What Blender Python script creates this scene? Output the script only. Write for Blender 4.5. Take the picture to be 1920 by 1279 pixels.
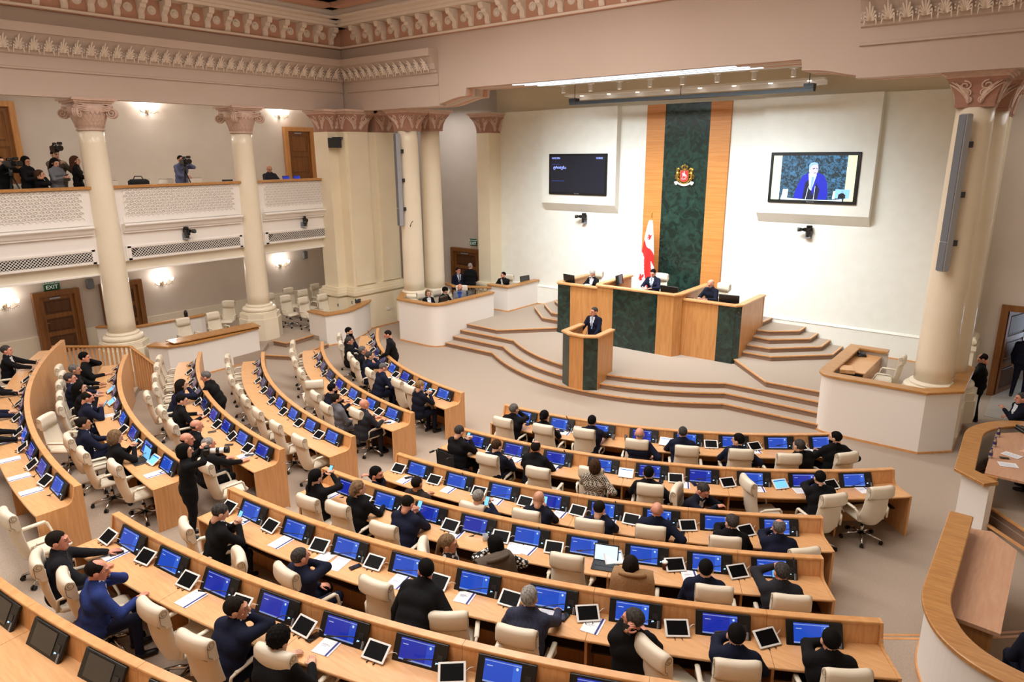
import bpy, math, random
import numpy as np
from mathutils import Vector, Matrix
random.seed(7)
sc = bpy.context.scene
for o in list(bpy.data.objects): bpy.data.objects.remove(o)
COL = sc.collection
PI = math.pi
R_ = math.radians

# ------------------------------------------------------------------ camera
cam_d = bpy.data.cameras.new('camera')
cam_d.lens = 24.351; cam_d.sensor_width = 36.0; cam_d.sensor_fit = 'HORIZONTAL'
cam_d.clip_start = .05; cam_d.clip_end = 200
cam = bpy.data.objects.new('camera', cam_d); COL.objects.link(cam); sc.camera = cam
_yaw, _pit, _rol = R_(38.696), R_(15.1206), R_(.3943)
_f = Vector((-math.sin(_yaw)*math.cos(_pit), math.cos(_yaw)*math.cos(_pit), -math.sin(_pit)))
_r = Vector((math.cos(_yaw), math.sin(_yaw), 0)); _d = _f.cross(_r)
_r2 = _r*math.cos(_rol) + _d*math.sin(_rol); _d2 = _d*math.cos(_rol) - _r*math.sin(_rol)
_m = Matrix((_r2, -_d2, -_f)).transposed().to_4x4(); _m.translation = (0, 0, 6.5)
cam.matrix_world = _m

# ------------------------------------------------------------------ view, world, lights
vs = sc.view_settings
vs.view_transform = 'Standard'; vs.look = 'None'; vs.gamma = 1.0; vs.use_curve_mapping = False
vs.exposure = 0.0
sc.cycles.use_denoising = True
sc.cycles.max_bounces = 5; sc.cycles.diffuse_bounces = 4; sc.cycles.glossy_bounces = 2
sc.cycles.transmission_bounces = 4; sc.cycles.sample_clamp_indirect = 4.0
sc.cycles.caustics_reflective = False; sc.cycles.caustics_refractive = False
w = bpy.data.worlds.new('world'); sc.world = w; w.use_nodes = True
w.node_tree.nodes['Background'].inputs[0].default_value = (1, .95, .9, 1)
w.node_tree.nodes['Background'].inputs[1].default_value = .12
def lamp(name, kind, loc, power, color, rot=(0, 0, 0), **kw):
    d = bpy.data.lights.new(name, kind); d.energy = power; d.color = color
    for k, v in kw.items(): setattr(d, k, v)
    o = bpy.data.objects.new(name, d); COL.objects.link(o); o.location = loc; o.rotation_euler = rot
    return o
# the laylight of the hall: three wide ceiling panels over the benches
for yy in (1.5, 7.0, 12.5):
    lamp('ceiling_light_panel', 'AREA', (-10.3, yy, 11.35), 640, (1, .955, .905), shape='RECTANGLE', size=14.5, size_y=2.6, spread=R_(150))
for yy in (0., 6.2, 12.4):                         # added fill lamps, unseen, that brighten the ceiling and cornice
    lamp('ceiling_fill_light', 'POINT', (-10.3, yy, 10.55), 170, (1, .95, .89), shadow_soft_size=.6)
# the stage: bright, neutral luminaire bank above the rostrum
lamp('stage_light_bank', 'AREA', (-10.3, 17.45, 8.44), 500, (.86, .95, 1), rot=(R_(43), 0, 0), shape='RECTANGLE', size=9.0, size_y=.6, spread=R_(95))
lamp('stage_wash_light', 'AREA', (-10.3, 18.0, 8.44), 320, (.88, .955, 1), rot=(R_(6), 0, 0), shape='RECTANGLE', size=9.0, size_y=.3, spread=R_(130))

for (lx, ly, lz, sx, sy, pw) in ((-23.5, 6.0, 8.55, 1.2, 22, 150), (-23.5, 6.0, 3.14, 1.2, 22, 55), (-21.3, 20.9, 8.3, 2.5, 2.5, 70), (1.0, 20.3, 8.3, 3.0, 2.5, 60)):   # unseen fill lights added to brighten the galleries and recesses
    lamp('gallery_fill_light', 'AREA', (lx, ly, lz), pw, (1, .95, .925), shape='RECTANGLE', size=sx, size_y=sy)

# ------------------------------------------------------------------ materials
MATS = {}
def srgb(r, g, b):
    f = lambda c: (c/255/12.92) if c/255 <= .04045 else ((c/255+.055)/1.055)**2.4
    return (f(r), f(g), f(b), 1)
def mat(name, col, rough=.5, metal=0., spec=.5, noise=None, bump=None, emit=None, coat=0., trans=0.):
    """noise=(scale, colour2, (stretch), detail); bump=(scale, strength)"""
    if name in MATS: return MATS[name]
    m = bpy.data.materials.new(name); m.use_nodes = True; nt = m.node_tree
    b = nt.nodes['Principled BSDF']
    c = srgb(*col) if max(col[:3]) > 1.01 else (*col[:3], 1)
    b.inputs['Base Color'].default_value = c
    b.inputs['Roughness'].default_value = rough; b.inputs['Metallic'].default_value = metal
    b.inputs['Specular IOR Level'].default_value = spec
    if coat: b.inputs['Coat Weight'].default_value = coat; b.inputs['Coat Roughness'].default_value = .15
    if trans: b.inputs['Transmission Weight'].default_value = trans
    if emit: b.inputs['Emission Color'].default_value = c; b.inputs['Emission Strength'].default_value = emit
    tc = None
    if noise or bump:
        tc = nt.nodes.new('ShaderNodeTexCoord')
    if noise:
        mp = nt.nodes.new('ShaderNodeMapping'); mp.inputs['Scale'].default_value = noise[2] if len(noise) > 2 else (1, 1, 1)
        n = nt.nodes.new('ShaderNodeTexNoise'); n.inputs['Scale'].default_value = noise[0]
        n.inputs['Detail'].default_value = noise[3] if len(noise) > 3 else 4
        n.inputs['Distortion'].default_value = noise[4] if len(noise) > 4 else 0
        cr = nt.nodes.new('ShaderNodeValToRGB')
        lo, hi = noise[5] if len(noise) > 5 else (.35, .65)
        cr.color_ramp.elements[0].position = lo; cr.color_ramp.elements[1].position = hi
        cr.color_ramp.elements[0].color = srgb(*noise[1]); cr.color_ramp.elements[1].color = c
        nt.links.new(tc.outputs['Object'], mp.inputs[0]); nt.links.new(mp.outputs[0], n.inputs[0])
        nt.links.new(n.outputs[0], cr.inputs[0]); nt.links.new(cr.outputs[0], b.inputs['Base Color'])
    if bump:
        n2 = nt.nodes.new('ShaderNodeTexNoise'); n2.inputs['Scale'].default_value = bump[0]; n2.inputs['Detail'].default_value = 3
        bp = nt.nodes.new('ShaderNodeBump'); bp.inputs['Strength'].default_value = bump[1]; bp.inputs['Distance'].default_value = .01
        nt.links.new(tc.outputs['Object'], n2.inputs[0]); nt.links.new(n2.outputs[0], bp.inputs['Height']); nt.links.new(bp.outputs[0], b.inputs['Normal'])
    MATS[name] = m
    return m
mat('wall', (236, 227, 208), .75, noise=(.6, (230, 220, 200)), bump=(60, .05))
mat('wall_white', (240, 235, 230), .75, bump=(60, .05))
mat('wall_upper', (200, 181, 168), .8, noise=(.4, (195, 176, 163)), bump=(70, .06))
mat('wall_stage', (240, 240, 232), .7, noise=(3, (236, 236, 227)), bump=(80, .05))
mat('wall_gallery', (218, 207, 196), .8, noise=(1.2, (212, 201, 190)), bump=(90, .08))
mat('plaster_grey', (196, 178, 162), .8, bump=(60, .06))
mat('ornament', (232, 218, 204), .75)
mat('ornament_pink', (196, 150, 126), .8)
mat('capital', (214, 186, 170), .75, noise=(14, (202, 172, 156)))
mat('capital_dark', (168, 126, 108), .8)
mat('column', (242, 231, 210), .28, coat=.25, noise=(1.5, (238, 226, 203)))
mat('pilaster', (238, 226, 200), .45, noise=(1.2, (234, 221, 194)))
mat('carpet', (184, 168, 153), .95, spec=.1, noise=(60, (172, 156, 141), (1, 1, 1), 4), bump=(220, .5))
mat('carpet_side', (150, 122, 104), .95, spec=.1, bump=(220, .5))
WG = (1, 1, 14)
mat('wood', (226, 172, 118), .36, noise=(3.2, (212, 155, 100), (9, 9, .7), 5, .4), coat=.2)
mat('wood_top', (226, 174, 122), .34, noise=(2.5, (214, 160, 107), (1.2, 12, 1), 5, .4), coat=.25)
mat('wood_cap', (222, 166, 110), .34, noise=(4, (208, 150, 94), (2, 2, 2), 5), coat=.25)
mat('oak', (196, 143, 82), .35, noise=(2.2, (172, 118, 62), (1, 9, 9), 6, 1.5), coat=.2)
mat('oak_v', (208, 150, 90), .38, noise=(2.0, (192, 132, 74), (9, 9, .8), 6, .6), coat=.2)
mat('oak_panel', (206, 140, 76), .4, noise=(1.6, (190, 122, 60), (.5, .5, 14), 6, .6))
mat('table_red', (205, 160, 128), .4, noise=(2.2, (196, 148, 116), (8, 1, 1), 6, .6))
mat('wood_door', (140, 90, 42), .4, noise=(2, (118, 72, 30), (9, 9, .7), 6, .6), coat=.15)
mat('wood_door_dark', (96, 58, 26), .45, noise=(2, (80, 46, 18), (9, 9, .7), 6, .6))
mat('marble', (42, 70, 62), .22, noise=(3.4, (17, 36, 31), (1, 1, 1), 14, 1.6, (.40, .74)), coat=.3)
mat('leather', (232, 222, 204), .42, noise=(3, (225, 214, 194)), bump=(90, .12))
mat('leather_seam', (150, 136, 114), .6)
mat('chrome', (205, 205, 205), .18, 1.)
mat('steel_dark', (70, 70, 74), .35, .8)
mat('black', (14, 14, 16), .4)
mat('black_gloss', (8, 8, 10), .12, coat=.4)
mat('tablet_glass', (8, 8, 10), .45, spec=.08)
mat('black_cloth', (20, 20, 22), .9)
mat('white_plastic', (236, 236, 234), .3)
mat('grey_plastic', (120, 122, 126), .5)
mat('paper', (238, 238, 242), .8)
mat('print_grey', (170, 172, 190), .8)
mat('print_navy', (44, 46, 130), .6)
mat('glass_dark', (30, 26, 22), .06, coat=.5)
mat('silver', (168, 172, 182), .4, .3)
mat('mesh_grey', (110, 114, 122), .6)
mat('gold', (205, 165, 80), .3, .9)
mat('red', (206, 40, 38), .6)
mat('flag_white', (240, 240, 240), .7)
mat('crest_white', (225, 225, 222), .5)
mat('ceramic', (186, 190, 198), .25)
mat('clear', (235, 240, 245), .05, trans=.9)
mat('label_blue', (60, 50, 110), .4)
mat('green_sign', (24, 84, 56), .5)
mat('sign_white', (225, 240, 228), .6, emit=.25)
mat('vent_dark', (34, 30, 28), .8)
mat('bulb', (255, 240, 225), .5, emit=4)
mat('brass', (150, 130, 100), .3, .8)
mat('lightstrip', (215, 235, 248), .5, emit=1.3)
mat('stone_floor', (190, 184, 174), .35, noise=(2, (176, 170, 160)))
mat('daylight', (215, 232, 255), .5, emit=3.5)

# ------------------------------------------------------------------ mesh helper
class MB:
    def __init__(s): s.v = []; s.f = []; s.m = []; s.sm = []
    def add(s, vs, fs, m=0, smooth=False):
        n = len(s.v); s.v += [tuple(p) for p in vs]
        s.f += [tuple(i+n for i in f) for f in fs]; s.m += [m]*len(fs); s.sm += [smooth]*len(fs)
    def box(s, c, d, rot=None, m=0):
        x, y, z = d[0]/2, d[1]/2, d[2]/2
        P = [Vector(p) for p in ((-x,-y,-z),(x,-y,-z),(x,y,-z),(-x,y,-z),(-x,-y,z),(x,-y,z),(x,y,z),(-x,y,z))]
        if rot is not None: P = [rot @ p for p in P]
        P = [p+Vector(c) for p in P]
        s.add(P, [(3,2,1,0),(4,5,6,7),(0,1,5,4),(1,2,6,5),(2,3,7,6),(3,0,4,7)], m)
    def bx(s, x0, x1, y0, y1, z0, z1, m=0): s.box(((x0+x1)/2,(y0+y1)/2,(z0+z1)/2), (abs(x1-x0),abs(y1-y0),abs(z1-z0)), None, m)
    def rbox(s, c, d, b=.01, rot=None, m=0, smooth=False):      # chamfered box
        x, y, z = d[0]/2, d[1]/2, d[2]/2; b = min(b, x*.9, y*.9, z*.9)
        # simple: 4 rings of chamfered rectangles
        rings = []
        for zz, k in ((-z, b), (-z+b, 0), (z-b, 0), (z, b)):
            X, Y = x-k, y-k; c2 = b
            rings.append([(-X+c2,-Y,zz),(X-c2,-Y,zz),(X,-Y+c2,zz),(X,Y-c2,zz),(X-c2,Y,zz),(-X+c2,Y,zz),(-X,Y-c2,zz),(-X,-Y+c2,zz)])
        V = [Vector(p) for r in rings for p in r]
        if rot is not None: V = [rot @ p for p in V]
        V = [p+Vector(c) for p in V]
        F = [tuple(range(7,-1,-1)), tuple(range(24,32))]
        for r in range(3):
            for i in range(8): j = (i+1) % 8; F.append((r*8+i, r*8+j, r*8+8+j, r*8+8+i))
        s.add(V, F, m, smooth)
    def prism(s, poly, z0, z1, m=0, mtop=None, mside=None):   # poly ccw in xy
        n = len(poly)
        a = sum(poly[i][0]*poly[(i+1)%n][1]-poly[(i+1)%n][0]*poly[i][1] for i in range(n))
        if a < 0: poly = poly[::-1]
        V = [(x, y, z0) for x, y in poly] + [(x, y, z1) for x, y in poly]
        s.add(V, [tuple(range(n-1, -1, -1))], m); k = len(s.v)-2*n
        s.f.append(tuple(range(k+n, k+2*n))); s.m.append(m if mtop is None else mtop); s.sm.append(False)
        for i in range(n):
            j = (i+1) % n; s.f.append((k+i, k+j, k+n+j, k+n+i)); s.m.append(m if mside is None else mside); s.sm.append(False)
    def extr(s, prof, axis, a0, a1, m=0):   # profile of 2d points extruded along axis 'x' (prof=(y,z)) or 'y' (prof=(x,z))
        n = len(prof)
        mk = (lambda p, a: (a, p[0], p[1])) if axis == 'x' else (lambda p, a: (p[0], a, p[1]))
        V = [mk(p, a0) for p in prof]+[mk(p, a1) for p in prof]
        F = [tuple(range(n)), tuple(range(2*n-1, n-1, -1))]+[((i+1)%n, i, n+i, n+(i+1)%n) for i in range(n)]
        s.add(V, F, m)
    def lathe(s, prof, n=24, c=(0,0,0), m=0, smooth=True, caps=True):
        V = []; F = []
        for r, z in prof:
            for i in range(n): a = 2*PI*i/n; V.append((c[0]+r*math.cos(a), c[1]+r*math.sin(a), c[2]+z))
        for k in range(len(prof)-1):
            for i in range(n): j = (i+1)%n; F.append((k*n+i, k*n+j, (k+1)*n+j, (k+1)*n+i))
        s.add(V, F, m, smooth)
        if caps:
            b = len(s.v)-len(V)
            s.f.append(tuple(b+i for i in range(n-1,-1,-1))); s.m.append(m); s.sm.append(False)
            b += (len(prof)-1)*n; s.f.append(tuple(b+i for i in range(n))); s.m.append(m); s.sm.append(False)
    def tube(s, pts, r, n=6, m=0, smooth=True, caps=True):
        P = [Vector(p) for p in pts]; rr = r if isinstance(r, (list, tuple)) else [r]*len(P)
        V = []; F = []; up = Vector((0,0,1)); prev = None
        for i, p in enumerate(P):
            d = (P[min(i+1,len(P)-1)]-P[max(i-1,0)]).normalized()
            if prev is None:
                u = d.cross(up if abs(d.z) < .95 else Vector((1,0,0))).normalized()
            else: u = (prev-d*prev.dot(d)).normalized()
            prev = u; w_ = d.cross(u)
            for k in range(n): a = 2*PI*k/n; V.append(p+(u*math.cos(a)+w_*math.sin(a))*rr[i])
        for i in range(len(P)-1):
            for k in range(n): j = (k+1)%n; F.append((i*n+k, i*n+j, (i+1)*n+j, (i+1)*n+k))
        s.add(V, F, m, smooth)
        if caps:
            b = len(s.v)-len(V); L = (len(P)-1)*n
            s.f.append(tuple(b+i for i in range(n-1,-1,-1))); s.m.append(m); s.sm.append(False)
            s.f.append(tuple(b+L+i for i in range(n))); s.m.append(m); s.sm.append(False)
    def ball(s, c, r, n=12, k=8, m=0):
        r = r if isinstance(r, (tuple, list)) else (r, r, r); V = []; F = []
        for i in range(k+1):
            t = PI*i/k
            for j in range(n): a = 2*PI*j/n; V.append((c[0]+r[0]*math.sin(t)*math.cos(a), c[1]+r[1]*math.sin(t)*math.sin(a), c[2]-r[2]*math.cos(t)))
        for i in range(k):
            for j in range(n): q = (j+1)%n; F.append((i*n+j, i*n+q, (i+1)*n+q, (i+1)*n+j))
        s.add(V, F, m, True)
    def arc(s, C, prof, a0, a1, n, z=0, m=0, mats=None, caps=True):     # profile (r,z) ccw swept about C from angle a0 to a1 (deg)
        k = len(prof); V = []; F = []; mm = []
        for i in range(n+1):
            a = R_(a0+(a1-a0)*i/n); ca, sa = math.cos(a), math.sin(a)
            for r, h in prof: V.append((C[0]+r*ca, C[1]+r*sa, z+h))
        for i in range(n):
            for j in range(k): q = (j+1)%k; F.append((i*k+j, i*k+q, (i+1)*k+q, (i+1)*k+j)); mm.append(m if mats is None else mats[j])
        base = len(s.v); s.add(V, F, 0); s.m[-len(F):] = mm
        if caps:
            s.f.append(tuple(base+i for i in range(k-1,-1,-1))); s.m.append(m); s.sm.append(False)
            s.f.append(tuple(base+n*k+i for i in range(k))); s.m.append(m); s.sm.append(False)
    def mesh(s, name, mats):
        me = bpy.data.meshes.new(name); me.from_pydata([tuple(p) for p in s.v], [], s.f)
        for mm in (mats if isinstance(mats, (list, tuple)) else [mats]): me.materials.append(MATS[mm] if isinstance(mm, str) else mm)
        if any(s.m): me.polygons.foreach_set('material_index', s.m)
        if any(s.sm): me.polygons.foreach_set('use_smooth', s.sm)
        me.update(); return me
    def build(s, name, mats, parent=None, loc=None, rot=None):
        return put(name, s.mesh(name, mats), parent, loc, rot)
def put(name, me, parent=None, loc=None, rot=None):
    o = bpy.data.objects.new(name, me); COL.objects.link(o)
    if parent is not None: o.parent = parent
    if loc is not None: o.location = loc
    if rot is not None: o.rotation_euler = rot
    return o
def fixn(o):
    import bmesh
    b = bmesh.new(); b.from_mesh(o.data); bmesh.ops.recalc_face_normals(b, faces=b.faces); b.to_mesh(o.data); b.free(); return o
def empty(name, loc=(0,0,0), rz=0.):
    o = bpy.data.objects.new(name, None); COL.objects.link(o); o.location = loc; o.rotation_euler = (0,0,rz)
    o.empty_display_size = .1; return o
def tag(o, label=None, cat=None, group=None, kind=None):
    if label: o['label'] = label
    if cat: o['category'] = cat
    if group: o['group'] = group
    if kind: o['kind'] = kind
    return o
def struct(o, label=None): o['kind'] = 'structure'; 
def S(name, mb, mats, label=None):
    o = mb.build(name, mats); o['kind'] = 'structure'
    if label: o['label'] = label
    return o
def copy_tree(o, parent=None):
    c = o.copy(); COL.objects.link(c); c.parent = parent
    for ch in list(o.children): copy_tree(ch, c)
    return c
def text(name, body, size, material, parent=None, loc=(0,0,0), rot=(0,0,0), align='CENTER', depth=.0015):
    cu = bpy.data.curves.new(name, 'FONT'); cu.body = body; cu.size = size; cu.align_x = align; cu.align_y = 'CENTER'; cu.extrude = depth; cu.resolution_u = 2
    o = bpy.data.objects.new(name, cu); COL.objects.link(o)
    dg = bpy.context.evaluated_depsgraph_get(); me = bpy.data.meshes.new_from_object(o.evaluated_get(dg))
    bpy.data.objects.remove(o); me.materials.clear(); me.materials.append(MATS[material])
    return put(name, me, parent, loc, rot)
ORD = ['first','second','third','fourth','fifth','sixth','seventh','eighth','ninth','tenth','eleventh','twelfth']
X0 = -10.33                       # axis of the hall
CX, CY = -10.0, 21.46             # centre of the bench arcs
ROWS = dict(A=10.0, B=11.65, C=13.3, D=14.9, E=16.57, F=18.2, G=19.87)
LEV = dict(A=0, B=0, C=0, D=.28, E=.56, F=.84, G=1.12)
# ================================================================== THE SHELL
YB = 22.3                         # stage back wall
# ---- floors
b = MB(); b.bx(-25.6, 5.2, -6.2, 24.5, -.3, 0); floor = S('floor', b, 'carpet', 'beige carpet of the chamber floor')
def arcpts(r, a0, a1, n): return [(CX+r*math.cos(R_(a0+(a1-a0)*i/n)), CY+r*math.sin(R_(a0+(a1-a0)*i/n))) for i in range(n+1)]
def terrace(r, z0, z1, name):
    aL = -math.degrees(math.acos(-9.25/r)); aR = -math.degrees(math.acos(min(.97, 14.9/r)))
    P = arcpts(r, aL, aR, 48)
    P += [(4.9, P[-1][1]), (4.9, -6.1), (-19.25, -6.1)]
    b = MB(); b.prism(P, z0, z1); o = b.build(name, 'carpet', floor); return o
for k in 'DEFG':
    z = LEV[k]; terrace(ROWS[k]+.05, z-.28, z-.14, 'terrace_step'); terrace(ROWS[k]+.30, z-.14, z, 'terrace')
# wooden nosing strips of the two steps in the right aisle
for r, z in ((ROWS['D']+.05, .14), (ROWS['D']+.30, .28)):
    b = MB(); b.arc((CX, CY), [(r-.012, z-.03), (r+.03, z-.03), (r+.03, z+.004), (r-.012, z+.004)], -56.2, -40, 16); b.build('step_nosing', 'wood_cap', floor)

# ---- gallery floors, steps beside the second column
b = MB(); b.prism([(-25.4, -6), (-20.25, -6), (-19.3, 7.2), (-20.1, 9.2), (-20.2, 12.05), (-20.9, 12.7), (-20.9, 14.2), (-19.75, 14.35), (-20.6, 17.05), (-25.4, 18.6)], 0, .3); b.build('gallery_floor', 'carpet', floor)
def step(poly, z0, z1, nos, parent, name='step', msides=1):
    """carpeted step: poly ccw; nos = open polyline of its front edge carrying a wooden nosing"""
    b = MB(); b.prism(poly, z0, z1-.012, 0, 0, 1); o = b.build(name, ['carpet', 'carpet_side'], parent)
    n = MB()
    for (x0, y0), (x1, y1) in zip(nos, nos[1:]):
        d = Vector((x1-x0, y1-y0, 0)); L = d.length; d.normalize(); q = Vector((-d.y, d.x, 0))
        a = math.atan2(d.y, d.x); c = (Vector((x0, y0, 0))+Vector((x1, y1, 0)))/2
        n.box((c.x, c.y, z1-.014), (L+.02, .05, .032), Matrix.Rotation(a, 3, 'Z'))
    n.build('nosing', 'wood_cap', o)
    f = MB(); f.prism(poly, z1-.0125, z1); f.build('tread', 'carpet', o)
    return o
step([(-20.35, 11.95), (-19.15, 12.55), (-19.6, 14.2), (-21.2, 14.3), (-21.2, 12.0)], 0, .15, [(-20.35, 11.95), (-19.15, 12.55), (-19.6, 14.2)], floor)
step([(-21.0, 12.9), (-20.3, 13.0), (-20.5, 14.25), (-21.5, 14.3)], .15, .32, [(-21.0, 12.9), (-20.3, 13.0), (-20.5, 14.25)], floor)

# ---- stage platform: three bulging steps
def front(yst, sag, n=26):
    h = 3.95-(yst-16.8)*.35
    P = [(X0+h*(-1+2*i/n), 0) for i in range(n+1)]
    return [(X0-6.1, yst)] + [(x, yst-sag*(1-((x-X0)/h)**2)) for x, _ in P] + [(X0+6.35, yst)]
plat = S('stage_platform', (lambda b: (b.prism([(X0-8.3, 17.9), (X0+8.3, 17.9), (X0+8.3, 22.4), (X0-8.3, 22.4)], 0, .10), b)[1])(MB()), 'carpet', 'carpeted stage platform')
for i, (yst, sag) in enumerate(((16.8, 1.4), (17.2, 1.4), (17.58, 1.36))):
    fr = front(yst, sag); step(fr+[(X0+6.35, 22.3), (X0-6.1, 22.3)], .15*i, .15*(i+1), fr, plat)
for s in (-1, 1):                                   # side wings at .60
    q = [(X0+s*6.2, 17.95), (X0+s*4.65, 17.9), (X0+s*3.2, 19.42)]
    poly = q+[(X0+s*3.2, 22.3), (X0+s*8.3, 22.3), (X0+s*8.3, 17.95)]
    step(poly, .45, .60, q, plat)
    ss = [(3.3, 19.83, 4.12, 19.83, 5.46, 21.13, 22.25, .75), (3.3, 20.15, 3.96, 20.17, 5.09, 21.26, 22.25, .9),
          (3.3, 20.66, 3.78, 20.6, 4.71, 21.42, 22.25, 1.05), (3.3, 20.96, 3.63, 21.0, 4.33, 21.6, 22.25, 1.2), (3.2, 21.3, 3.25, 21.5, 3.27, 22.0, 22.25, 1.35)]
    for (xa, ya, xb, yb, xc, yc, yd, z) in ss:       # five angular steps up to the rostrum
        q = [(X0+s*xa, ya), (X0+s*xb, yb), (X0+s*xc, yc), (X0+s*xc, yd)]
        step(q+[(X0+s*3.0, yd), (X0+s*3.0, ya)], z-.15, z, q, plat)
b = MB(); b.bx(X0-3.15, X0+3.15, 19.6, 22.3, .45, 1.35); b.build('rostrum_floor', 'carpet', plat)

# ---- stage back wall with its low dado and the set-back strip above
b = MB(); b.bx(-18.75, -1.95, YB, YB+.25, .0, 8.08); wall_back = S('wall_back', b, 'wall_stage', 'pale stage wall behind the rostrum')
b = MB(); b.bx(-18.75, -1.95, YB+.24, YB+.5, 8.0, 9.4); b.build('upper_strip', 'wall', wall_back)
b = MB(); b.bx(-18.72, -1.98, YB-.07, YB+.01, .6, 1.33); b.extr([(YB-.09, 1.33), (YB+.01, 1.33), (YB+.01, 1.385), (YB-.05, 1.385)], 'x', -18.72, -1.98); b.build('dado', 'wall_stage', wall_back)
b = MB(); b.bx(-18.72, X0-5.4, YB-.09, YB-.065, .6, .64); b.bx(X0+5.4, -1.98, YB-.09, YB-.065, .6, .64); b.build('skirting', 'wood_cap', wall_back)
b = MB(); b.bx(-19.6, -1.0, 18.1, 22.9, 9.0, 9.2); S('ceiling_stage', b, 'wall', 'ceiling over the stage')
# the recesses left and right of the stage with their doors
b = MB(); b.bx(-25.6, -18.7, 22.9, 23.1, 0, 9.2); S('wall_left_recess', b, 'wall_gallery', 'beige wall behind the paired columns on the left')
b = MB(); b.bx(-1.95, 5.2, 22.3, 22.5, 2.42, 9.2); b.bx(-1.95, -.98, 22.3, 22.5, 0, 2.42); b.bx(.45, 5.2, 22.3, 22.5, 0, 2.42); S('wall_right_recess', b, 'wall_gallery', 'beige wall with the open door on the right')
b = MB(); b.bx(-1.0, .5, 24.4, 24.5, 0, 2.6); b.bx(-1.1, -1.0, 22.5, 24.5, 0, 2.6); b.bx(.5, .6, 22.5, 24.5, 0, 2.6); S('wall_corridor', b, 'wall_gallery', 'corridor beyond the open door')
b = MB(); b.bx(-.95, 5.0, 20.3, 24.4, .0, .012); b.build('stone_threshold', 'stone_floor', floor)

# pilasters at the ends of the stage wall (shaft + base + capital)
def capital_square(parent, cx, cy, w, d, z0, z1, faces='xy', name='capital'):
    """basket capital: flared bell, abacus, a pair of leaves and scrollwork on each visible face"""
    h = z1-z0; ha = h*.2; b = MB(); zb = z1-ha
    rings = [(w/2, d/2, z0), (w/2+.01, d/2+.01, z0+.05), (w/2-.0, d/2-.0, z0+.06), (w/2+.03, d/2+.03, z0+h*.35), (w/2+.1, d/2+.1, z0+h*.62), (w/2+.2, d/2+.2, zb)]
    V = [(cx+sx*a, cy+sy*c, z) for a, c, z in rings for sx, sy in ((-1,-1),(1,-1),(1,1),(-1,1))]
    F = [(3,2,1,0), (20,21,22,23)]+[(r*4+i, r*4+(i+1)%4, r*4+4+(i+1)%4, r*4+4+i) for r in range(5) for i in range(4)]
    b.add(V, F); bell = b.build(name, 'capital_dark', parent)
    b = MB(); 
    for k, (e, za, zc) in enumerate(((.2, zb, zb+ha*.35), (.24, zb+ha*.35, zb+ha*.55), (.28, zb+ha*.55, z1))): b.bx(cx-w/2-e, cx+w/2+e, cy-d/2-e, cy+d/2+e, za, zc)
    b.build('abacus', 'capital', bell)
    prof = [(rg[2], rg[0]-w/2) for rg in rings]
    def off(z):
        for (za, oa), (zc, oc) in zip(prof, prof[1:]):
            if za <= z <= zc: return oa+(oc-oa)*(z-za)/max(1e-6, zc-za)
        return prof[-1][1]
    def face(u0, fn, half):
        lf = MB(); sc_ = MB()
        for s in (-1, 1):                         # leaf at each corner
            for k in range(6):
                t = k/5.; base = s*(half*.30); tipu = s*(half*(.38+.62*t)); tipz = z0+h*(.72-.30*abs(t-.75)); 
                pts = []
                for q in range(6):
                    a = q/5; z = z0+.07+(tipz-z0-.07)*a; u = base*(1-a**1.6)+tipu*a**1.6; pts.append(fn(u, off(z)+.012, z))
                lf.tube(pts, [.028*half/.4, .036*half/.4, .036*half/.4, .032*half/.4, .022*half/.4, .008], 5)
            for (uc, zc, rr) in ((.17, .66, .11), (.15, .44, .085), (.12, .22, .07)):     # three scrolls
                pts = []
                for q in range(15):
                    a = q/14*PI*2.7; r = rr*half/.4*(1-.75*q/14); z = z0+h*zc*.9+r*math.sin(a+PI*.5); u = s*(uc*half/.4+r*math.cos(a+PI*.5)*.9); pts.append(fn(u, off(min(max(z, z0), zb))+.01, z))
                sc_.tube(pts, .02*half/.4+.003, 5)
        lf.build('leaf', 'capital', bell); sc_.build('scroll', 'capital', bell)
    if 'y' in faces: face(cx, lambda u, o, z: (cx+u*(w/2+o)/(w/2), cy-d/2-o, z), w/2)
    if 'x' in faces: face(cy, lambda u, o, z: (cx+w/2+o, cy+u*(d/2+o)/(d/2), z), d/2)
    if 'X' in faces: face(cy, lambda u, o, z: (cx-w/2-o, cy+u*(d/2+o)/(d/2), z), d/2)
    return bell
def pilaster(cx, cy, w, d, zbase, faces, lab):
    b = MB(); b.bx(cx-w/2, cx+w/2, cy-d/2, cy+d/2, 0, 7.3); o = S('pilaster', b, 'pilaster', lab)
    b = MB()
    for e, za, zc in ((.10, 0, zbase), (.14, zbase, zbase+.12)): b.bx(cx-w/2-e, cx+w/2+e, cy-d/2-e, cy+d/2+e, za, zc)
    for i in range(8):
        t = i/8*PI; e = .05+.075*math.sin(t); z = zbase+.12+.22*i/8; b.bx(cx-w/2-e, cx+w/2+e, cy-d/2-e, cy+d/2+e, z, z+.0275)
    b.build('base', 'pilaster', o)
    capital_square(o, cx, cy, w-.02, d-.02, 7.3, 8.05, faces); return o
pilaster(-18.72, 22.1, .66, 1.0, 1.0, 'xy', 'cream pilaster at the left end of the stage wall')
pilaster(-1.9, 22.1, .66, 1.0, 1.35, 'xyX', 'cream pilaster at the right end of the stage wall')
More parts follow.
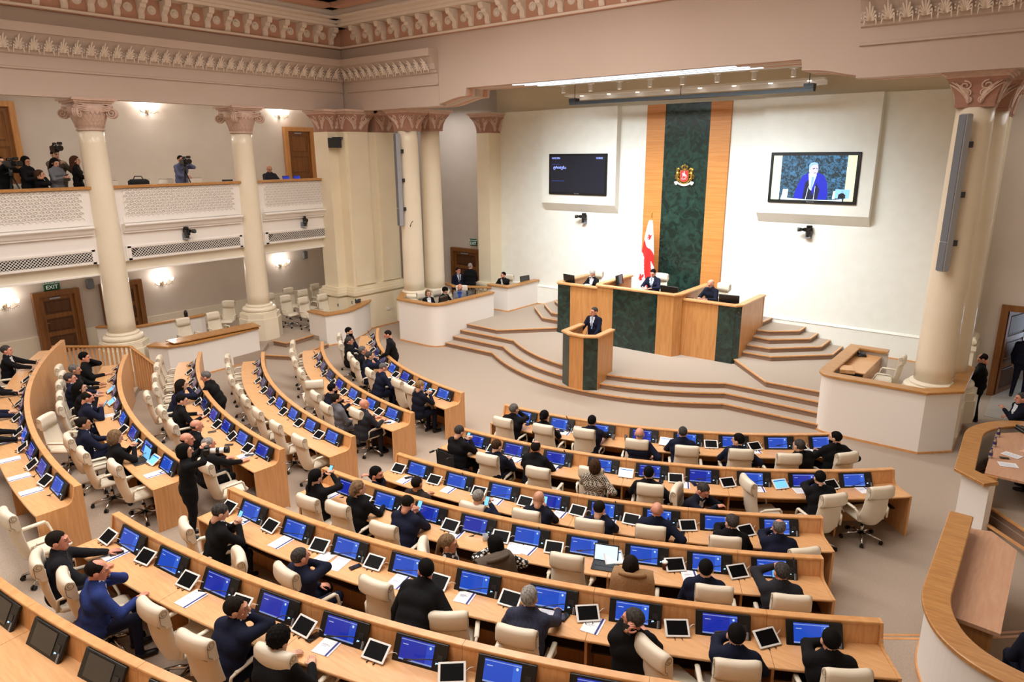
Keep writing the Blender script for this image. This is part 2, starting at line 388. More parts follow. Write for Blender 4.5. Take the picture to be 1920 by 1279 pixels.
# corner pier of the left colonnade
def pier():
    b = MB()
    b.prism([(-20.67, 16.35), (-20.67, 18.75), (-21.9, 18.75), (-21.9, 15.95), (-21.1, 15.95), (-21.1, 16.35)], 0, 7.3)
    o = S('corner_pier', b, 'pilaster', 'stepped cream corner pier between gallery and stage')
    b = MB(); 
    for y0, y1 in ((16.45, 17.35), (17.75, 18.65)): b.bx(-20.68, -20.60, y0, y1, 1.75, 7.3)
    b.build('pilaster_strip', 'pilaster', o)
    for z0, z1, e in ((0, 1.32, .12), (1.32, 1.40, .06), (1.40, 1.52, .16), (1.52, 1.62, .12), (1.62, 1.70, .07)):
        b = MB(); b.prism([(-20.6+e, 16.3-e), (-20.6+e, 18.75), (-21.95, 18.75), (-21.95, 15.9-e), (-21.05+e, 15.9-e), (-21.05+e, 16.3-e)], z0, z1); b.build('plinth_moulding', 'pilaster', o)
    b = MB(); b.bx(-20.49, -20.465, 16.2, 18.7, 0, .05); b.build('skirting', 'wood_cap', o)
    capital_square(o, -21.0, 16.9, .8, .92, 7.3, 8.05, 'xy'); capital_square(o, -21.0, 18.2, .8, .9, 7.3, 8.05, 'x'); capital_square(o, -21.45, 16.25, .7, .6, 7.3, 8.05, 'xy')
    b = MB(); b.box((-20.46, 17.75, .66), (.02, .16, .10)); b.build('socket_plate', 'white_plastic', o)
pier()

# ---- columns
def column(cx, cy, zb, zt, r0, r1, lab, ionic=True, zp=0., rot=0.):
    o = empty('column', (cx, cy, 0)); tag(o, lab, 'column', 'cream columns of the chamber')
    b = MB(); prof = []
    for i in range(17):
        t = i/16; r = r0+(r1-r0)*(t**1.6); prof.append((r, zb+.0+(zt-zb)*t))
    b.lathe(prof, 40); b.build('shaft', 'column', o)
    b = MB()
    tor = lambda rc, z, rr, n=8: [(rc+rr*math.sin(PI*i/n), z+rr-rr*math.cos(PI*i/n)) for i in range(n+1)]
    b.lathe([(r0+.20, zb-.28), (r0+.20, zb-.235)]+tor(r0+.12, zb-.23, .075)+[(r0+.09, zb-.07)]+tor(r0+.05, zb-.07, .035)+[(r0, zb+.02)], 40); b.build('base_moulding', 'column', o)
    if zp < zb-.3:                                 # octagonal plinth with stepped top
        b = MB(); oc = lambda r: [(r*math.cos(PI/8+PI/4*i), r*math.sin(PI/8+PI/4*i)) for i in range(8)]
        b.prism(oc(r0+.34), zp, zb-.46); b.prism(oc(r0+.30), zb-.46, zb-.28); b.build('plinth', 'column', o)
    h = 8.05-zt
    if ionic:
        b = MB(); b.lathe([(r1+.03, zt), (r1+.04, zt+.03), (r1+.0, zt+.05), (r1+.02, zt+.1), (r1+.09, zt+h*.35), (r1+.17, zt+h*.62), (r1+.17, zt+h*.8)], 32); cp = b.build('capital', 'capital', o)
        b = MB()                                  # basket weave: two sets of spiral ribs
        for sgn in (-1, 1):
            for k in range(26):
                pts = []
                for q in range(6):
                    t = q/5; a = 2*PI*k/26+sgn*t*.5; z = zt+.08+t*(h*.5); rr = r1+.02+.15*(t**1.3)+.008; pts.append((rr*math.cos(a), rr*math.sin(a), z))
                b.tube(pts, .011, 4, caps=False)
        b.build('basket_weave', 'capital', cp)
        e = r1+.13
        for sx in (-1, 1):
            for sy in (-1, 1):                    # four corner volutes
                b = MB(); d = Vector((sx, sy, 0)).normalized(); c = Vector((sx*e, sy*e, zt+h*.55)); pts = []; q_ = Vector((-d.y, d.x, 0))
                for i in range(30):
                    a = i/29*PI*4.4; r = .155*(1-.86*i/29); pts.append(c+d*(r*math.cos(a+PI/2))+Vector((0, 0, r*math.sin(a+PI/2))))
                for w_ in (-.05, 0, .05): b.tube([p+q_*w_ for p in pts], .028, 6)
                b.ball(c, (.05, .05, .05), 8, 6); b.build('volute', 'capital', cp)
        b = MB()
        for (x0, y0, x1, y1) in ((-1,-1,1,-1),(1,-1,1,1),(1,1,-1,1),(-1,1,-1,-1)):     # sagging bands between the volutes
            for k in range(3):
                pts = []
                for q in range(9):
                    t = q/8; ex = (e+.02-.05*math.sin(PI*t)); pts.append(((x0+(x1-x0)*t)*ex, (y0+(y1-y0)*t)*ex, zt+h*(.76-.06*k)-.05*math.sin(PI*t)))
                b.tube(pts, .024, 5)
        b.build('volute_band', 'capital', cp)
        b = MB()
        for k, (ex, za, zc) in enumerate(((.12, .80, .86), (.17, .86, .92), (.23, .92, 1.))):
            q = r1+ex+.02; P = []
            for (x0, y0, x1, y1) in ((-1,-1,1,-1),(1,-1,1,1),(1,1,-1,1),(-1,1,-1,-1)):
                for i in range(6): t = i/6; k2 = q-.07*math.sin(PI*t); P.append(((x0+(x1-x0)*t)*(k2 if y0 != y1 else q), (y0+(y1-y0)*t)*(k2 if x0 != x1 else q)))
            b.prism(P, zt+h*za, zt+h*zc)
        b.build('abacus', 'capital', cp)
    else:
        capital_square(o, 0, 0, 2*r1-.02, 2*r1-.02, zt, 8.05, 'xyX')
    return o
column(-21.8, 8.46, 1.42, 7.2, .375, .325, 'cream Ionic gallery column rising beside the slatted stair railing', zp=.3)
column(-21.8, 13.04, 1.5, 7.2, .375, .325, 'cream Ionic gallery column on a tall octagonal pedestal', zp=0)
column(-21.8, 3.9, 1.4, 7.2, .375, .325, 'cream Ionic gallery column nearest the back of the left gallery', zp=.3)
column(-18.85, 17.7, 1.6, 7.3, .385, .345, 'front one of the paired columns behind the curved clerks booth', False, zp=.5)
column(-18.95, 18.9, 1.5, 7.32, .385, .345, 'rear one of the paired columns behind the curved clerks booth', False, zp=.5)
column(-1.9, 17.7, 1.45, 7.35, .385, .345, 'front one of the paired columns rising from the empty right booth', False, zp=.3)
column(-1.75, 18.95, 1.3, 7.32, .385, .345, 'rear one of the paired columns rising from the empty right booth', False, zp=.3)

# ---- entablature: left run, front returns, right return
LEAF = MB()
for k in range(-4, 5):
    a = k*.33; L = .205-.022*abs(k); pts = [(math.sin(a)*.02, -.0, -.2), (math.sin(a)*L*.45, .02, -.2+math.cos(a)*L*.75), (math.sin(a)*L*.95, .03, -.2+math.cos(a)*L*1.5), (math.sin(a)*L*1.05, .075, -.2+math.cos(a)*L*1.95-.03*abs(k))]
    LEAF.tube(pts, [.014, .024, .022, .010], 5)
LEAF.ball((.163, .03, -.12), .022, 6, 4); LEAF.ball((.163, .03, -.06), .018, 6, 4)
LEAF_ME = LEAF.mesh('leaf', 'ornament')
PRO = [(0, 8.02), (0, 8.66), (.05, 8.66), (.05, 8.70), (.02, 8.72), (.02, 9.0), (.08, 9.03), (.10, 9.10), (.14, 9.12), (.18, 9.30), (.32, 9.47), (.34, 9.50), (.42, 9.50), (.42, 9.72), (-.3, 9.72), (-.3, 8.02)]
# left run (faces +x)
b = MB(); b.extr([(-21.35+o, z) for o, z in PRO], 'y', -6, 16.95); ent = fixn(S('entablature_left', b, 'wall_upper', 'moulded entablature above the left colonnade'))
for i in range(36):
    put('leaf', LEAF_ME, ent, (-21.10, 16.5-.333*i, 9.29), (R_(-28), 0, -PI/2))
def ret(x0, x1, side, nm, lab):
    b = MB(); b.extr([(16.985-o, z) for o, z in PRO], 'x', x0, x1); e = fixn(S(nm, b, 'wall_upper', lab))
    n = int((x1-x0)/.333)
    for i in range(n): put('leaf', LEAF_ME, e, (x0+.2+.333*i, 16.74, 9.29), (R_(-28), 0, PI))
    return e
ret(-21.1, -16.55, -1, 'entablature_front', 'moulded entablature return over the paired columns on the left')
ret(-4.1, 1.2, 1, 'entablature_right', 'moulded entablature return over the paired columns on the right')
# upper wall strip and the big front beam
b = MB(); b.bx(-21.9, -21.42, -6, 17.1, 9.6, 11.0); S('wall_left_upper', b, 'plaster_grey', 'set-back strip of wall above the entablature')
def beam_poly():
    s = []
    for i in range(11):
        t = i/10; s.append((-16.9+1.4*t, 8.05+.21*(.5-.5*math.cos(PI*t))))
    L = [(-21.5, 8.05)]+s+[(-15.42, 8.26), (-15.38, 8.5)]
    Rr = [(2*X0-x, z) for x, z in L[::-1]]
    return L+Rr
bp_ = beam_poly()
b = MB(); n = len(bp_); V = [(x, 17.0, z) for x, z in bp_]+[(x, 17.0, 10.2) for x, z in bp_]+[(x, 18.15, z) for x, z in bp_]+[(x, 18.15, 10.2) for x, z in bp_]
F = []
for i in range(n-1): F += [(i, i+1, n+i+1, n+i), (2*n+i, i, i+1, 2*n+i+1)[::1], (3*n+i, 3*n+i+1, 2*n+i+1, 2*n+i)]
b.add(V, F); beam = fixn(S('beam_front', b, 'wall_upper', 'broad plain beam spanning the stage opening'))
for k in range(3):                             # soffit grooves follow the profile
    y0 = 17.12+.36*k; b = MB()
    for (x0, z0), (x1, z1) in zip(bp_[:-1], bp_[1:]):
        if abs(x1-x0) < .01 or x1 < -17.0 or x0 > -3.6: continue
        e = .006; b.add([(x0, y0, z0-e), (x1, y0, z1-e), (x1, y0+.17, z1-e), (x0, y0+.17, z0-e), (x0, y0, z0+.02), (x1, y0, z1+.02), (x1, y0+.17, z1+.02), (x0, y0+.17, z0+.02)], [(0,3,2,1),(0,1,5,4),(2,3,7,6),(1,2,6,5),(3,0,4,7)])
    for xs in (-15.4, 2*X0+15.4): b.bx(xs-.03, xs+.03, y0, y0+.17, 8.28, 8.5)
    b.build('soffit_groove', 'ornament_pink' if k != 1 else 'plaster_grey', beam)
LST = MB(); LST.bx(-.66, .66, -.06, .06, -.02, 0); LST_ME = LST.mesh('tube_light', 'lightstrip')
for k in range(3):
    for j in range(5):
        o = put('linear_ceiling_light', LST_ME, None, (-13.0+1.37*j+.2*k, 17.2+.36*k, 8.495)); tag(o, '%s linear soffit light from the left in the %s groove above the stage' % (ORD[j], ('front', 'middle', 'rear')[k]), 'ceiling light', 'linear lights in the beam soffit')

# modillion cornice and ceiling
MOD = MB(); mp = [(0, 0), (.06, 0), (.10, .10), (.09, .2), (.16, .26), (.24, .3), (.27, .38), (.36, .4), (.40, .47), (.40, .55), (0, .55)]
MOD.extr([(-y, z) for y, z in mp], 'x', -.085, .085); MOD.extr([(-(y*.8+.035), z*.9+.03) for y, z in mp], 'x', -.055, .055)
MOD_ME = MOD.mesh('bracket', 'ornament')
ROS = MB(); ROS.lathe([(.125, 0), (.125, .03), (.10, .035), (.085, .015), (.07, .02), (.06, .045), (.03, .055), (.0, .06)], 18, caps=False)
ROS_ME = ROS.mesh('rosette', 'ornament')
b = MB(); b.bx(-21.45, -21.35, -6, 17.1, 10.22, 10.78); b.bx(-21.45, -21.28, -6, 17.1, 10.12, 10.22); corL = S('cornice_left', b, 'ornament_pink', 'bracketed cornice under the ceiling on the left')
b = MB(); b.bx(-21.40, -20.9, -6, 17.0, 10.78, 10.86); b.bx(-21.40, -20.78, -6, 17.0, 10.86, 10.95); b.bx(-21.35, -21.24, -6, 17.0, 10.14, 10.2); b.build('cornice_shelf', 'ornament', corL)
for i in range(26):
    y = 16.55-.65*i; put('bracket', MOD_ME, corL, (-21.36, y, 10.22), (0, 0, PI/2)); put('rosette', ROS_ME, corL, (-21.35, y-.325, 10.5), (0, PI/2, 0))
b = MB(); b.bx(-21.4, 1.5, 16.98, 17.08, 10.22, 10.78); b.bx(-21.4, 1.5, 16.92, 17.08, 10.12, 10.22); corF = S('cornice_front', b, 'ornament_pink', 'bracketed cornice under the ceiling above the stage beam')
b = MB(); b.bx(-21.3, 1.5, 16.52, 17.0, 10.78, 10.86); b.bx(-21.3, 1.5, 16.40, 17.0, 10.86, 10.95); b.bx(-21.3, 1.5, 16.9, 17.0, 10.14, 10.2); b.build('cornice_shelf', 'ornament', corF)
for i in range(26):
    x = -20.3+.655*i; put('bracket', MOD_ME, corF, (x, 16.99, 10.22), (0, 0, 0)); put('rosette', ROS_ME, corF, (x-.327, 16.98, 10.5), (PI/2, 0, 0))
b = MB(); b.bx(-22, 5.2, -6.2, 17.2, 11.5, 11.7); ceil_ = S('ceiling', b, 'ornament', 'coffered ceiling of the chamber')
b = MB()
def frame(b, x0, x1, y0, y1, w_, z0, z1, m=0):
    b.bx(x0, x1, y0, y0+w_, z0, z1, m); b.bx(x0, x1, y1-w_, y1, z0, z1, m); b.bx(x0, x0+w_, y0, y1, z0, z1, m); b.bx(x1-w_, x1, y0, y1, z0, z1, m)
frame(b, -21.4, .8, -6, 17.0, .9, 10.95, 11.5); b.build('ceiling_border', 'ornament', ceil_)
b = MB(); frame(b, -20.5, -.1, -5.1, 16.1, .09, 10.93, 11.0); b.build('ceiling_moulding', 'ornament', ceil_)
b = MB(); frame(b, -20.3, -.3, -4.9, 15.9, .35, 11.15, 11.5); b.build('ceiling_cove', 'ornament_pink', ceil_)
b = MB(); frame(b, -19.8, -.8, -4.4, 15.4, .5, 11.25, 11.5); b.build('ceiling_panel_frame', 'ornament', ceil_)

# ---- far walls that close the room (mostly outside the frame)
b = MB(); b.bx(4.64, 4.9, -6.2, 22.4, 0, 11.5); S('wall_right', b, 'wall', 'right side wall of the chamber')
b = MB(); b.bx(-25.6, 5.0, -6.4, -6.0, 0, 11.5); S('wall_rear', b, 'wall', 'rear wall of the chamber')

# ---- left galleries
XG = -25.3
b = MB(); b.bx(XG-.25, XG, -6, 23.0, .0, 8.9); wall_left = S('wall_left', b, 'wall_gallery', 'gallery wall behind the left colonnade')
b = MB(); b.bx(XG-.01, XG+.06, -6, 19, .3, .95); b.build('dado', 'wall', wall_left)
b = MB(); b.bx(XG-.2, -21.4, 18.7, 18.95, 0, 8.9); S('wall_gallery_end', b, 'wall_gallery', 'end wall of the left galleries')
b = MB(); b.bx(XG-.2, -21.5, -6, 18.8, 8.62, 8.85); S('ceiling_gallery_upper', b, 'wall', 'ceiling of the upper gallery')
b = MB(); b.bx(XG-.2, -21.85, -6, 18.8, 3.2, 4.8); S('floor_gallery_upper', b, 'wall', 'floor slab of the upper gallery')
b = MB(); b.bx(-21.86, -21.72, -6, 16.4, 3.5, 5.62); par = S('parapet', b, 'wall_white', 'white parapet of the upper gallery')
b = MB(); b.bx(-22.05, -21.8, -6, 16.4, 3.17, 3.22); b.bx(-21.84, -21.78, -6, 16.4, 3.17, 3.21); b.build('lower_lip', 'wall_white', par)
b = MB(); b.bx(-22.0, -21.62, -6, 16.42, 5.62, 5.69); b.build('hand_rail', 'oak', par)
bays = [(4.35, 8.02), (8.92, 12.6), (13.5, 16.35)]
SC = []
for (y0, y1) in bays:
    b = MB(); b.extr([(-21.73, 4.60), (-21.50, 4.60), (-21.48, 4.56), (-21.5, 4.53), (-21.56, 4.50), (-21.60, 4.40), (-21.64, 4.36), (-21.64, 4.33), (-21.73, 4.33)], 'y', y0-.05, y1+.02); fixn(b.build('ledge', 'wall_white', par))
    b = MB(); b.bx(-21.73, -21.69, y0, y1, 4.62, 4.78); b.bx(-21.73, -21.70, y0+.1, y1-.12, 4.78, 5.6); b.build('panel_frame', 'wall_white', par)
    # scale pattern: overlapping little arches with a pierced crescent under each
    b = MB(); nc = int((y1-y0-.24)/.148); nr = 9
    for r in range(nr+1):
        for c in range(nc):
            yc = y0+.15+.148*c+(.074 if r % 2 else 0); zc = 5.56-.084*r
            pts = [(-21.685, yc+.07*math.cos(a), zc+.066*math.sin(a)-.03) for a in [PI*q/6 for q in range(7)]]
            b.tube(pts, .011, 4, caps=False)
    ls = b.build('scale_lattice', 'wall_white', par); ls['kind'] = 'stuff'
    b = MB()
    for r in range(nr):
        for c in range(nc):
            yc = y0+.15+.148*c+(.074 if r % 2 else 0); zc = 5.545-.084*r
            for d_ in (-.024, .024): b.box((-21.694, yc+d_, zc-.004), (.008, .042, .013), Matrix.Rotation((-.75 if d_ < 0 else .75), 3, 'X'))
    o = b.build('lattice_openings', 'plaster_grey', par); o['kind'] = 'stuff'
    # vent grille
    b = MB(); b.bx(-21.73, -21.69, y0-.05, y1+.05, 3.52, 3.95); b.bx(-21.70, -21.67, y0, y1, 3.53, 3.58); b.bx(-21.70, -21.67, y0, y1, 3.88, 3.93); b.bx(-21.70, -21.67, y0, y0+.09, 3.53, 3.93); b.bx(-21.70, -21.67, y1-.09, y1, 3.53, 3.93); b.build('vent_frame', 'wall_white', par)
    b = MB(); b.bx(-21.695, -21.688, y0+.09, y1-.09, 3.6, 3.86); b.build('vent_opening', 'vent_dark', par)
    b = MB(); L = y1-y0-.18; n = int(L/.085)
    for sg in (-1, 1):
        for i in range(n+3):
            ya = y0+.09+.085*i-.0; yb = ya-sg*.26
            za, zb = 3.6, 3.86
            lo, hi = y0+.09, y1-.09
            p0 = Vector((-21.68, ya, za)); p1 = Vector((-21.68, yb, zb))
            ts = [0, 1]
            for t in (0, 1): pass
            def clip(p0, p1):
                d = p1-p0; t0, t1 = 0., 1.
                for bound, sign in ((lo, 1), (hi, -1)):
                    a = sign*(p0.y-bound); c_ = sign*d.y
                    if abs(c_) < 1e-9:
                        if a < 0: return None
                    else:
                        t = -a/c_
                        if c_ > 0: t0 = max(t0, t)
                        else: t1 = min(t1, t)
                return (p0+d*t0, p0+d*t1) if t1-t0 > .03 else None
            q = clip(p0, p1)
            if q: b.tube(q, .0085, 4, caps=False)
    o = b.build('vent_grille', 'wall_white', par); o['kind'] = 'stuff'

# ---- doors
def door(name, loc, rz, wd, ht, lab, panels=3, fr=.16, mat_p='wood_door', swing=0.):
    """frame + panelled leaf, local x along the wall, y into the room (negative y = room side)"""
    o = empty(name, loc, rz); o['kind'] = 'structure'; o['label'] = lab
    b = MB(); b.bx(-wd/2-fr, -wd/2, -.06, .12, 0, ht+fr); b.bx(wd/2, wd/2+fr, -.06, .12, 0, ht+fr); b.bx(-wd/2, wd/2, -.06, .12, ht, ht+fr); b.build('door_frame', 'oak_v' if mat_p == 'oak' else 'wood_door', o)
    leaf = empty('door_leaf', (-wd/2, .06, 0)); leaf.parent = o; leaf.rotation_euler = (0, 0, swing)
    b = MB(); b.bx(0, wd, -.01, .03, 0, ht); b.build('leaf_board', 'wood_door_dark' if mat_p != 'oak' else 'wood_door', leaf)
    hh = (ht-.14)/panels
    b = MB()
    for i in range(panels+1): b.bx(0, wd, -.03, -.005, min(i*hh, ht-.14), min(i*hh, ht-.14)+.14)
    b.bx(0, .13, -.034, -.004, 0, ht); b.bx(wd-.13, wd, -.034, -.004, 0, ht); b.build('leaf_rail', mat_p if mat_p != 'oak' else 'wood_door', leaf)
    for i in range(panels): b = MB(); b.rbox((wd/2, -.012, .14+i*hh+(hh-.14)/2), (wd-.36, .03, hh-.24), .012); b.build('leaf_panel', 'wood_door_dark' if mat_p != 'oak' else 'wood_door', leaf)
    b = MB(); b.tube([(.09, -.03, 1.05), (.09, -.09, 1.05), (.2, -.09, 1.05)], .012, 6); b.build('door_handle', 'brass', leaf)
    b = MB(); b.bx(wd*.3, wd*.6, -.07, -.03, ht-.1, ht-.05); b.build('door_closer', 'silver', leaf)
    return o
door('door_1', (XG+.15, 7.95, .3), PI/2, 1.02, 1.9, 'dark panelled door under the exit sign in the lower gallery')
door('door_2', (XG+.15, 9.95, .3), PI/2, 1.02, 1.9, 'dark panelled door half hidden by the gallery column')
door('door_3', (XG+.15, 17.6, 4.8), PI/2, 1.06, 2.64, 'warm wooden door in the upper gallery beside the corner pier', mat_p='oak')
door('door_4', (XG+.15, 7.05, 4.8), PI/2, 1.06, 3.15, 'tall wooden door at the left edge of the upper gallery', mat_p='oak')
door('door_5', (-20.85, 22.75, .3), 0, 1.4, 2.0, 'dark wooden door behind the two standing men')
door('door_6', (-.27, 22.28, 0), 0, 1.30, 2.38, 'open door on the right leading to a bright corridor', swing=R_(72))
b = MB(); b.bx(-.35, .3, 24.34, 24.38, .9, 2.5); tag(b.build('corridor_window', 'daylight'), 'bright daylit window seen through the open right door', 'window', kind=None)
# ================================================================== STAGE FURNITURE
def sweep(prof, line, closed=False):
    """profile (o,z): o to the right of travel; mitred along a 2d polyline -> (verts, faces)"""
    P = [Vector((x, y)) for x, y in line]; n = len(P); k = len(prof); V = []; F = []
    for i in range(n):
        a = (P[i]-P[i-1]).normalized() if (i > 0 or closed) else (P[1]-P[0]).normalized()
        c = (P[(i+1) % n]-P[i]).normalized() if (i < n-1 or closed) else a
        na, nc = Vector((a.y, -a.x)), Vector((c.y, -c.x)); m = (na+nc).normalized(); m = m/max(.35, m.dot(na))
        for o, z in prof: V.append((P[i].x+m.x*o, P[i].y+m.y*o, z))
    for i in range(n-1):
        for j in range(k): q = (j+1) % k; F.append((i*k+j, i*k+q, (i+1)*k+q, (i+1)*k+j))
    F += [tuple(range(k-1, -1, -1)), tuple((n-1)*k+i for i in range(k))]
    return V, F
def sw(name, prof, line, m, parent):
    b = MB(); b.add(*sweep(prof, line)); return fixn(b.build(name, m, parent))
def rnd(P, i, r, n=12):
    """round corner i of polyline P"""
    a, b_, c = Vector(P[i-1]), Vector(P[i]), Vector(P[i+1]); u = (a-b_).normalized(); v = (c-b_).normalized()
    p0, p1 = b_+u*r, b_+v*r; Q = []
    for k in range(n+1):
        t = k/n; q = p0*(1-t)**2+b_*2*t*(1-t)+p1*t*t; Q.append((q.x, q.y))
    return P[:i]+Q+P[i+1:]
rect = lambda o0, o1, z0, z1: [(o0, z0), (o1, z0), (o1, z1), (o0, z1)]
capp = lambda o0, o1, z: [(o0, z-.05), (o0+.02, z-.065), (o1-.02, z-.065), (o1, z-.05), (o1, z-.01), (o1-.012, z), (o0+.012, z), (o0, z-.01)]

# ---- rostrum
ro = empty('rostrum', (0, 0, 0)); tag(ro, 'wide wooden presidium rostrum with dark green marble panels on the stage', 'rostrum')
zc, zs = 2.38, 2.21
Lc = [(X0-1.45, 21.3), (X0-1.45, 19.25), (X0-1.32, 18.97), (X0+1.38, 18.97), (X0+1.5, 19.25), (X0+1.5, 21.3)]
def seg(name, p0, p1, z0, z1, m, parent=ro, th=.09, proud=0.):
    return sw(name, rect(-th, proud, z0, z1), [p0, p1], m, parent)
# centre section (travel left->right with the audience on the right hand side)
seg('wood_panel', Lc[0], Lc[1], .45, zc-.05, 'oak_v'); seg('wood_panel', Lc[1], Lc[2], .45, zc-.05, 'oak_v')
seg('wood_panel', (X0-1.32, 18.97), (X0-.72, 18.97), .45, zc-.05, 'oak_v'); seg('marble_panel', (X0-.72, 18.97), (X0+.83, 18.97), .45, zc-.06, 'marble', proud=.012)
seg('wood_panel', (X0+.83, 18.97), (X0+1.38, 18.97), .45, zc-.05, 'oak_v'); seg('wood_panel', Lc[3], Lc[4], .45, zc-.05, 'oak_v'); seg('wood_panel', Lc[4], Lc[5], .45, zc-.05, 'oak_v')
sw('cap_rail', capp(-.16, .05, zc+.02), Lc, 'wood_cap', ro)
for s in (-1, 1):
    L = [(1.5, 19.36), (2.62, 19.36), (3.13, 19.37), (3.25, 19.55), (3.25, 21.4)]
    P = [(X0+s*x, y) for x, y in L]
    if s < 0: P = P[::-1]
    ms = ['wood_panel', 'marble_panel', 'marble_panel', 'wood_panel']; mm = ['oak_v', 'marble', 'marble', 'oak_v']
    if s < 0: ms, mm = ms[::-1], mm[::-1]
    for (p0, p1, nm, m) in zip(P[:-1], P[1:], ms, mm): seg(nm, p0, p1, .45, zs-.05, m, proud=.01 if m == 'marble' else 0)
    sw('cap_rail', capp(-.16, .05, zs+.02), P, 'wood_cap', ro)
    b = MB(); b.bx(X0+s*3.22, X0+s*3.26, 21.36, 21.42, .6, zs+.02); b.build('end_post', 'oak_v', ro)
b = MB(); b.bx(X0-1.4, X0+1.45, 19.1, 19.75, 2.1, 2.14); b.bx(X0+1.55, X0+3.2, 19.45, 20.1, 1.98, 2.02); b.bx(X0-3.2, X0-1.5, 19.45, 20.1, 1.98, 2.02); b.build('desk_board', 'wood_top', ro)

# ---- speaker's podium
po = empty('podium', (0, 0, 0)); tag(po, 'wooden speaker podium with dark green marble panels on the steps', 'podium')
pl = [(-10.72, 16.62), (-10.68, 15.64), (-10.34, 15.45), (-9.87, 15.44), (-9.55, 15.67), (-9.62, 16.6)]
mm = ['oak_v', 'marble', 'oak_v', 'marble', 'oak_v']
for p0, p1, m in zip(pl[:-1], pl[1:], mm): seg('marble_panel' if m == 'marble' else 'wood_panel', p0, p1, .15, 1.64, m, po, .06, .008 if m == 'marble' else 0)
sw('cap_rail', capp(-.13, .05, 1.71), pl, 'wood_cap', po)
b = MB(); b.prism([(-10.66, 16.1), (-10.62, 15.7), (-10.34, 15.52), (-9.88, 15.51), (-9.63, 15.72), (-9.66, 16.1)], 1.42, 1.45); b.build('desk_board', 'wood_top', po)
for xm in (-10.28, -10.0): b = MB(); b.tube([(xm, 15.66, 1.45), (xm, 15.7, 1.6), (xm, 15.85, 1.78)], .008, 6); b.build('microphone', 'black', po)
def glass(loc, lab, h=.11, r=.032):
    b = MB(); b.lathe([(r*.8, 0), (r, h), (r-.004, h), (r*.8-.004, .006)], 14, caps=False); o = b.build('drinking_glass', 'clear', None, loc); tag(o, lab, 'glass', 'drinking glasses'); return o
glass((-10.6, 15.9, 1.45), 'drinking glass on the podium nearest its left rail'); glass((-10.55, 16.0, 1.45), 'second drinking glass on the podium, closer to the speaker')

# ---- white booths
def booth(name, lab, outer, z0, z1, capw=.26, th=.12, skirt=True, cap='oak'):
    o = empty(name); tag(o, lab, 'booth')
    sw('wall', rect(-th, 0, z0, z1-.06), outer, 'wall_white', o)
    sw('cap_rail', capp(-capw+.05, .06, z1), outer, cap, o)
    if skirt: sw('skirting', rect(-.01, .02, z0, z0+.05), outer, 'wood_cap', o)
    return o
L = rnd([(-19.4, 17.6), (-18.35, 16.42), (-16.45, 16.42), (-16.45, 19.45)], 2, .55)
bl = booth('clerks_booth', 'curved white booth with oak cap where three clerks sit', L, 0, 1.54)
b = MB(); b.prism([(-19.2, 17.6), (-18.3, 16.6), (-16.6, 16.6), (-16.6, 19.4), (-19.6, 19.4)], .0, .5); b.build('booth_floor', 'carpet', bl)
b = MB(); b.bx(-17.15, -16.6, 17.0, 19.35, 1.18, 1.22); b.build('desk_board', 'wood_top', bl)
sw('back_rail', capp(-.1, .1, 1.5), [(-19.6, 20.0), (-18.6, 19.62), (-17.3, 20.35)], 'oak', bl)
for i in range(8): b = MB(); b.tube([(-18.5+.15*i, 19.66+.085*i, .6), (-18.5+.15*i, 19.66+.085*i, 1.44)], .02, 6); b.build('back_baluster', 'oak', bl)
L = [(-17.45, 20.3), (-16.45, 20.3), (-16.45, 22.26)]
b2 = booth('official_booth', 'small angular white booth with monitor against the stage wall', L, .6, 1.6)
b = MB(); b.bx(-17.4, -16.55, 20.4, 22.2, 1.3, 1.34); b.build('desk_board', 'wood_top', b2)
L = rnd([(-3.2, 19.85), (-4.1, 19.85), (-4.1, 16.68), (-1.86, 16.68), (-1.28, 17.25), (-1.3, 19.35), (-1.6, 19.65)], 2, .4)
b3 = booth('side_booth', 'empty white booth with oak cap around the right columns', L, 0, 1.46, .3)
b = MB(); b.prism([(-3.95, 19.7), (-3.95, 16.85), (-1.9, 16.85), (-1.4, 17.3), (-1.4, 19.7)], 0, .55); b.build('booth_floor', 'carpet', b3)
b = MB(); b.rbox((-3.62, 18.75, 1.28), (.6, 1.85, .035), .006); b.rbox((-3.35, 18.75, .9), (.03, 1.8, .7), .006); b.build('desk_board', 'wood_top', b3)
b = MB(); b.rbox((-3.72, 17.7, 1.36), (.34, .42, .1), .01, Matrix.Rotation(.35, 3, 'Z')); b.build('lectern_box', 'wood_top', b3)
# booths at the right edge
L = [(1.6, 13.4), (-.3, 13.72), (-.70, 14.05), (-.78, 16.4), (-.2, 17.2), (1.6, 17.6)]
L = rnd(rnd(L, 4, .4), 3, .5)
b4 = booth('bottle_booth', 'white booth with water bottles on its table at the right edge', L[1:][::-1][::-1], 0, .97, .3)
b = MB(); b.prism([(-.5, 14.2), (-.52, 16.5), (0, 17.0), (2.4, 17.3), (2.4, 14.2)], .86, .9); b.build('table_top', 'table_red', b4)
b = MB(); b.bx(-.52, -.3, 14.15, 14.2, .1, .88); b.build('side_board', 'oak_v', b4)
step([(-.55, 14.3), (-.3, 14.12), (1.5, 12.2), (4.5, 12.2), (4.5, 17.0), (-.5, 17)], .0, .16, [(-.42, 13.83), (1.5, 11.95)], b4, 'booth_step'); 
step([(-.5, 14.4), (-.3, 14.15), (1.2, 12.5), (4.4, 12.5), (4.4, 17.0), (-.5, 17)], .16, .3, [(-.31, 14.15), (1.2, 12.5)], b4, 'booth_step')
L = [(-.69, 11.55), (-.67, 8.85), (-.3, 8.0), (.5, 7.8), (2.0, 7.7)]
L = rnd(L, 2, .55); L = rnd(L, 1, .35)
b5 = booth('corner_booth', 'curved white booth with wide oak cap and table in the right foreground', L, .28, 1.22, .3)
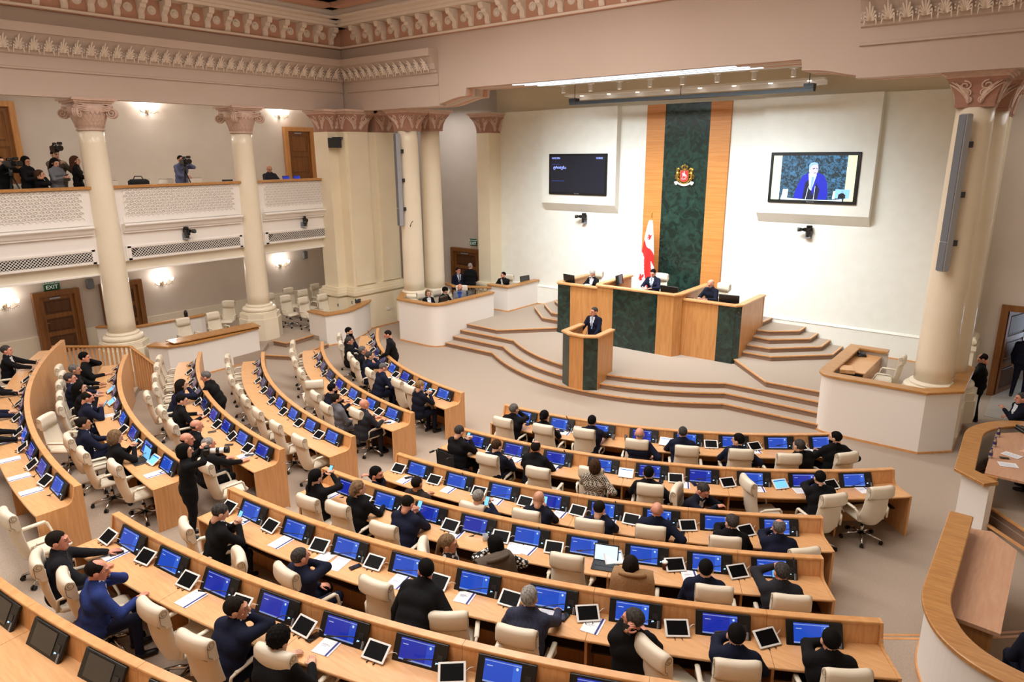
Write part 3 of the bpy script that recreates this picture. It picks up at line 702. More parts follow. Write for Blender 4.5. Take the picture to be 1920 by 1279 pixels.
b = MB(); b.prism([(-.46, 11.7), (-.2, 11.8), (.14, 11.4), (.12, 9.1), (-.44, 9.13)], .90, .95); b.build('table_top', 'table_red', b5)
b = MB(); b.bx(-.4, .05, 9.2, 9.24, .28, .9); b.bx(-.42, -.38, 9.2, 11.4, .28, .9); b.build('table_support', 'oak_v', b5)
# left gallery enclosures
L = [(-20.28, 12.0), (-20.12, 10.6), (-20.1, 9.7), (-20.3, 9.05), (-20.9, 8.75)][::-1]
g1 = booth('gallery_enclosure', 'white curved enclosure wall with oak counter in front of the gallery seats', L, 0, 1.08, .42, cap='oak')
b = MB(); b.prism([(-20.2, 9.2), (-20.12, 12.0), (-20.75, 12.1), (-20.75, 9.2)], 1.12, 1.15); b.build('counter_top', 'oak', g1)
b = MB(); b.bx(-20.7, -20.3, 9.3, 12.0, 1.06, 1.13); b.build('counter_support', 'wall_white', g1)
L = [(-20.75, 14.3), (-19.75, 14.28), (-19.55, 15.2), (-20.2, 16.6), (-20.6, 17.0)]; L = rnd(rnd(L, 3, .5), 2, .4)
g2 = booth('curved_booth', 'white curved booth with telephone in front of the rows of spare chairs', L, 0, 1.16, .34)
L = [(-24.4, 8.7), (-23.3, 9.4), (-23.2, 11.6), (-23.3, 11.8)]
g3 = booth('gallery_partition', 'low white partition with oak rail behind the gallery seats', L, .3, 1.15, .2)

# slatted stair railing
rl = empty('stair_railing'); tag(rl, 'slatted wooden stair railing between the benches and the left gallery', 'railing')
pts = [((-21.2, 6.4), 1.5, .35), ((-19.48, 7.7), 1.5, .35), ((-18.85, 8.0), 1.02, .1)]
for (p0, z0, f0), (p1, z1, f1) in zip(pts[:-1], pts[1:]):
    a, c = Vector((*p0, z0)), Vector((*p1, z1)); d = c-a; L_ = d.length
    q = d.to_track_quat('X', 'Z').to_matrix(); b = MB(); b.rbox((a+c)/2, (L_+.03, .09, .05), .012, q); b.build('hand_rail', 'oak', rl)
    n = 17 if L_ > 1.2 else 9; SL = MB(); 
    for i in range(n):
        t = (i+.5)/n; p = a+d*t; fz = f0+(f1-f0)*t; b = MB(); b.box((p.x, p.y, (p.z+fz)/2-.02), (.035, .05, p.z-fz), Matrix.Rotation(math.atan2(d.y, d.x), 3, 'Z')); b.build('baluster', 'wood', rl)

# ---- wall panel, crest
b = MB(); b.bx(X0-1.5, X0-.82, YB-.09, YB+.01, 1.35, 8.07); b.bx(X0+.77, X0+1.45, YB-.09, YB+.01, 1.35, 8.07); wp = b.build('wall_panel', 'oak_panel'); tag(wp, 'tall oak and green marble panel on the stage wall', 'wall panel')
b = MB(); b.bx(X0-.82, X0+.77, YB-.085, YB+.01, 1.35, 8.07); b.build('marble_slab', 'marble', wp)
cr = empty('coat_of_arms', (X0+.0, YB-.1, 5.78)); tag(cr, 'gold crest with red shield and two lions on green marble', 'crest')
def flat(pts, y0, y1):
    b = MB(); n = len(pts); b.add([(x, y0, z) for x, z in pts]+[(x, y1, z) for x, z in pts], [tuple(range(n)), tuple(range(2*n-1, n-1, -1))]+[((i+1) % n, i, n+i, n+(i+1) % n) for i in range(n)]); return b
fixn(flat([(-.155, .16), (.155, .16), (.155, -.16), (.09, -.22), (0, -.245), (-.09, -.22), (-.155, -.16)], -.05, .0).build('shield_border', 'gold', cr))
fixn(flat([(-.135, .14), (.135, .14), (.135, -.15), (.08, -.2), (0, -.222), (-.08, -.2), (-.135, -.15)], -.062, -.045).build('shield', 'red', cr))
b = MB(); b.ball((.0, -.065, .0), (.06, .012, .035), 10, 6); b.ball((-.05, -.065, .045), (.022, .012, .03), 8, 6); b.ball((0, -.068, .06), (.022, .014, .045), 8, 6); b.ball((0, -.07, .115), (.014, .01, .016), 8, 6)
b.tube([(-.04, -.065, -.02), (-.06, -.065, -.08)], .010, 5); b.tube([(.04, -.065, -.02), (.055, -.065, -.085)], .010, 5); b.tube([(.06, -.065, .01), (.09, -.065, -.03), (.085, -.065, -.09)], .009, 5); b.tube([(.03, -.07, .07), (-.07, -.07, -.1)], .005, 5); b.tube([(-.09, -.065, -.12), (-.03, -.065, -.135), (.05, -.065, -.12), (.09, -.065, -.13)], .013, 5); b.build('rider', 'crest_white', cr)
for s in (-1, 1):
    b = MB(); b.tube([(s*.23, -.03, -.22), (s*.255, -.035, -.1), (s*.25, -.04, .03), (s*.24, -.04, .14)], [.025, .035, .06, .05], 8); b.ball((s*.225, -.045, .2), (.055, .04, .045), 10, 6); b.ball((s*.18, -.05, .185), (.03, .025, .02), 8, 5); b.ball((s*.26, -.03, .16), (.055, .03, .075), 8, 6)
    b.tube([(s*.24, -.045, .1), (s*.18, -.055, .05), (s*.15, -.055, .08)], .018, 6); b.tube([(s*.245, -.045, .04), (s*.17, -.055, -.04)], .016, 6); b.tube([(s*.25, -.04, -.08), (s*.19, -.05, -.13), (s*.2, -.05, -.2)], .02, 6)
    b.tube([(s*.27, -.03, -.1), (s*.32, -.03, -.12), (s*.33, -.03, -.03), (s*.30, -.03, .02)], .009, 5); b.build('lion', 'gold', cr)
b = MB(); b.lathe([(.085, .165), (.09, .2), (.08, .205)], 14); 
for k in range(5):
    a = -.8+.4*k; b.tube([(.085*math.sin(a*1.4), -.05-.03*math.cos(a), .2), (.15*math.sin(a*1.2), -.05-.04*math.cos(a), .27), (.10*math.sin(a), -.05, .315), (0, -.04, .305)], .010, 5)
b.ball((0, -.04, .325), .018, 8, 5); b.tube([(0, -.04, .33), (0, -.04, .36)], .005, 4); b.tube([(-.012, -.04, .35), (.012, -.04, .35)], .005, 4); b.build('crown', 'gold', cr)
b = MB(); n = 14
for k in range(n):
    t0, t1 = -1+2*k/n, -1+2*(k+1)/n; z = lambda t: -.33+.1*t*t; b.add([(.26*t0, -.055, z(t0)-.03), (.26*t1, -.055, z(t1)-.03), (.26*t1, -.055, z(t1)+.03), (.26*t0, -.055, z(t0)+.03), (.26*t0, -.03, z(t0)-.03), (.26*t1, -.03, z(t1)-.03), (.26*t1, -.03, z(t1)+.03), (.26*t0, -.03, z(t0)+.03)], [(0,1,2,3),(3,2,6,7),(1,0,4,5)])
for s in (-1, 1): b.ball((s*.3, -.045, -.25), (.06, .03, .045), 8, 5); b.ball((s*.28, -.05, -.3), (.05, .03, .03), 8, 5)
b.build('ribbon', 'crest_white', cr)
b = MB(); b.tube([(-.2, -.04, -.16), (-.12, -.05, -.25), (0, -.055, -.29), (.12, -.05, -.25), (.2, -.04, -.16)], .018, 6); b.build('vine', 'gold', cr)

# ---- flag on its pole
fg = empty('flag', (-11.25, 21.75, 1.35)); tag(fg, 'white flag with red crosses on a pole behind the chairman', 'flag')
b = MB(); b.tube([(0, 0, 0), (0, 0, 3.0)], .016, 8); b.build('flag_pole', 'oak', fg)
b = MB(); b.lathe([(.012, 3.0), (.03, 3.03), (.02, 3.06), (.012, 3.1), (.03, 3.15), (.0, 3.24)], 10); b.build('finial', 'gold', fg)
nu, nv = 44, 60; b = MB(); V = []
for j in range(nv+1):
    v = j/nv
    for i in range(nu+1):
        u = i/nu; wd = .12+.72*v**.8; fold = .06*math.sin(u*9+v*2.)*(.3+v)
        V.append((-.05*v-wd*.62+wd*u*1.0+.0, -.03-.10*math.sin(PI*u)*v+fold, 2.92-2.35*v-.28*v*abs(u-.75)))
F = []; M_ = []
for j in range(nv):
    for i in range(nu):
        F.append((j*(nu+1)+i, j*(nu+1)+i+1, (j+1)*(nu+1)+i+1, (j+1)*(nu+1)+i)); u, v = (i+.5)/nu, (j+.5)/nv
        red = False
        if abs(v+.10*(u-.5)*-1-.46-.12*(u-.5)) < .085: red = True                     # cross band
        if v > .46 and abs(u-(.28+.55*v*.9)) < .16: red = True
        for (cu, cv, su, sv) in ((.58, .235, .2, .042), (.32, .80, .17, .05)):
            du, dv = (u-cu)/su, (v-cv)/sv; du, dv = du*.92-dv*.3, du*.3+dv*.92
            if (abs(du) < .3+.12*abs(dv) and abs(dv) < .95) or (abs(dv) < .3+.12*abs(du) and abs(du) < .95): red = True
        M_.append(1 if red else 0)
b.add(V, F, 0, True); b.m = M_; b.build('cloth', ['flag_white', 'red'], fg)

# ---- screen housings, television screens
def housing(x0, x1, lab):
    b = MB(); b.extr([(YB+.01, 8.08), (YB-.28, 8.08), (YB-.28, 4.68), (YB+.01, 4.36)], 'x', x0, x1); return fixn(S('screen_housing', b, 'wall_stage', lab))
housing(-16.12, -12.88, 'projecting white housing of the left screen'); housing(-7.78, -4.54, 'projecting white housing of the right screen')
mat('tv_dark', (24, 28, 40), .3, emit=.35); mat('tv_text', (150, 170, 255), .5, emit=1.4); mat('tv_text2', (60, 80, 160), .5, emit=.5)
mat('pic_cream', (205, 214, 170), .5, emit=1.0); mat('pic_blue', (18, 30, 170), .5, emit=.55); mat('pic_navy', (14, 16, 50), .5, emit=.5); mat('pic_shirt', (190, 220, 245), .5, emit=1.0); mat('pic_tie', (120, 150, 215), .5, emit=.9)
mat('pic_skin', (190, 172, 205), .5, emit=.9); mat('pic_hair', (130, 165, 215), .5, emit=.9); mat('pic_white', (215, 235, 245), .5, emit=1.0); mat('pic_inset', (120, 175, 220), .5, emit=.9); mat('pic_dark', (16, 14, 28), .5, emit=.3)
m = mat('pic_marble', (40, 110, 140), .5); nt = m.node_tree; tc = nt.nodes.new('ShaderNodeTexCoord'); nz = nt.nodes.new('ShaderNodeTexNoise'); nz.inputs['Scale'].default_value = 9; nz.inputs['Detail'].default_value = 8; nz.inputs['Distortion'].default_value = 1.5
crp = nt.nodes.new('ShaderNodeValToRGB'); crp.color_ramp.elements[0].position = .42; crp.color_ramp.elements[0].color = srgb(8, 50, 60); crp.color_ramp.elements[1].position = .66; crp.color_ramp.elements[1].color = srgb(80, 160, 215)
nt.links.new(tc.outputs['Object'], nz.inputs[0]); nt.links.new(nz.outputs[0], crp.inputs[0]); bs = nt.nodes['Principled BSDF']; nt.links.new(crp.outputs[0], bs.inputs['Emission Color']); bs.inputs['Emission Strength'].default_value = .75; bs.inputs['Base Color'].default_value = (.01, .01, .01, 1)
def tv(cx, lab):
    o = empty('television', (cx, YB-.30, 5.75)); tag(o, lab, 'television')
    b = MB(); b.rbox((0, -.0, 0), (2.53, .07, 1.48), .012); b.build('bezel', 'black', o)
    text('maker_mark', 'Panasonic', .055, 'silver', o, (0, -.037, -.69), (PI/2, 0, 0)); return o
t1 = tv(-14.485, 'black wall television showing a dark text page')
b = MB(); b.bx(-1.19, 1.19, -.040, -.036, -.655, .665); s1 = b.build('screen', 'tv_dark', t1)
text('screen_text', '10.02.2026', .085, 'tv_text', s1, (-1.13, -.042, .58), (PI/2, 0, 0), 'LEFT'); text('screen_text', '12:30:02', .085, 'tv_text', s1, (1.10, -.042, .58), (PI/2, 0, 0), 'RIGHT')
text('screen_text', 'ტრიბუნა', .13, 'tv_text', s1, (-1.06, -.042, .24), (PI/2, 0, 0), 'LEFT'); text('screen_text', 'გამომსვლელი', .045, 'tv_text2', s1, (-1.12, -.042, .36), (PI/2, 0, 0), 'LEFT'); text('screen_text', 'დღის წესრიგის საკითხი', .045, 'tv_text2', s1, (-1.12, -.042, -.24), (PI/2, 0, 0), 'LEFT')
t2 = tv(-6.175, 'black wall television showing a man in a blue suit')
b = MB(); b.bx(-1.17, 1.17, -.040, -.036, -.645, .645); s2 = b.build('screen', 'pic_marble', t2)
def pic(nm, pts, m, k):
    # pts in screen fractions (0..1, 0..1 from top left), layered a millimetre apart
    P = [(-1.17+2.34*x, .645-1.29*y) for x, y in pts]; fixn(flat(P, -.040-.0012*k, -.0395-.0012*(k-1)).build(nm, m, s2))
el = lambda cx, cy, rx, ry, n=18: [(cx+rx*math.cos(2*PI*i/n), cy+ry*math.sin(2*PI*i/n)) for i in range(n)]
pic('picture_wall', [(0, 0), (.105, 0), (.105, 1), (0, 1)], 'pic_cream', 1); pic('picture_wall', [(.895, 0), (1, 0), (1, 1), (.895, 1)], 'pic_cream', 1)
pic('picture_suit', [(.29, .98), (.30, .84), (.335, .62), (.38, .45), (.45, .38), (.57, .38), (.64, .44), (.68, .6), (.70, .84), (.69, .98)], 'pic_blue', 2)
pic('picture_lapel', [(.40, .98), (.42, .6), (.47, .5), (.52, .9), (.55, .6), (.6, .75), (.58, .98)], 'pic_navy', 3)
pic('picture_shirt', [(.45, .40), (.55, .42), (.50, .78), (.475, .74)], 'pic_shirt', 4); pic('picture_tie', [(.492, .47), (.525, .47), (.505, .76), (.488, .72)], 'pic_tie', 5)
pic('picture_head', el(.505, .30, .056, .155), 'pic_skin', 5); pic('picture_hair', [(.449, .30), (.447, .22), (.465, .165), (.5, .145), (.54, .16), (.56, .21), (.545, .2), (.5, .21), (.47, .24), (.46, .32)], 'pic_hair', 6)
pic('picture_brow', [(.495, .29), (.52, .275), (.52, .295), (.498, .31)], 'pic_dark', 6); pic('picture_brow', [(.533, .275), (.552, .285), (.552, .30), (.535, .292)], 'pic_dark', 6); pic('picture_mouth', [(.51, .385), (.54, .375), (.54, .385), (.512, .395)], 'pic_dark', 6)
pic('picture_lectern', [(.13, .97), (.14, .9), (.22, .96), (.45, .985), (.75, .985), (.87, .95), (.88, 1), (.13, 1)], 'pic_white', 6); pic('picture_lectern', [(.14, .92), (.15, .76), (.215, .76), (.21, .94)], 'pic_white', 6); pic('picture_lectern', [(.76, .96), (.765, .78), (.79, .78), (.79, .95)], 'pic_white', 6)
pic('picture_microphone', [(.437, .98), (.462, .68), (.466, .68), (.442, .98)], 'pic_white', 7); pic('picture_microphone', [(.535, .98), (.542, .68), (.546, .68), (.540, .98)], 'pic_white', 7)
pic('picture_inset', [(.79, .74), (.96, .74), (.955, .94), (.785, .94)], 'pic_inset', 7); pic('picture_interpreter', [(.825, .94), (.83, .85), (.86, .82), (.885, .82), (.91, .86), (.912, .94)], 'pic_dark', 8); pic('picture_interpreter_head', el(.872, .79, .013, .03, 12), 'pic_tie', 9)

# ---- remote cameras
def ptz(name, loc, rz, lab, pan=0.):
    o = empty(name, loc, rz); tag(o, lab, 'camera', 'remote studio cameras')
    b = MB(); b.bx(-.1, .1, -.02, .06, -.26, -.06); b.bx(-.08, .08, -.16, .0, -.24, -.2); b.build('wall_bracket', 'silver', o)
    h = empty('camera_head', (0, -.14, 0)); h.parent = o; h.rotation_euler = (0, 0, pan)
    b = MB(); b.tube([(0, 0, -.2), (0, 0, -.08)], .05, 10); b.bx(-.07, -.05, -.05, .05, -.12, .06); b.bx(.05, .07, -.05, .05, -.12, .06); b.build('pan_head', 'steel_dark', h)
    b = MB(); b.rbox((0, .0, .02), (.1, .26, .11), .012); b.rbox((.0, .03, .11), (.08, .16, .07), .01); b.build('camera_body', 'black', h)
    b = MB(); b.tube([(0, -.13, .02), (0, -.19, .02), (0, -.20, .02), (0, -.31, .02)], [.045, .045, .06, .065], 14); b.build('lens', 'black_gloss', h)
    b = MB(); b.tube([(.05, .1, .05), (.1, .12, -.02), (.09, .1, -.12), (.05, .08, -.2)], .008, 5); b.build('cable', 'black', h); return o
ptz('remote_camera', (-14.3, YB, 4.2), 0, 'remote camera on the wall below the left television', R_(-55)); ptz('remote_camera', (-6.2, YB, 4.2), 0, 'remote camera on the wall below the right television', R_(-60))
ptz('remote_camera', (-21.71, 10.7, 4.22), PI/2, 'remote camera on the white parapet between the two gallery columns', R_(20)); ptz('remote_camera', (-21.71, 15.05, 4.24), PI/2, 'remote camera on the white parapet beside the corner pier', R_(-25))
# ---- line array loudspeakers on the columns
def array(loc, rz, lab):
    o = empty('line_array_speaker', loc, rz); tag(o, lab, 'loudspeaker', 'line array loudspeakers')
    b = MB(); b.rbox((0, 0, 0), (.2, .17, 3.2), .02); b.build('housing', 'silver', o)
    for z in (.0,): b = MB(); b.bx(-.085, .085, -.094, -.08, -1.58, -.98); b.bx(-.085, .085, -.094, -.08, -.96, 1.58); b.build('grille', 'mesh_grey', o)
    for z in (1.0, 0., -1.): b = MB(); b.bx(.03, .08, .08, .2, z-.06, z+.06); b.build('bracket', 'steel_dark', o)
array((-18.85, 17.18, 5.62), R_(-17), 'tall grey line array speaker on the left paired columns'); array((-1.98, 17.16, 5.62), R_(-37), 'tall grey line array speaker on the right column')
b = MB(); b.tube([(-18.55, 17.35, 4.05), (-18.5, 17.3, 4.0), (-18.45, 17.32, 4.15), (-18.4, 17.35, 4.2)], .012, 5); tag(b.build('loose_cable', 'black'), 'short black cable end below the left line array speaker', 'cable')
# ---- stage lighting rail, spotlights, projection screen bar
b = MB(); b.bx(-14.5, -5.9, 21.1, 21.5, 8.42, 8.48); b.bx(-14.5, -5.9, 21.46, 21.5, 8.3, 8.48); lr = b.build('light_shelf', 'white_plastic'); tag(lr, 'long white shelf of downlights above the stage', 'light shelf')
for i in range(8): b = MB(); b.lathe([(.06, 0), (.06, .012)], 12, (-13.9+1.08*i, 21.3, 8.405)); b.build('downlight', 'bulb', lr)
b = MB(); b.bx(-14.0, -5.6, 19.45, 19.6, 8.62, 8.68); b.build('track', 'white_plastic', lr)
for i in range(8):
    sp = empty('spotlight', (-13.43+1.03*i, 19.5, 8.58)); tag(sp, '%s white track spotlight from the left above the stage' % ORD[i], 'spotlight', 'track spotlights above the stage')
    b = MB(); b.bx(-.11, .11, -.03, .03, .0, .05); b.tube([(0, 0, 0), (0, 0, -.03)], .015, 6); b.build('gear_tray', 'white_plastic', sp); b = MB(); b.lathe([(.065, -.2), (.065, -.03), (.05, -.02)], 16, caps=False); b.build('can', 'white_plastic', sp); b = MB(); b.lathe([(.058, -.19), (.0, -.185)], 16, caps=False); b.build('lamp_face', 'bulb', sp)
b = MB(); b.bx(-13.35, -5.75, 19.72, 19.92, 8.02, 8.12); b.bx(-13.35, -13.1, 19.7, 19.95, 8.1, 8.22); b.bx(-6.0, -5.75, 19.7, 19.95, 8.1, 8.22); ps = b.build('projection_screen_case', 'black'); tag(ps, 'long black projection screen case hanging over the stage', 'screen case')
b = MB()
for x in (-13.2, -9.5, -5.9): b.tube([(x, 19.82, 8.1), (x, 19.82, 9.0)], .01, 5)
b.build('suspension_rod', 'steel_dark', ps)

for k, yy in enumerate((0., 6.2, 12.4)):              # made-up ring fixtures for the added fill lamps (above the frame)
    o = empty('fill_lamp', (-10.3, yy, 10.6)); tag(o, ('rearmost', 'middle', 'foremost')[k]+' added brass ring fill lamp high over the benches', 'fill_lamp'); b = MB(); b.tube([(.9*math.cos(a), .9*math.sin(a), 0) for a in [2*PI*i/32 for i in range(33)]], .03, 8); b.build('ring', 'brass', o)
    b = MB(); b.tube([(0, 0, .1), (0, 0, .9)], .02, 6); b.build('rod', 'brass', o)
    for i in range(8): a = 2*PI*i/8; b = MB(); b.ball((.9*math.cos(a), .9*math.sin(a), .1), .08, 12, 8); b.build('globe', 'bulb', o)
# ---- sconces, exit signs, wall speakers
def sconce(loc, rz, lab, n=4, power=14):
    o = empty('wall_sconce', loc, rz); tag(o, lab, 'wall lamp', 'crystal wall sconces')
    b = MB(); b.ball((0, -.03, -.03), (.06, .03, .09), 10, 6)
    sh = MB(); cx = MB()
    for i in range(n):
        x = -.3+.6*i/(n-1); b.tube([(0, -.05, -.08), (x*.5, -.14, -.14), (x, -.16, -.06), (x, -.16, .0)], .012, 6)
        sh.lathe([(.03, 0), (.06, .05), (.07, .11), (.062, .11), (.05, .05)], 12, (x, -.16, .01), caps=False)
        for j in range(3): cx.ball((x+.035*(j-1), -.16, -.09-.03*(j % 2)), (.011, .011, .026), 5, 4)
    for i in range(9): cx.ball((-.2+.05*i, -.1, -.17-.02*(i % 2)), (.010, .010, .026), 5, 4)
    b.build('arm', 'brass', o); sh.build('shade', 'bulb', o); cx.build('crystal', 'clear', o)
    l = lamp('sconce_bulb', 'POINT', (0, -.2, .14), power, (1, .93, .87), shadow_soft_size=.12); l.parent = o
for y, zz, t in ((11.69, 8.05, 'crystal sconce high on the upper gallery wall between the columns'), (16.83, 8.06, 'crystal sconce above the upper gallery door'), (6.56, 2.13, 'crystal sconce at the left edge of the lower gallery wall'), (11.38, 2.15, 'crystal sconce above the two gallery armchairs'), (16.25, 2.18, 'crystal sconce above the rows of spare chairs')):
    sconce((XG+.02, y, zz), PI/2, t, 4, 50 if zz > 5 else 28)
def exit_sign(loc, rz, lab, w_=.46):
    o = empty('exit_sign', loc, rz); tag(o, lab, 'sign', 'exit signs'); b = MB(); b.rbox((0, 0, 0), (w_, .03, .3), .006); b.build('plate', 'green_sign', o)
    text('lettering', 'EXIT', .17, 'sign_white', o, (0, -.017, -.055), (PI/2, 0, 0)); text('lettering', 'გასასვლელი', .07, 'sign_white', o, (0, -.017, .085), (PI/2, 0, 0))
exit_sign((XG+.05, 7.9, 2.52), PI/2, 'green EXIT sign above the lower gallery door'); exit_sign((-20.45, 22.86, 2.75), 0, 'green EXIT sign above the door behind the standing men', .4)
for y, lab in ((9.0, 'grey wall speaker beside the exit sign'), (17.42, 'grey wall speaker near the gallery end wall')):
    o = empty('wall_speaker', (XG+.06, y, 2.42), PI/2); tag(o, lab, 'loudspeaker'); b = MB(); b.rbox((0, -.06, 0), (.22, .14, .34), .03); b.build('cabinet', 'grey_plastic', o); b = MB(); b.rbox((0, -.135, 0), (.18, .01, .3), .004); b.build('grille', 'mesh_grey', o)
o = empty('hanging_monitor', (-20.95, 16.1, 6.92), R_(62)); tag(o, 'small black monitor bracketed to the corner pier', 'monitor'); b = MB(); b.rbox((0, -.1, 0), (.46, .09, .34), .012); b.build('case', 'black', o); b = MB(); b.bx(-.05, .3, -.08, .12, .14, .2); b.build('bracket', 'steel_dark', o)

# ---- desk things on the stage and in the booths
def desk_monitor(loc, rz, lab, wd=.52, ht=.32):
    o = empty('desk_monitor', loc, rz); tag(o, lab, 'monitor', 'black desk monitors'); b = MB(); b.rbox((0, 0, .1+ht/2), (wd, .035, ht), .008, Matrix.Rotation(R_(-8), 3, 'X')); b.build('case', 'black', o)
    b = MB(); b.rbox((0, .05, .01), (.22, .16, .02), .006); b.bx(-.03, .03, .04, .06, .01, .2); b.build('stand', 'black_gloss', o); b = MB(); b.box((0, -.02, .1+ht/2), (wd-.03, .004, ht-.03), Matrix.Rotation(R_(-8), 3, 'X')); b.build('screen', 'glass_dark', o); return o
desk_monitor((-13.25, 19.72, 2.05), R_(170), 'black monitor at the left end of the rostrum'); desk_monitor((-11.6, 20.3, 2.12), R_(95), 'black monitor seen edge-on beside the chairman'); desk_monitor((-9.35, 19.45, 2.14), R_(175), 'wide black monitor at the chairman right side', .62, .3); desk_monitor((-7.55, 19.72, 2.02), R_(188), 'black monitor at the right end of the rostrum', .6, .32)
desk_monitor((-16.7, 21.7, 1.34), R_(80), 'thin black monitor edge-on in the small stage booth', .5, .36); desk_monitor((-17.05, 18.85, 1.22), R_(100), 'black monitor in front of the clerk in grey'); desk_monitor((-17.1, 17.45, 1.22), R_(100), 'black monitor in front of the dark haired clerk')
def laptop(loc, rz, lab, lit=None):
    o = empty('laptop', loc, rz); tag(o, lab, 'laptop'); b = MB(); b.rbox((0, 0, .009), (.34, .24, .018), .006); b.build('base', 'steel_dark', o); b = MB(); b.rbox((0, .15, .12), (.34, .014, .23), .005, Matrix.Rotation(R_(-20), 3, 'X')); b.build('lid', 'black', o)
    b = MB(); b.box((0, .141, .12), (.31, .002, .2), Matrix.Rotation(R_(-20), 3, 'X')); b.build('screen', lit or 'glass_dark', o); b = MB(); b.bx(-.14, .14, -.03, .08, .018, .021); b.build('keyboard', 'black', o); return o
laptop((-8.75, 19.72, 2.02), R_(180), 'closed-angle black laptop in front of the bald presidium member'); laptop((-16.95, 20.65, 1.34), R_(150), 'black laptop in front of the man in the small stage booth')
def telephone(loc, rz, lab):
    o = empty('telephone', loc, rz); tag(o, lab, 'telephone', 'black desk telephones'); b = MB(); b.rbox((0, 0, .04), (.2, .22, .06), .015, Matrix.Rotation(R_(14), 3, 'X')); b.build('body', 'black', o)
    b = MB(); b.tube([(-.08, -.1, .085), (-.08, -.08, .1), (-.08, .06, .12), (-.08, .09, .115)], [.024, .018, .018, .024], 8); b.build('handset', 'black_gloss', o); b = MB(); b.rbox((.03, -.03, .075), (.1, .12, .006), .002, Matrix.Rotation(R_(14), 3, 'X')); b.build('keypad', 'steel_dark', o)
telephone((-3.75, 19.4, 1.3), .4, 'black desk telephone in the empty right booth'); telephone((-.1, 16.95, .9), 1.0, 'black desk telephone at the far end of the bottle table'); telephone((-20.45, 16.3, 1.18), .8, 'black desk telephone on the curved booth by the corner pier')
b = MB(); b.rbox((-16.85, 19.25, 1.33), (.32, .36, .2), .02); pr = b.build('printer', 'white_plastic'); tag(pr, 'white printer at the end of the clerks booth', 'printer'); b = MB(); b.rbox((-16.68, 19.25, 1.36), (.02, .28, .03), .004); b.build('paper_slot', 'steel_dark', pr)
def bottle(loc, lab, cap='pic_blue'):
    o = empty('water_bottle', loc); tag(o, lab, 'bottle', 'water bottles'); b = MB(); b.lathe([(.030, 0), (.033, .01), (.033, .12), (.026, .145), (.013, .17), (.013, .185)], 14); b.build('bottle_body', 'clear', o); b = MB(); b.lathe([(.0335, .055), (.0335, .10)], 14, caps=False); b.build('bottle_label', 'label_blue', o); b = MB(); b.lathe([(.015, .18), (.015, .205)], 10); b.build('cap', 'print_navy', o)
bottle((-.47, 16.3, .9), 'water bottle farthest along the right edge table'); bottle((-.48, 15.68, .9), 'middle water bottle on the right edge table'); bottle((-.49, 15.02, .9), 'water bottle nearest the papers on the right edge table')
glass((-20.35, 15.3, 1.17), 'drinking glass on the curved booth nearest its corner'); glass((-20.3, 15.9, 1.17), 'drinking glass on the curved booth near the telephone')
b = MB(); b.lathe([(.06, 0), (.065, .16), (.04, .24), (.0, .26)], 14); tag(b.build('table_speaker', 'black', None, (-23.2, 11.1, 1.16)), 'small black rounded speaker on the gallery partition rail', 'speaker')
b = MB(); b.rbox((-11.95, 19.55, 2.24), (.1, .02, .14), .004, Matrix.Rotation(.3, 3, 'X')); tag(b.build('name_card', 'black'), 'small dark name card on the rostrum edge', 'name card')
# ================================================================== BENCH ROWS
def screen_mat(name, base, strip, strength, on=True):
    m = mat(name, (5, 5, 6), .15); nt = m.node_tree; bs = nt.nodes['Principled BSDF']
    tc = nt.nodes.new('ShaderNodeTexCoord'); sp = nt.nodes.new('ShaderNodeSeparateXYZ'); nt.links.new(tc.outputs['Object'], sp.inputs[0])
    def M(op, a, b_=None):
        n = nt.nodes.new('ShaderNodeMath'); n.operation = op
        for i, v in enumerate((a, b_)):
            if v is None: continue
            if isinstance(v, (int, float)): n.inputs[i].default_value = v
            else: nt.links.new(v, n.inputs[i])
        return n.outputs[0]
    x, z = sp.outputs['X'], sp.outputs['Z']
    def mix(f, a, c):
        n = nt.nodes.new('ShaderNodeMix'); n.data_type = 'RGBA'; nt.links.new(f, n.inputs[0])
        for i, v in ((6, a), (7, c)):
            if isinstance(v, tuple): n.inputs[i].default_value = v
            else: nt.links.new(v, n.inputs[i])
        return n.outputs[2]
    c = mix(M('GREATER_THAN', x, .105), srgb(*base), srgb(*strip))
    band = M('MULTIPLY', M('GREATER_THAN', z, .084), M('LESS_THAN', z, .092)); c = mix(M('MULTIPLY', band, .55), c, (.6, .7, 1, 1))
    lo = M('LESS_THAN', z, -.09); c = mix(M('MULTIPLY', lo, .5), c, (.55, .7, 1, 1))
    t1 = M('MULTIPLY', M('MULTIPLY', M('GREATER_THAN', x, -.16), M('LESS_THAN', x, -.10)), M('LESS_THAN', M('ABSOLUTE', M('SUBTRACT', z, .045)), .004)); c = mix(M('MULTIPLY', t1, .7), c, (.7, .8, 1, 1))
    d = M('SQRT', M('ADD', M('POWER', M('SUBTRACT', x, .145), 2.), M('POWER', M('SUBTRACT', z, .06), 2.))); c = mix(M('LESS_THAN', d, .013), c, (.75, .9, 1, 1))
    nt.links.new(c, bs.inputs['Emission Color']); bs.inputs['Emission Strength'].default_value = strength; return m
screen_mat('screen_blue', (40, 84, 205), (58, 108, 228), .85)
screen_mat('screen_angle_dim', (40, 44, 120), (60, 66, 150), .5)  # viewing-angle darkening of the far left screens put into the display colour
screen_mat('screen_blue2', (34, 52, 178), (46, 80, 205), .8)
mat('screen_off', (52, 40, 30), .1, coat=.5)  # brown reflection on the switched-off screens put into the base colour
mat('led_blue', (150, 205, 255), .4, emit=2.5)
mat('tab_lit', (205, 228, 245), .3, emit=.8); mat('tab_blue', (110, 185, 235), .3, emit=.8); mat('tab_head', (30, 70, 150), .3, emit=.6)
mat('under', (60, 40, 26), .7)
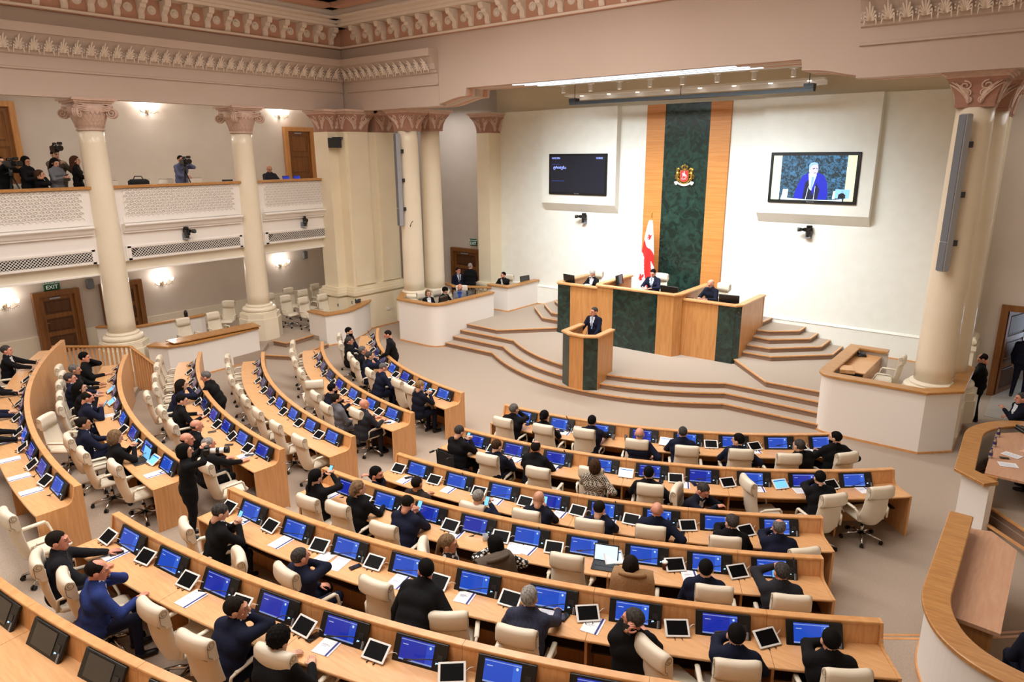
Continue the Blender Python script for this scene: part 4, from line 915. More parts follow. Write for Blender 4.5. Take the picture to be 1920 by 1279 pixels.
# shared meshes ---------------------------------------------------------------
TILT = math.atan2(.13, .235)
Rt = Matrix.Rotation(-TILT, 3, 'X')      # a vertical panel leaning back: bottom towards the user
MW = .59
b = MB(); b.rbox((0, 0, 0), (MW, .03, .272), .006, Rt); MON_ME = b.mesh('built_in_monitor', 'black')
b = MB(); b.add([(-.185, 0, -.105), (.185, 0, -.105), (.185, 0, .105), (-.185, 0, .105)], [(0, 1, 2, 3)]); SCR_ME = [b.mesh('screen', m) for m in ('screen_blue', 'screen_blue2', 'screen_off', 'screen_angle_dim')]
b = MB(); b.bx(-.03, .03, -.004, .002, -.03, .03); b.bx(-.028, .028, -.006, 0, -.075, -.055); CTL_ME = b.mesh('control_panel', 'steel_dark')
b = MB(); b.bx(-.012, .012, -.004, .002, -.008, .008); LED_ME = b.mesh('talk_button', 'led_blue')
b = MB(); b.bx(-.006, .006, -.004, 0, -.04, .04); b.bx(.014, .018, -.004, 0, -.04, .04); SLOT_ME = b.mesh('card_slot', 'silver')
MIC_ME = []
for (dx, dz) in ((-.34, .04), (-.30, -.09), (-.42, -.02), (-.05, .30)):
    b = MB(); p0 = Vector((.235, -.02, -.02)); p1 = p0+Vector((dx*.25, -.07, dz*.2+.05)); p2 = p0+Vector((dx, -.14, dz)); b.tube([p0, p1, p0+(p2-p0)*.75+Vector((0, -.01, .012)), p0+(p2-p0)*.8, p2], [.005, .005, .005, .010, .010], 6); MIC_ME.append(b.mesh('microphone', 'black'))
T2 = Matrix.Rotation(R_(-33), 3, 'X')
b = MB(); b.rbox((0, 0, .098), (.272, .010, .20), .004, None); TB_ME = b.mesh('tablet_body', 'white_plastic')
b = MB(); b.add([(-.112, -.0056, .02), (.112, -.0056, .02), (.112, -.0056, .178), (-.112, -.0056, .178)], [(0, 1, 2, 3)]); TS_ME = {m: None for m in ('tablet_glass', 'tab_lit', 'tab_blue')}
for m in TS_ME: TS_ME[m] = b.mesh('screen', m)
b = MB(); b.add([(-.112, -.006, .15), (.112, -.006, .15), (.112, -.006, .166), (-.112, -.006, .166)], [(0, 1, 2, 3)]); TH_ME = b.mesh('screen_header', 'tab_head')
b = MB()
for s in (-1, 1): b.tube([(s*.04, -.03, .004), (s*.04, .06, .006), (s*.04, .13, .075)], .005, 5); b.tube([(s*.04, -.03, .004), (s*.04, -.034, .02)], .005, 5)
ST_ME = b.mesh('stand', 'black')
b = MB(); b.tube([(.136, .09, .07), (.175, .10, .10), (.21, .13, .08), (.205, .17, .01), (.17, .19, -.004)], .004, 5); CB_ME = b.mesh('cable', 'white_plastic')
def polar(r, a): return CX+r*math.cos(R_(a)), CY+r*math.sin(R_(a))
ROWN = dict(A='front', B='second', C='third', D='fourth', E='fifth', F='sixth', G='rearmost')
def desk_row(k, side, a0, a1, mons, lab, off=False):
    Rk, z = ROWS[k], LEV[k]; drop = .28 if k in 'DEFG' else 0.
    o = empty('bench_desk', (CX, CY, z)); tag(o, lab, 'desk', 'curved wooden bench desks')
    deg = math.degrees(1/Rk); C0 = (0, 0)
    pitch = abs(mons[1]-mons[0])
    # module joints every two seats
    jo = [a0]; a = min(mons)-pitch*.2
    while a < a1-pitch*.6:
        a += 2*pitch
        if a < a1-pitch*.7: jo.append(a)
    jo.append(a1); gap = .0022*deg
    for j0, j1 in zip(jo[:-1], jo[1:]):
        n = max(4, int((j1-j0)*1.2)); g0, g1 = j0+gap, j1-gap
        b = MB(); b.arc(C0, [(Rk, -drop), (Rk+.034, -drop), (Rk+.034, .985), (Rk, .985)], g0, g1, n); b.build('front_panel', 'wood', o)
        b = MB(); b.arc(C0, [(Rk-.006, .985), (Rk+.088, .985), (Rk+.092, .99), (Rk+.092, 1.012), (Rk+.086, 1.02), (Rk, 1.02), (Rk-.006, 1.014)], g0, g1, n); b.build('cap', 'wood_cap', o)
        b = MB(); b.arc(C0, [(Rk+.034, .74), (Rk+.118, .74), (Rk+.084, .985), (Rk+.034, .985)], g0, g1, n); b.build('fascia', 'wood', o)
        b = MB(); b.arc(C0, [(Rk+.10, .735), (Rk+.618, .735), (Rk+.625, .742), (Rk+.625, .758), (Rk+.618, .765), (Rk+.10, .765)], g0, g1, n); b.build('worktop', 'wood_top', o)
        if j1 < a1-.1:
            b = MB(); b.arc(C0, [(Rk+.05, 0), (Rk+.57, 0), (Rk+.57, .735), (Rk+.05, .735)], j1-.015*deg, j1+.015*deg, 1); b.build('support_panel', 'oak_v', o)
    b = MB(); b.arc(C0, [(Rk+.034, .35), (Rk+.30, .35), (Rk+.30, .37), (Rk+.034, .37)], a0, a1, max(6, int(a1-a0))); b.build('under_shelf', 'under', o)
    ep = [(Rk-.004, -drop), (Rk+.62, -drop), (Rk+.62, .765), (Rk+.24, .767), (Rk+.19, .78), (Rk+.155, .81), (Rk+.13, .86), (Rk+.105, .985), (Rk+.095, 1.02), (Rk-.004, 1.02)]
    for e0, e1 in ((a0-.034*deg, a0), (a1, a1+.034*deg)): b = MB(); b.arc(C0, ep, e0, e1, 1); fixn(b.build('end_panel', 'wood', o))
    for i, am in enumerate(mons):
        ac = am+MW/2*deg; rr = Rk+.158; x, y = rr*math.cos(R_(ac)), rr*math.sin(R_(ac))
        rz = R_(ac+90)
        mo = put('built_in_monitor', MON_ME, o, (x, y, .868), (0, 0, rz))
        up = Rt @ Vector((0, 0, 1)); nn = Rt @ Vector((0, -1, 0))
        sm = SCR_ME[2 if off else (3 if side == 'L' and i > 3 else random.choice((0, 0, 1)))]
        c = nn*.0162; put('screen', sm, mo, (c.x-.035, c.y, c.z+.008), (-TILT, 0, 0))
        put('control_panel', CTL_ME, mo, (.222, nn.y*.016, nn.z*.016), (-TILT, 0, 0)); q = nn*.017-up*.055; put('talk_button', LED_ME, mo, (.20, q.y, q.z), (-TILT, 0, 0)); q = nn*.017-up*.08; put('card_slot', SLOT_ME, mo, (.255, q.y, q.z), (-TILT, 0, 0))
        if not off: put('microphone', MIC_ME[random.choice((0, 0, 1, 1, 2, 3))], mo)
    return o
TABLETS = []
def tablet(k, a, lab, dr=.27, yaw=0., lit=None, grp=None, dz=0):
    Rk = ROWS[k]; x, y = polar(Rk+dr, a)
    o = empty('tablet', (x, y, LEV[k]+.767+dz), R_(a+90)+yaw); tag(o, lab, 'tablet', grp or 'tablets standing on the bench desks')
    t = put('tablet_body', TB_ME, o, (0, 0, .012), (R_(-56), 0, 0)); put('screen', TS_ME[lit or 'tablet_glass'], t)
    if lit: put('screen_header', TH_ME, t)
    put('stand', ST_ME, o); put('cable', CB_ME, o); return o
RIGHT = dict(A=(-86.2, -45.9, [-84.74+5.03*i for i in range(8)]), B=(-86.4, -45.6, [-85.19+4.337*i for i in range(9)]), C=(-86.9, -54.9, [-85.65+3.82*i for i in range(8)]),
             D=(-87.6, -57.2, [-86.05+3.177*i for i in range(9)]), E=(-88.0, -57.0, [-86.7+3.29*i for i in range(9)]), F=(-88.2, -60.0, [-87.27+2.83*i for i in range(9)]), G=(-88.0, -66.0, [-87.62+2.55*i for i in range(8)]))
LEFT = dict(A=(-135.6, -94.0, [-98.64-5.03*i for i in range(8)]), B=(-128.2, -93.3, [-97.37-4.337*i for i in range(7)]), C=(-125.0, -92.8, [-96.39-3.82*i for i in range(8)]),
            D=(-123.0, -92.6, [-95.5-3.2*i for i in range(9)]), E=(-120.6, -92.9, [-95.6-3.29*i for i in range(8)]), F=(-124.0, -92.4, [-94.9-2.83*i for i in range(10)]))
LIT = {('R', 'B', 4): 'tab_lit', ('R', 'B', 7): 'tab_blue', ('R', 'D', 6): 'tab_lit', ('L', 'E', 5): 'tab_blue', ('L', 'E', 4): 'tab_blue', ('R', 'A', 4): 'tab_lit', ('L', 'E', 0): 'tab_blue'}
SKIP = {('R', 'A', 0), ('R', 'A', 1), ('R', 'A', 3), ('R', 'B', 2), ('R', 'B', 3), ('R', 'D', 0)}
for side, tab in (('R', RIGHT), ('L', LEFT)):
    blk = 'right' if side == 'R' else 'left'
    for k, (a0, a1, mons) in tab.items():
        desk_row(k, side, a0, a1, mons, '%s curved bench desk of the %s block with built-in screens' % (ROWN[k], blk), off=(k == 'G'))
        if k == 'G': continue
        pitch = abs(mons[1]-mons[0]); gapd = pitch-math.degrees(MW/ROWS[k])
        for i, am in enumerate(mons):
            if (side, k, i) in SKIP: continue
            a = am-gapd/2
            if a < a0+.45: a = max(a, a0+math.degrees(.15/ROWS[k]))
            lit = LIT.get((side, k, i))
            yaw = random.uniform(-.16, .16)+(.35 if side == 'R' and i >= 6 else 0)
            tablet(k, a+random.uniform(-.1, .1), '%stablet on the %s desk of the %s block, %s from the centre aisle' % ('lit ' if lit else '', ROWN[k], blk, ORD[i]), .31+random.uniform(-.01, .03), yaw, lit)

# ------------------------------------------------------------------ chairs
def make_chair():
    M = {}
    b = MB(); b.rbox((0, .03, .475), (.50, .50, .075), .03, None, 0, True); b.rbox((0, .05, .50), (.44, .42, .05), .022, None, 0, True); M['seat'] = b.mesh('seat', 'leather')
    nt_, nu = 12, 8; V = []; F = []
    def pt(t, u, side):
        z = .40+.66*t; w_ = .245*(.60+.40*min(1, t/.22)**.6)*(1-.17*max(0, t-.3)/.7) ; w_ = w_ if t > 0 else .14
        y = -.20-.11*t-.03*math.sin(PI*t)+.05*(u*u)+(0 if side else -.06*(1-.75*u**6))
        return (w_*u, y, z)
    for side in (1, 0):
        for i in range(nt_+1):
            for j in range(nu+1): V.append(pt(i/nt_, -1+2*j/nu, side))
    N = (nt_+1)*(nu+1); q = lambda s, i, j: s*N+i*(nu+1)+j
    for i in range(nt_):
        for j in range(nu): F.append((q(0,i,j), q(0,i+1,j), q(0,i+1,j+1), q(0,i,j+1))); F.append((q(1,i,j), q(1,i,j+1), q(1,i+1,j+1), q(1,i+1,j)))
        F.append((q(0,i,0), q(1,i,0), q(1,i+1,0), q(0,i+1,0))); F.append((q(0,i,nu), q(0,i+1,nu), q(1,i+1,nu), q(1,i,nu)))
    for j in range(nu): F.append((q(0,0,j), q(0,0,j+1), q(1,0,j+1), q(1,0,j))); F.append((q(0,nt_,j), q(1,nt_,j), q(1,nt_,j+1), q(0,nt_,j+1)))
    b = MB(); b.add(V, F, 0, True); M['backrest'] = b.mesh('backrest', 'leather')
    prof = [(-.272, .90), (-.285, 1.02), (-.288, 1.09)]+[(-.35+.062*math.cos(a), 1.10+.062*math.sin(a)) for a in [PI*.1+PI*.8*i/7 for i in range(8)]]+[(-.415, 1.06), (-.42, 1.0), (-.41, .965), (-.385, .945), (-.355, .95), (-.34, .90)]
    b = MB(); nx = 10; V = []; k = len(prof)
    for i in range(nx+1):
        u = -1+2*i/nx; x = .222*u; sh = 1-.12*abs(u)**8
        for y, z in prof: V.append((x, -.35+(y+.35)*sh+.03*u*u, 1.02+(z-1.02)*sh))
    F = [(i*k+j, (i+1)*k+j, (i+1)*k+(j+1) % k, i*k+(j+1) % k) for i in range(nx) for j in range(k)]
    b.add(V, F, 0, True); nv = len(V); b.f += [tuple(range(k)), tuple(range(nv-1, nv-k-1, -1))]; b.m += [0, 0]; b.sm += [False, False]; M['headrest'] = b.mesh('headrest', 'leather')
    b = MB()
    for s in (-1, 1):
        pts = []
        for i in range(22): a = PI*.5+i/21*PI*3.2; r = .05*(1-.7*i/21); pts.append((s*.2235, -.352+.03+r*math.cos(a), 1.10+r*math.sin(a)))
        b.tube(pts, .0035, 4, caps=False); b.tube([(s*.2235, -.40+.03, 1.1), (s*.2235, -.395+.03, .99), (s*.2235, -.36+.03, .955)], .0035, 4, caps=False)
    b.tube([(-.205, -.372, .946), (0, -.385, .944), (.205, -.372, .946)], .004, 4); M['piping'] = b.mesh('piping', 'leather_seam')
    for s, nm in ((-1, 'armrest'), (1, 'armrest ')):
        b = MB(); b.tube([(s*.245, .16, .45), (s*.285, .20, .50), (s*.295, .155, .655), (s*.295, .12, .672), (s*.295, -.16, .672), (s*.29, -.2, .66), (s*.262, -.225, .5)], .019, 6); b.rbox((s*.296, -.005, .685), (.056, .30, .032), .012, None, 0, True); M[nm] = b.mesh('armrest', 'leather')
    b = MB(); b.tube([(0, 0, .12), (0, 0, .26)], .034, 10); b.tube([(0, 0, .25), (0, 0, .42)], .022, 10); M['gas_column'] = b.mesh('gas_column', 'chrome')
    b = MB(); b.rbox((0, 0, .425), (.22, .26, .04), .012); M['tilt_mechanism'] = b.mesh('tilt_mechanism', 'black')
    b = MB(); b.tube([(0, .03, .125), (0, .17, .115), (0, .325, .075)], [.032, .025, .015], 6); M['base_arm'] = b.mesh('base_arm', 'chrome')
    b = MB()
    for s in (-1, 1): b.tube([(s*.008, .325, .032), (s*.028, .325, .032)], .031, 10)
    b.tube([(0, .325, .03), (0, .325, .08)], .011, 6); M['caster'] = b.mesh('caster', 'black')
    return M
CH = make_chair()
def chair(x, y, z, face, lab, grp='cream leather office chairs', spin=None):
    """face: direction the sitter looks, degrees"""
    o = empty('office_chair', (x, y, z), R_(face-90)); tag(o, lab, 'chair', grp)
    for nm in ('seat', 'backrest', 'headrest', 'armrest', 'armrest ', 'gas_column', 'tilt_mechanism'):
        p = put(nm.strip(), CH[nm], o)
        if nm == 'headrest': put('piping', CH['piping'], p)
    sp = random.uniform(0, 6) if spin is None else spin
    for i in range(5):
        a = put('base_arm', CH['base_arm'], o, None, (0, 0, sp+i*2*PI/5)); put('caster', CH['caster'], a)
    return o
# ------------------------------------------------------------------ papers, phones, cups
b = MB(); b.bx(-.105, .105, -.148, .148, 0, .004); PB_ME = b.mesh('booklet_page', 'paper')
b = MB(); b.bx(.062, .086, -.148, .148, .0042, .0048); PS_ME = b.mesh('booklet_stripe', 'print_navy')
b = MB()
for yy, l in ((.10, .05), (.0, .07), (-.012, .10), (-.03, .06)): b.bx(-.07, -.07+l, yy-.003, yy+.003, .0042, .0047)
PT_ME = b.mesh('booklet_print', 'print_grey')
b = MB(); b.bx(-.105, .105, -.148, .148, 0, .003); PG_ME = b.mesh('sheet', 'paper')
b = MB()
for i in range(17): b.bx(-.085, .085-(i % 4)*.02, .118-.014*i, .122-.014*i, .0031, .0034)
PL_ME = b.mesh('sheet_print', 'print_grey')
b = MB(); b.rbox((0, 0, .005), (.078, .158, .009), .003); PH_ME = b.mesh('phone_body', 'black_gloss')
def booklet(x, y, z, rz, lab, plain=False):
    if plain:
        o = put('paper_sheet', PG_ME, None, (x, y, z), (0, 0, rz)); put('sheet_print', PL_ME, o); tag(o, lab, 'paper', 'papers on the desks')
    else:
        o = put('booklet', PB_ME, None, (x, y, z), (0, 0, rz)); put('booklet_stripe', PS_ME, o); put('booklet_print', PT_ME, o); tag(o, lab, 'booklet', 'booklets with a navy stripe')
    return o
def phone(x, y, z, rz, lab, tilt=0., lit=None):
    o = put('mobile_phone', PH_ME, None, (x, y, z), (tilt, 0, rz)); tag(o, lab, 'phone', 'mobile phones')
    if lit: b = MB(); b.bx(-.034, .034, -.072, .072, .0098, .0102); b.build('screen', lit, o)
    return o
# ================================================================== PEOPLE
def surf_nets(d, org, h):
    """vertices and quads of the zero level of a distance grid"""
    s = d < 0; nx, ny, nz = d.shape
    c = np.zeros((nx-1, ny-1, nz-1), np.int8)
    for i in (0, 1):
        for j in (0, 1):
            for k in (0, 1): c += s[i:nx-1+i, j:ny-1+j, k:nz-1+k]
    act = (c > 0) & (c < 8); idx = np.full(act.shape, -1, np.int64); cells = np.argwhere(act); idx[act] = np.arange(len(cells))
    P = np.zeros((len(cells), 3)); W = np.zeros(len(cells)); ci, cj, ck = cells.T
    for ax in range(3):
        for u in (0, 1):
            for v in (0, 1):
                o = [0, 0, 0]; o[(ax+1) % 3] = u; o[(ax+2) % 3] = v; e = list(o); e[ax] = 1
                a = d[ci+o[0], cj+o[1], ck+o[2]]; b = d[ci+e[0], cj+e[1], ck+e[2]]
                m = (a < 0) != (b < 0); t = np.where(m, a/(a-b+1e-12), 0)
                q = np.array(o, float)[None, :].repeat(len(t), 0); q[:, ax] = t
                P[m] += q[m]; W[m] += 1
    V = (cells+P/W[:, None])*h+org
    Q = []
    for ax in range(3):
        sl0 = [slice(None)]*3; sl1 = [slice(None)]*3; sl0[ax] = slice(0, -1); sl1[ax] = slice(1, None)
        A, B = s[tuple(sl0)], s[tuple(sl1)]; E = np.argwhere(A != B)
        b1, b2 = (ax+1) % 3, (ax+2) % 3
        E = E[(E[:, b1] > 0) & (E[:, b2] > 0) & (E[:, b1] < d.shape[b1]-1) & (E[:, b2] < d.shape[b2]-1)]
        def cell(o1, o2): q = E.copy(); q[:, b1] += o1; q[:, b2] += o2; return idx[q[:, 0], q[:, 1], q[:, 2]]
        f = np.stack([cell(-1, -1), cell(0, -1), cell(0, 0), cell(-1, 0)], 1)
        fl = A[E[:, 0], E[:, 1], E[:, 2]]; f[~fl] = f[~fl][:, ::-1]; Q.append(f)
    return V, np.concatenate(Q)
def sdf_caps(prims, h, pad=.06, k=.035):
    """capsule primitives (a, b, ra, rb, label) -> V, quads, label per vertex"""
    A = np.array([p[0] for p in prims], float); B = np.array([p[1] for p in prims], float); ra = np.array([p[2] for p in prims]); rb = np.array([p[3] for p in prims])
    rm = np.maximum(ra, rb)[:, None]; lo = np.minimum(A-rm, B-rm).min(0)-pad; hi = np.maximum(A+rm, B+rm).max(0)+pad
    n = np.ceil((hi-lo)/h).astype(int)+1; ax = [lo[i]+h*np.arange(n[i]) for i in range(3)]
    d = np.full(n, 1., np.float64)
    for i in range(len(prims)):
        m = rm[i, 0]+.11; l = np.maximum(((np.minimum(A[i], B[i])-m-lo)/h).astype(int), 0); u = np.minimum(((np.maximum(A[i], B[i])+m-lo)/h).astype(int)+2, n)
        X = ax[0][l[0]:u[0], None, None]; Y = ax[1][None, l[1]:u[1], None]; Z = ax[2][None, None, l[2]:u[2]]
        ab = B[i]-A[i]; L2 = max(ab @ ab, 1e-9)
        t = np.clip(((X-A[i, 0])*ab[0]+(Y-A[i, 1])*ab[1]+(Z-A[i, 2])*ab[2])/L2, 0, 1)
        di = np.sqrt((X-A[i, 0]-t*ab[0])**2+(Y-A[i, 1]-t*ab[1])**2+(Z-A[i, 2]-t*ab[2])**2)-(ra[i]+(rb[i]-ra[i])*t)
        sub = d[l[0]:u[0], l[1]:u[1], l[2]:u[2]]; kk = prims[i][5] if len(prims[i]) > 5 else k
        hh = np.clip(.5+.5*(sub-di)/kk, 0, 1); d[l[0]:u[0], l[1]:u[1], l[2]:u[2]] = sub*(1-hh)+di*hh-kk*hh*(1-hh)
    V, Q = surf_nets(d, lo, h)
    D = np.empty((len(prims), len(V)))
    for i in range(len(prims)):
        ab = B[i]-A[i]; t = np.clip((V-A[i]) @ ab/max(ab @ ab, 1e-9), 0, 1); D[i] = np.linalg.norm(V-A[i]-t[:, None]*ab, axis=1)-(ra[i]+(rb[i]-ra[i])*t)
    lab = np.array([p[4] for p in prims])[D.argmin(0)]
    return V, Q, lab
# ---- head, hair and beard templates
def grid(lo, hi, h):
    a = [np.arange(lo[i], hi[i]+h, h) for i in range(3)]; return np.meshgrid(*a, indexing='ij')
def ell(G, c, r): q = np.sqrt(sum(((G[i]-c[i])/r[i])**2 for i in range(3))); return (q-1)*min(r)
def cap_(G, a, b, ra, rb):
    a, b = np.array(a), np.array(b); ab = b-a; t = np.clip(sum((G[i]-a[i])*ab[i] for i in range(3))/(ab @ ab), 0, 1)
    return np.sqrt(sum((G[i]-a[i]-t*ab[i])**2 for i in range(3)))-(ra+(rb-ra)*t)
def smin(a, b, k): h = np.clip(.5+.5*(b-a)/k, 0, 1); return b*(1-h)+a*h-k*h*(1-h)
def head_tmpl(fem=False):
    h = .0072; G = grid((-.12, -.15, -.23), (.12, .15, .15), h); j = .9 if fem else 1.
    parts = [(ell(G, (0, -.012, .035), (.077, .098, .087)), 2), (ell(G, (0, .028, -.02), (.062*j, .07, .098)), 2), (ell(G, (0, .052, -.083), (.043*j, .036, .032)), 2), (ell(G, (0, .0, -.06), (.058*j, .05, .05)), 2), (cap_(G, (0, .092, .02), (0, .116, -.022), .010, .0155), 2),
             (cap_(G, (-.034, .086, .03), (.034, .086, .03), .014, .014), 2), (cap_(G, (0, -.018, -.05), (0, -.022, -.10), .054*j, .052*j), 2)]
    d = parts[0][0]
    for p, _ in parts[1:]: d = smin(d, p, .02)
    for s in (-1, 1):
        d = np.maximum(d, -ell(G, (s*.031, .108, .008), (.018, .02, .013)))
        d = smin(d, ell(G, (s*.079, -.006, -.004), (.013, .027, .034)), .006)
    V, Q = surf_nets(d, np.array((-.12, -.15, -.23)), h); lab = np.full(len(V), 2)
    for s in (-1, 1):
        e = np.linalg.norm((V-np.array((s*.031, .094, .010)))/np.array((.017, .02, .009)), axis=1) < 1; lab[e] = 6
        bw = np.linalg.norm((V-np.array((s*.033, .094, .034)))/np.array((.024, .025, .006)), axis=1) < 1; lab[bw] = 6
    lab[np.linalg.norm((V-np.array((0, .096, -.055)))/np.array((.026, .025, .008)), axis=1) < 1] = 7
    return V, Q, lab
HEAD = {False: head_tmpl(False), True: head_tmpl(True)}
def mesh_np(name, V, Q, mats, idx=None, smooth=True):
    me = bpy.data.meshes.new(name); me.vertices.add(len(V)); me.vertices.foreach_set('co', np.asarray(V, np.float32).ravel())
    me.loops.add(Q.size); me.loops.foreach_set('vertex_index', Q.astype(np.int32).ravel()); me.polygons.add(len(Q)); me.polygons.foreach_set('loop_start', (np.arange(len(Q))*Q.shape[1]).astype(np.int32)); me.polygons.foreach_set('loop_total', np.full(len(Q), Q.shape[1], np.int32))
    for m in mats: me.materials.append(MATS[m])
    if idx is not None: me.polygons.foreach_set('material_index', idx.astype(np.int32))
    me.polygons.foreach_set('use_smooth', np.full(len(Q), smooth)); me.update(calc_edges=True); me.validate(); return me
def hair_tmpl(style):
    h = .0085; lo, hi = (-.15, -.22, -.34), (.15, .14, .17); G = grid(lo, hi, h); X, Y, Z = G
    line = np.interp(Y, [-.12, -.05, -.02, .015, .035, .06, .1], [-.10, -.075, -.04, -.012, .035, .072, .088])
    line = line+.006*np.sin(X*75+1)*np.cos(Y*60)+.004*np.sin(X*190)
    if style == 'short': d = np.maximum(ell(G, (0, -.015, .040), (.0835, .1045, .0945)), line-Z)
    elif style == 'buzz': d = np.maximum(ell(G, (0, -.013, .036), (.0795, .1005, .0895)), line-Z)
    elif style == 'thick': d = np.maximum(ell(G, (0, -.012, .046), (.087, .108, .102)), line-.005-Z)
    elif style == 'balding': d = np.maximum(np.maximum(ell(G, (0, -.016, .038), (.084, .105, .092)), line-Z), -ell(G, (0, .035, .13), (.058, .085, .075)))
    elif style == 'crown': d = np.maximum(np.maximum(ell(G, (0, -.016, .038), (.084, .105, .092)), line-Z), -ell(G, (0, -.05, .14), (.036, .04, .045)))
    elif style == 'fringe': d = np.maximum(np.maximum(ell(G, (0, -.014, .036), (.081, .1025, .09)), line-Z), Z-.025)
    elif style == 'curly': d = np.maximum(ell(G, (0, -.014, .048), (.098, .118, .108)), line-.01-Z)+.008*np.sin(X*110)*np.sin(Y*110+1)*np.sin(Z*110)
    elif style in ('long', 'ponytail', 'bun', 'updo', 'bob'):
        l2 = np.interp(Y, [-.12, -.03, .0, .03, .06, .1], [-.1, -.07, -.06, .02, .07, .085])
        d = np.maximum(ell(G, (0, -.016, .042), (.089, .11, .099)), l2-Z)
        if style == 'long': d = smin(d, np.maximum(np.maximum(cap_(G, (0, -.05, .0), (0, -.075, -.25), .1, .085), np.abs(X)-.1), Y-.0-.06*(Z > -.1)), .03)
        if style == 'ponytail': d = smin(d, cap_(G, (0, -.11, .03), (0, -.16, -.16), .032, .022), .02)
        if style == 'bun': d = smin(d, ell(G, (0, -.125, .01), (.045, .04, .045)), .015)
        if style == 'updo': d = smin(d, ell(G, (0, -.10, -.01), (.06, .055, .07)), .02)+.004*np.sin(X*90)*np.sin(Z*90)
        if style == 'bob': d = smin(d, np.maximum(ell(G, (0, -.02, -.02), (.1, .105, .115)), np.maximum(Y-.035, -.125-Z)), .02)
    elif style == 'hood': d = np.maximum(ell(G, (0, -.02, .03), (.105, .125, .125)), Y-.045)
    elif style == 'beard':
        d = np.maximum(np.maximum(ell(G, (0, .034, -.035), (.068, .074, .098)), Z+.035+.0*Y), -Y+.0); d = smin(d, ell(G, (0, .06, -.09), (.042, .042, .04)), .02); d = np.maximum(d, -ell(G, (0, .11, -.053), (.026, .03, .010)))
    d[0] = d[-1] = 1; d[:, 0] = d[:, -1] = 1; d[:, :, 0] = d[:, :, -1] = 1
    V, Q = surf_nets(d, np.array(lo), h); return V, Q
HAIR = {}
def hair_mesh(style, col):
    k = (style, col)
    if k not in HAIR:
        if style not in HAIR: HAIR[style] = hair_tmpl(style)
        HAIR[k] = mesh_np('hair', *HAIR[style], [col])
    return HAIR[k]
for n, c in dict(black=(16, 14, 14), dark=(36, 28, 24), brown=(78, 54, 38), auburn=(92, 58, 40), grey=(120, 116, 114), lightgrey=(168, 164, 160), white=(205, 200, 192), blonde=(170, 134, 92), salt=(78, 74, 72), ash=(140, 112, 84)).items(): mat('hair_'+n, c, .8, spec=.12, noise=(70, tuple(int(q*.62) for q in c), (1, 1, .3), 3))
for n, c in dict(light=(222, 172, 146), mid=(206, 152, 124), red=(218, 152, 128), tan=(190, 136, 106)).items(): mat('skin_'+n, c, .5, noise=(25, tuple(int(q*.95) for q in c)))
for n, c in dict(black=(17, 17, 20), navy=(24, 29, 52), charcoal=(46, 47, 54), dark=(30, 30, 36), grey=(112, 114, 122), blue=(44, 62, 128), brown=(54, 46, 42), midnight=(22, 24, 40), lightgrey=(134, 138, 148), taupe=(98, 86, 76), camel=(168, 132, 96), periwinkle=(110, 116, 150), olive=(52, 48, 44)).items(): mat('cloth_'+n, c, .88, spec=.2, noise=(90, tuple(int(q*.85) for q in c)), bump=(25, .25))
mat('shirt_white', (226, 230, 238), .8); mat('shirt_blue', (170, 190, 225), .8); mat('shirt_dark', (26, 26, 30), .85); mat('shirt_royal', (40, 70, 150), .85)
mat('tie_dark', (34, 36, 60), .6); mat('tie_blue', (130, 160, 205), .6); mat('shoe', (12, 12, 14), .35); mat('eye', (34, 24, 20), .3); mat('lip', (176, 104, 92), .5); mat('glasses', (18, 18, 20), .3)
def pattern(name, c1, c2, kind, scale):
    m = mat(name, c1, .85); nt = m.node_tree; tc = nt.nodes.new('ShaderNodeTexCoord'); bs = nt.nodes['Principled BSDF']
    t = nt.nodes.new('ShaderNodeTexVoronoi' if kind == 'spots' else 'ShaderNodeTexChecker'); t.inputs['Scale'].default_value = scale; nt.links.new(tc.outputs['Object'], t.inputs['Vector'])
    if kind == 'spots':
        r = nt.nodes.new('ShaderNodeValToRGB'); r.color_ramp.interpolation = 'CONSTANT'; r.color_ramp.elements[0].color = srgb(*c2); r.color_ramp.elements[1].color = srgb(*c1); r.color_ramp.elements[1].position = .42; nt.links.new(t.outputs['Distance'], r.inputs[0]); nt.links.new(r.outputs[0], bs.inputs['Base Color'])
    else:
        t.inputs['Color1'].default_value = srgb(*c1); t.inputs['Color2'].default_value = srgb(*c2); nt.links.new(t.outputs['Color'], bs.inputs['Base Color'])
pattern('cloth_floral', (14, 14, 16), (232, 232, 230), 'spots', 26); pattern('cloth_houndstooth', (30, 26, 24), (196, 184, 168), 'check', 44); pattern('cloth_check', (32, 36, 60), (46, 50, 74), 'check', 60); pattern('cloth_dots', (16, 16, 18), (226, 226, 226), 'spots', 14)
# ---- hands
def hand_parts(side, curl):
    """low-poly hand: wrist at origin, fingers along +y, back of the hand +z. returns verts, quads"""
    b = MB(); s = side
    b.rbox((0, .048, 0), (.078, .088, .028), .010, None, 0, True); b.tube([(0, -.03, 0), (0, .01, 0)], [.028, .028], 8)
    for i, (x, L) in enumerate(((-.030, .068), (-.010, .078), (.010, .073), (.029, .058))):
        x = x*s; p = Vector((x, .088, .002)); pts = [Vector((x, .07, .002)), p]; a = 0
        for q in (.42, .33, .25): a += curl*(.75 if q > .4 else 1.0); p = p+Vector((x*.06, math.cos(a), -math.sin(a)))*L*q; pts.append(p)
        b.tube(pts, [.0095, .0095, .009, .0082, .0066], 6)
    p = Vector((-s*.034, .025, -.004)); pts = [p, p+Vector((-s*.022, .022, -.008)), p+Vector((-s*.030, .05, -.016-.012*curl)), p+Vector((-s*.026, .072, -.022-.02*curl))]; b.tube(pts, [.013, .0115, .0105, .008], 6)
    return b
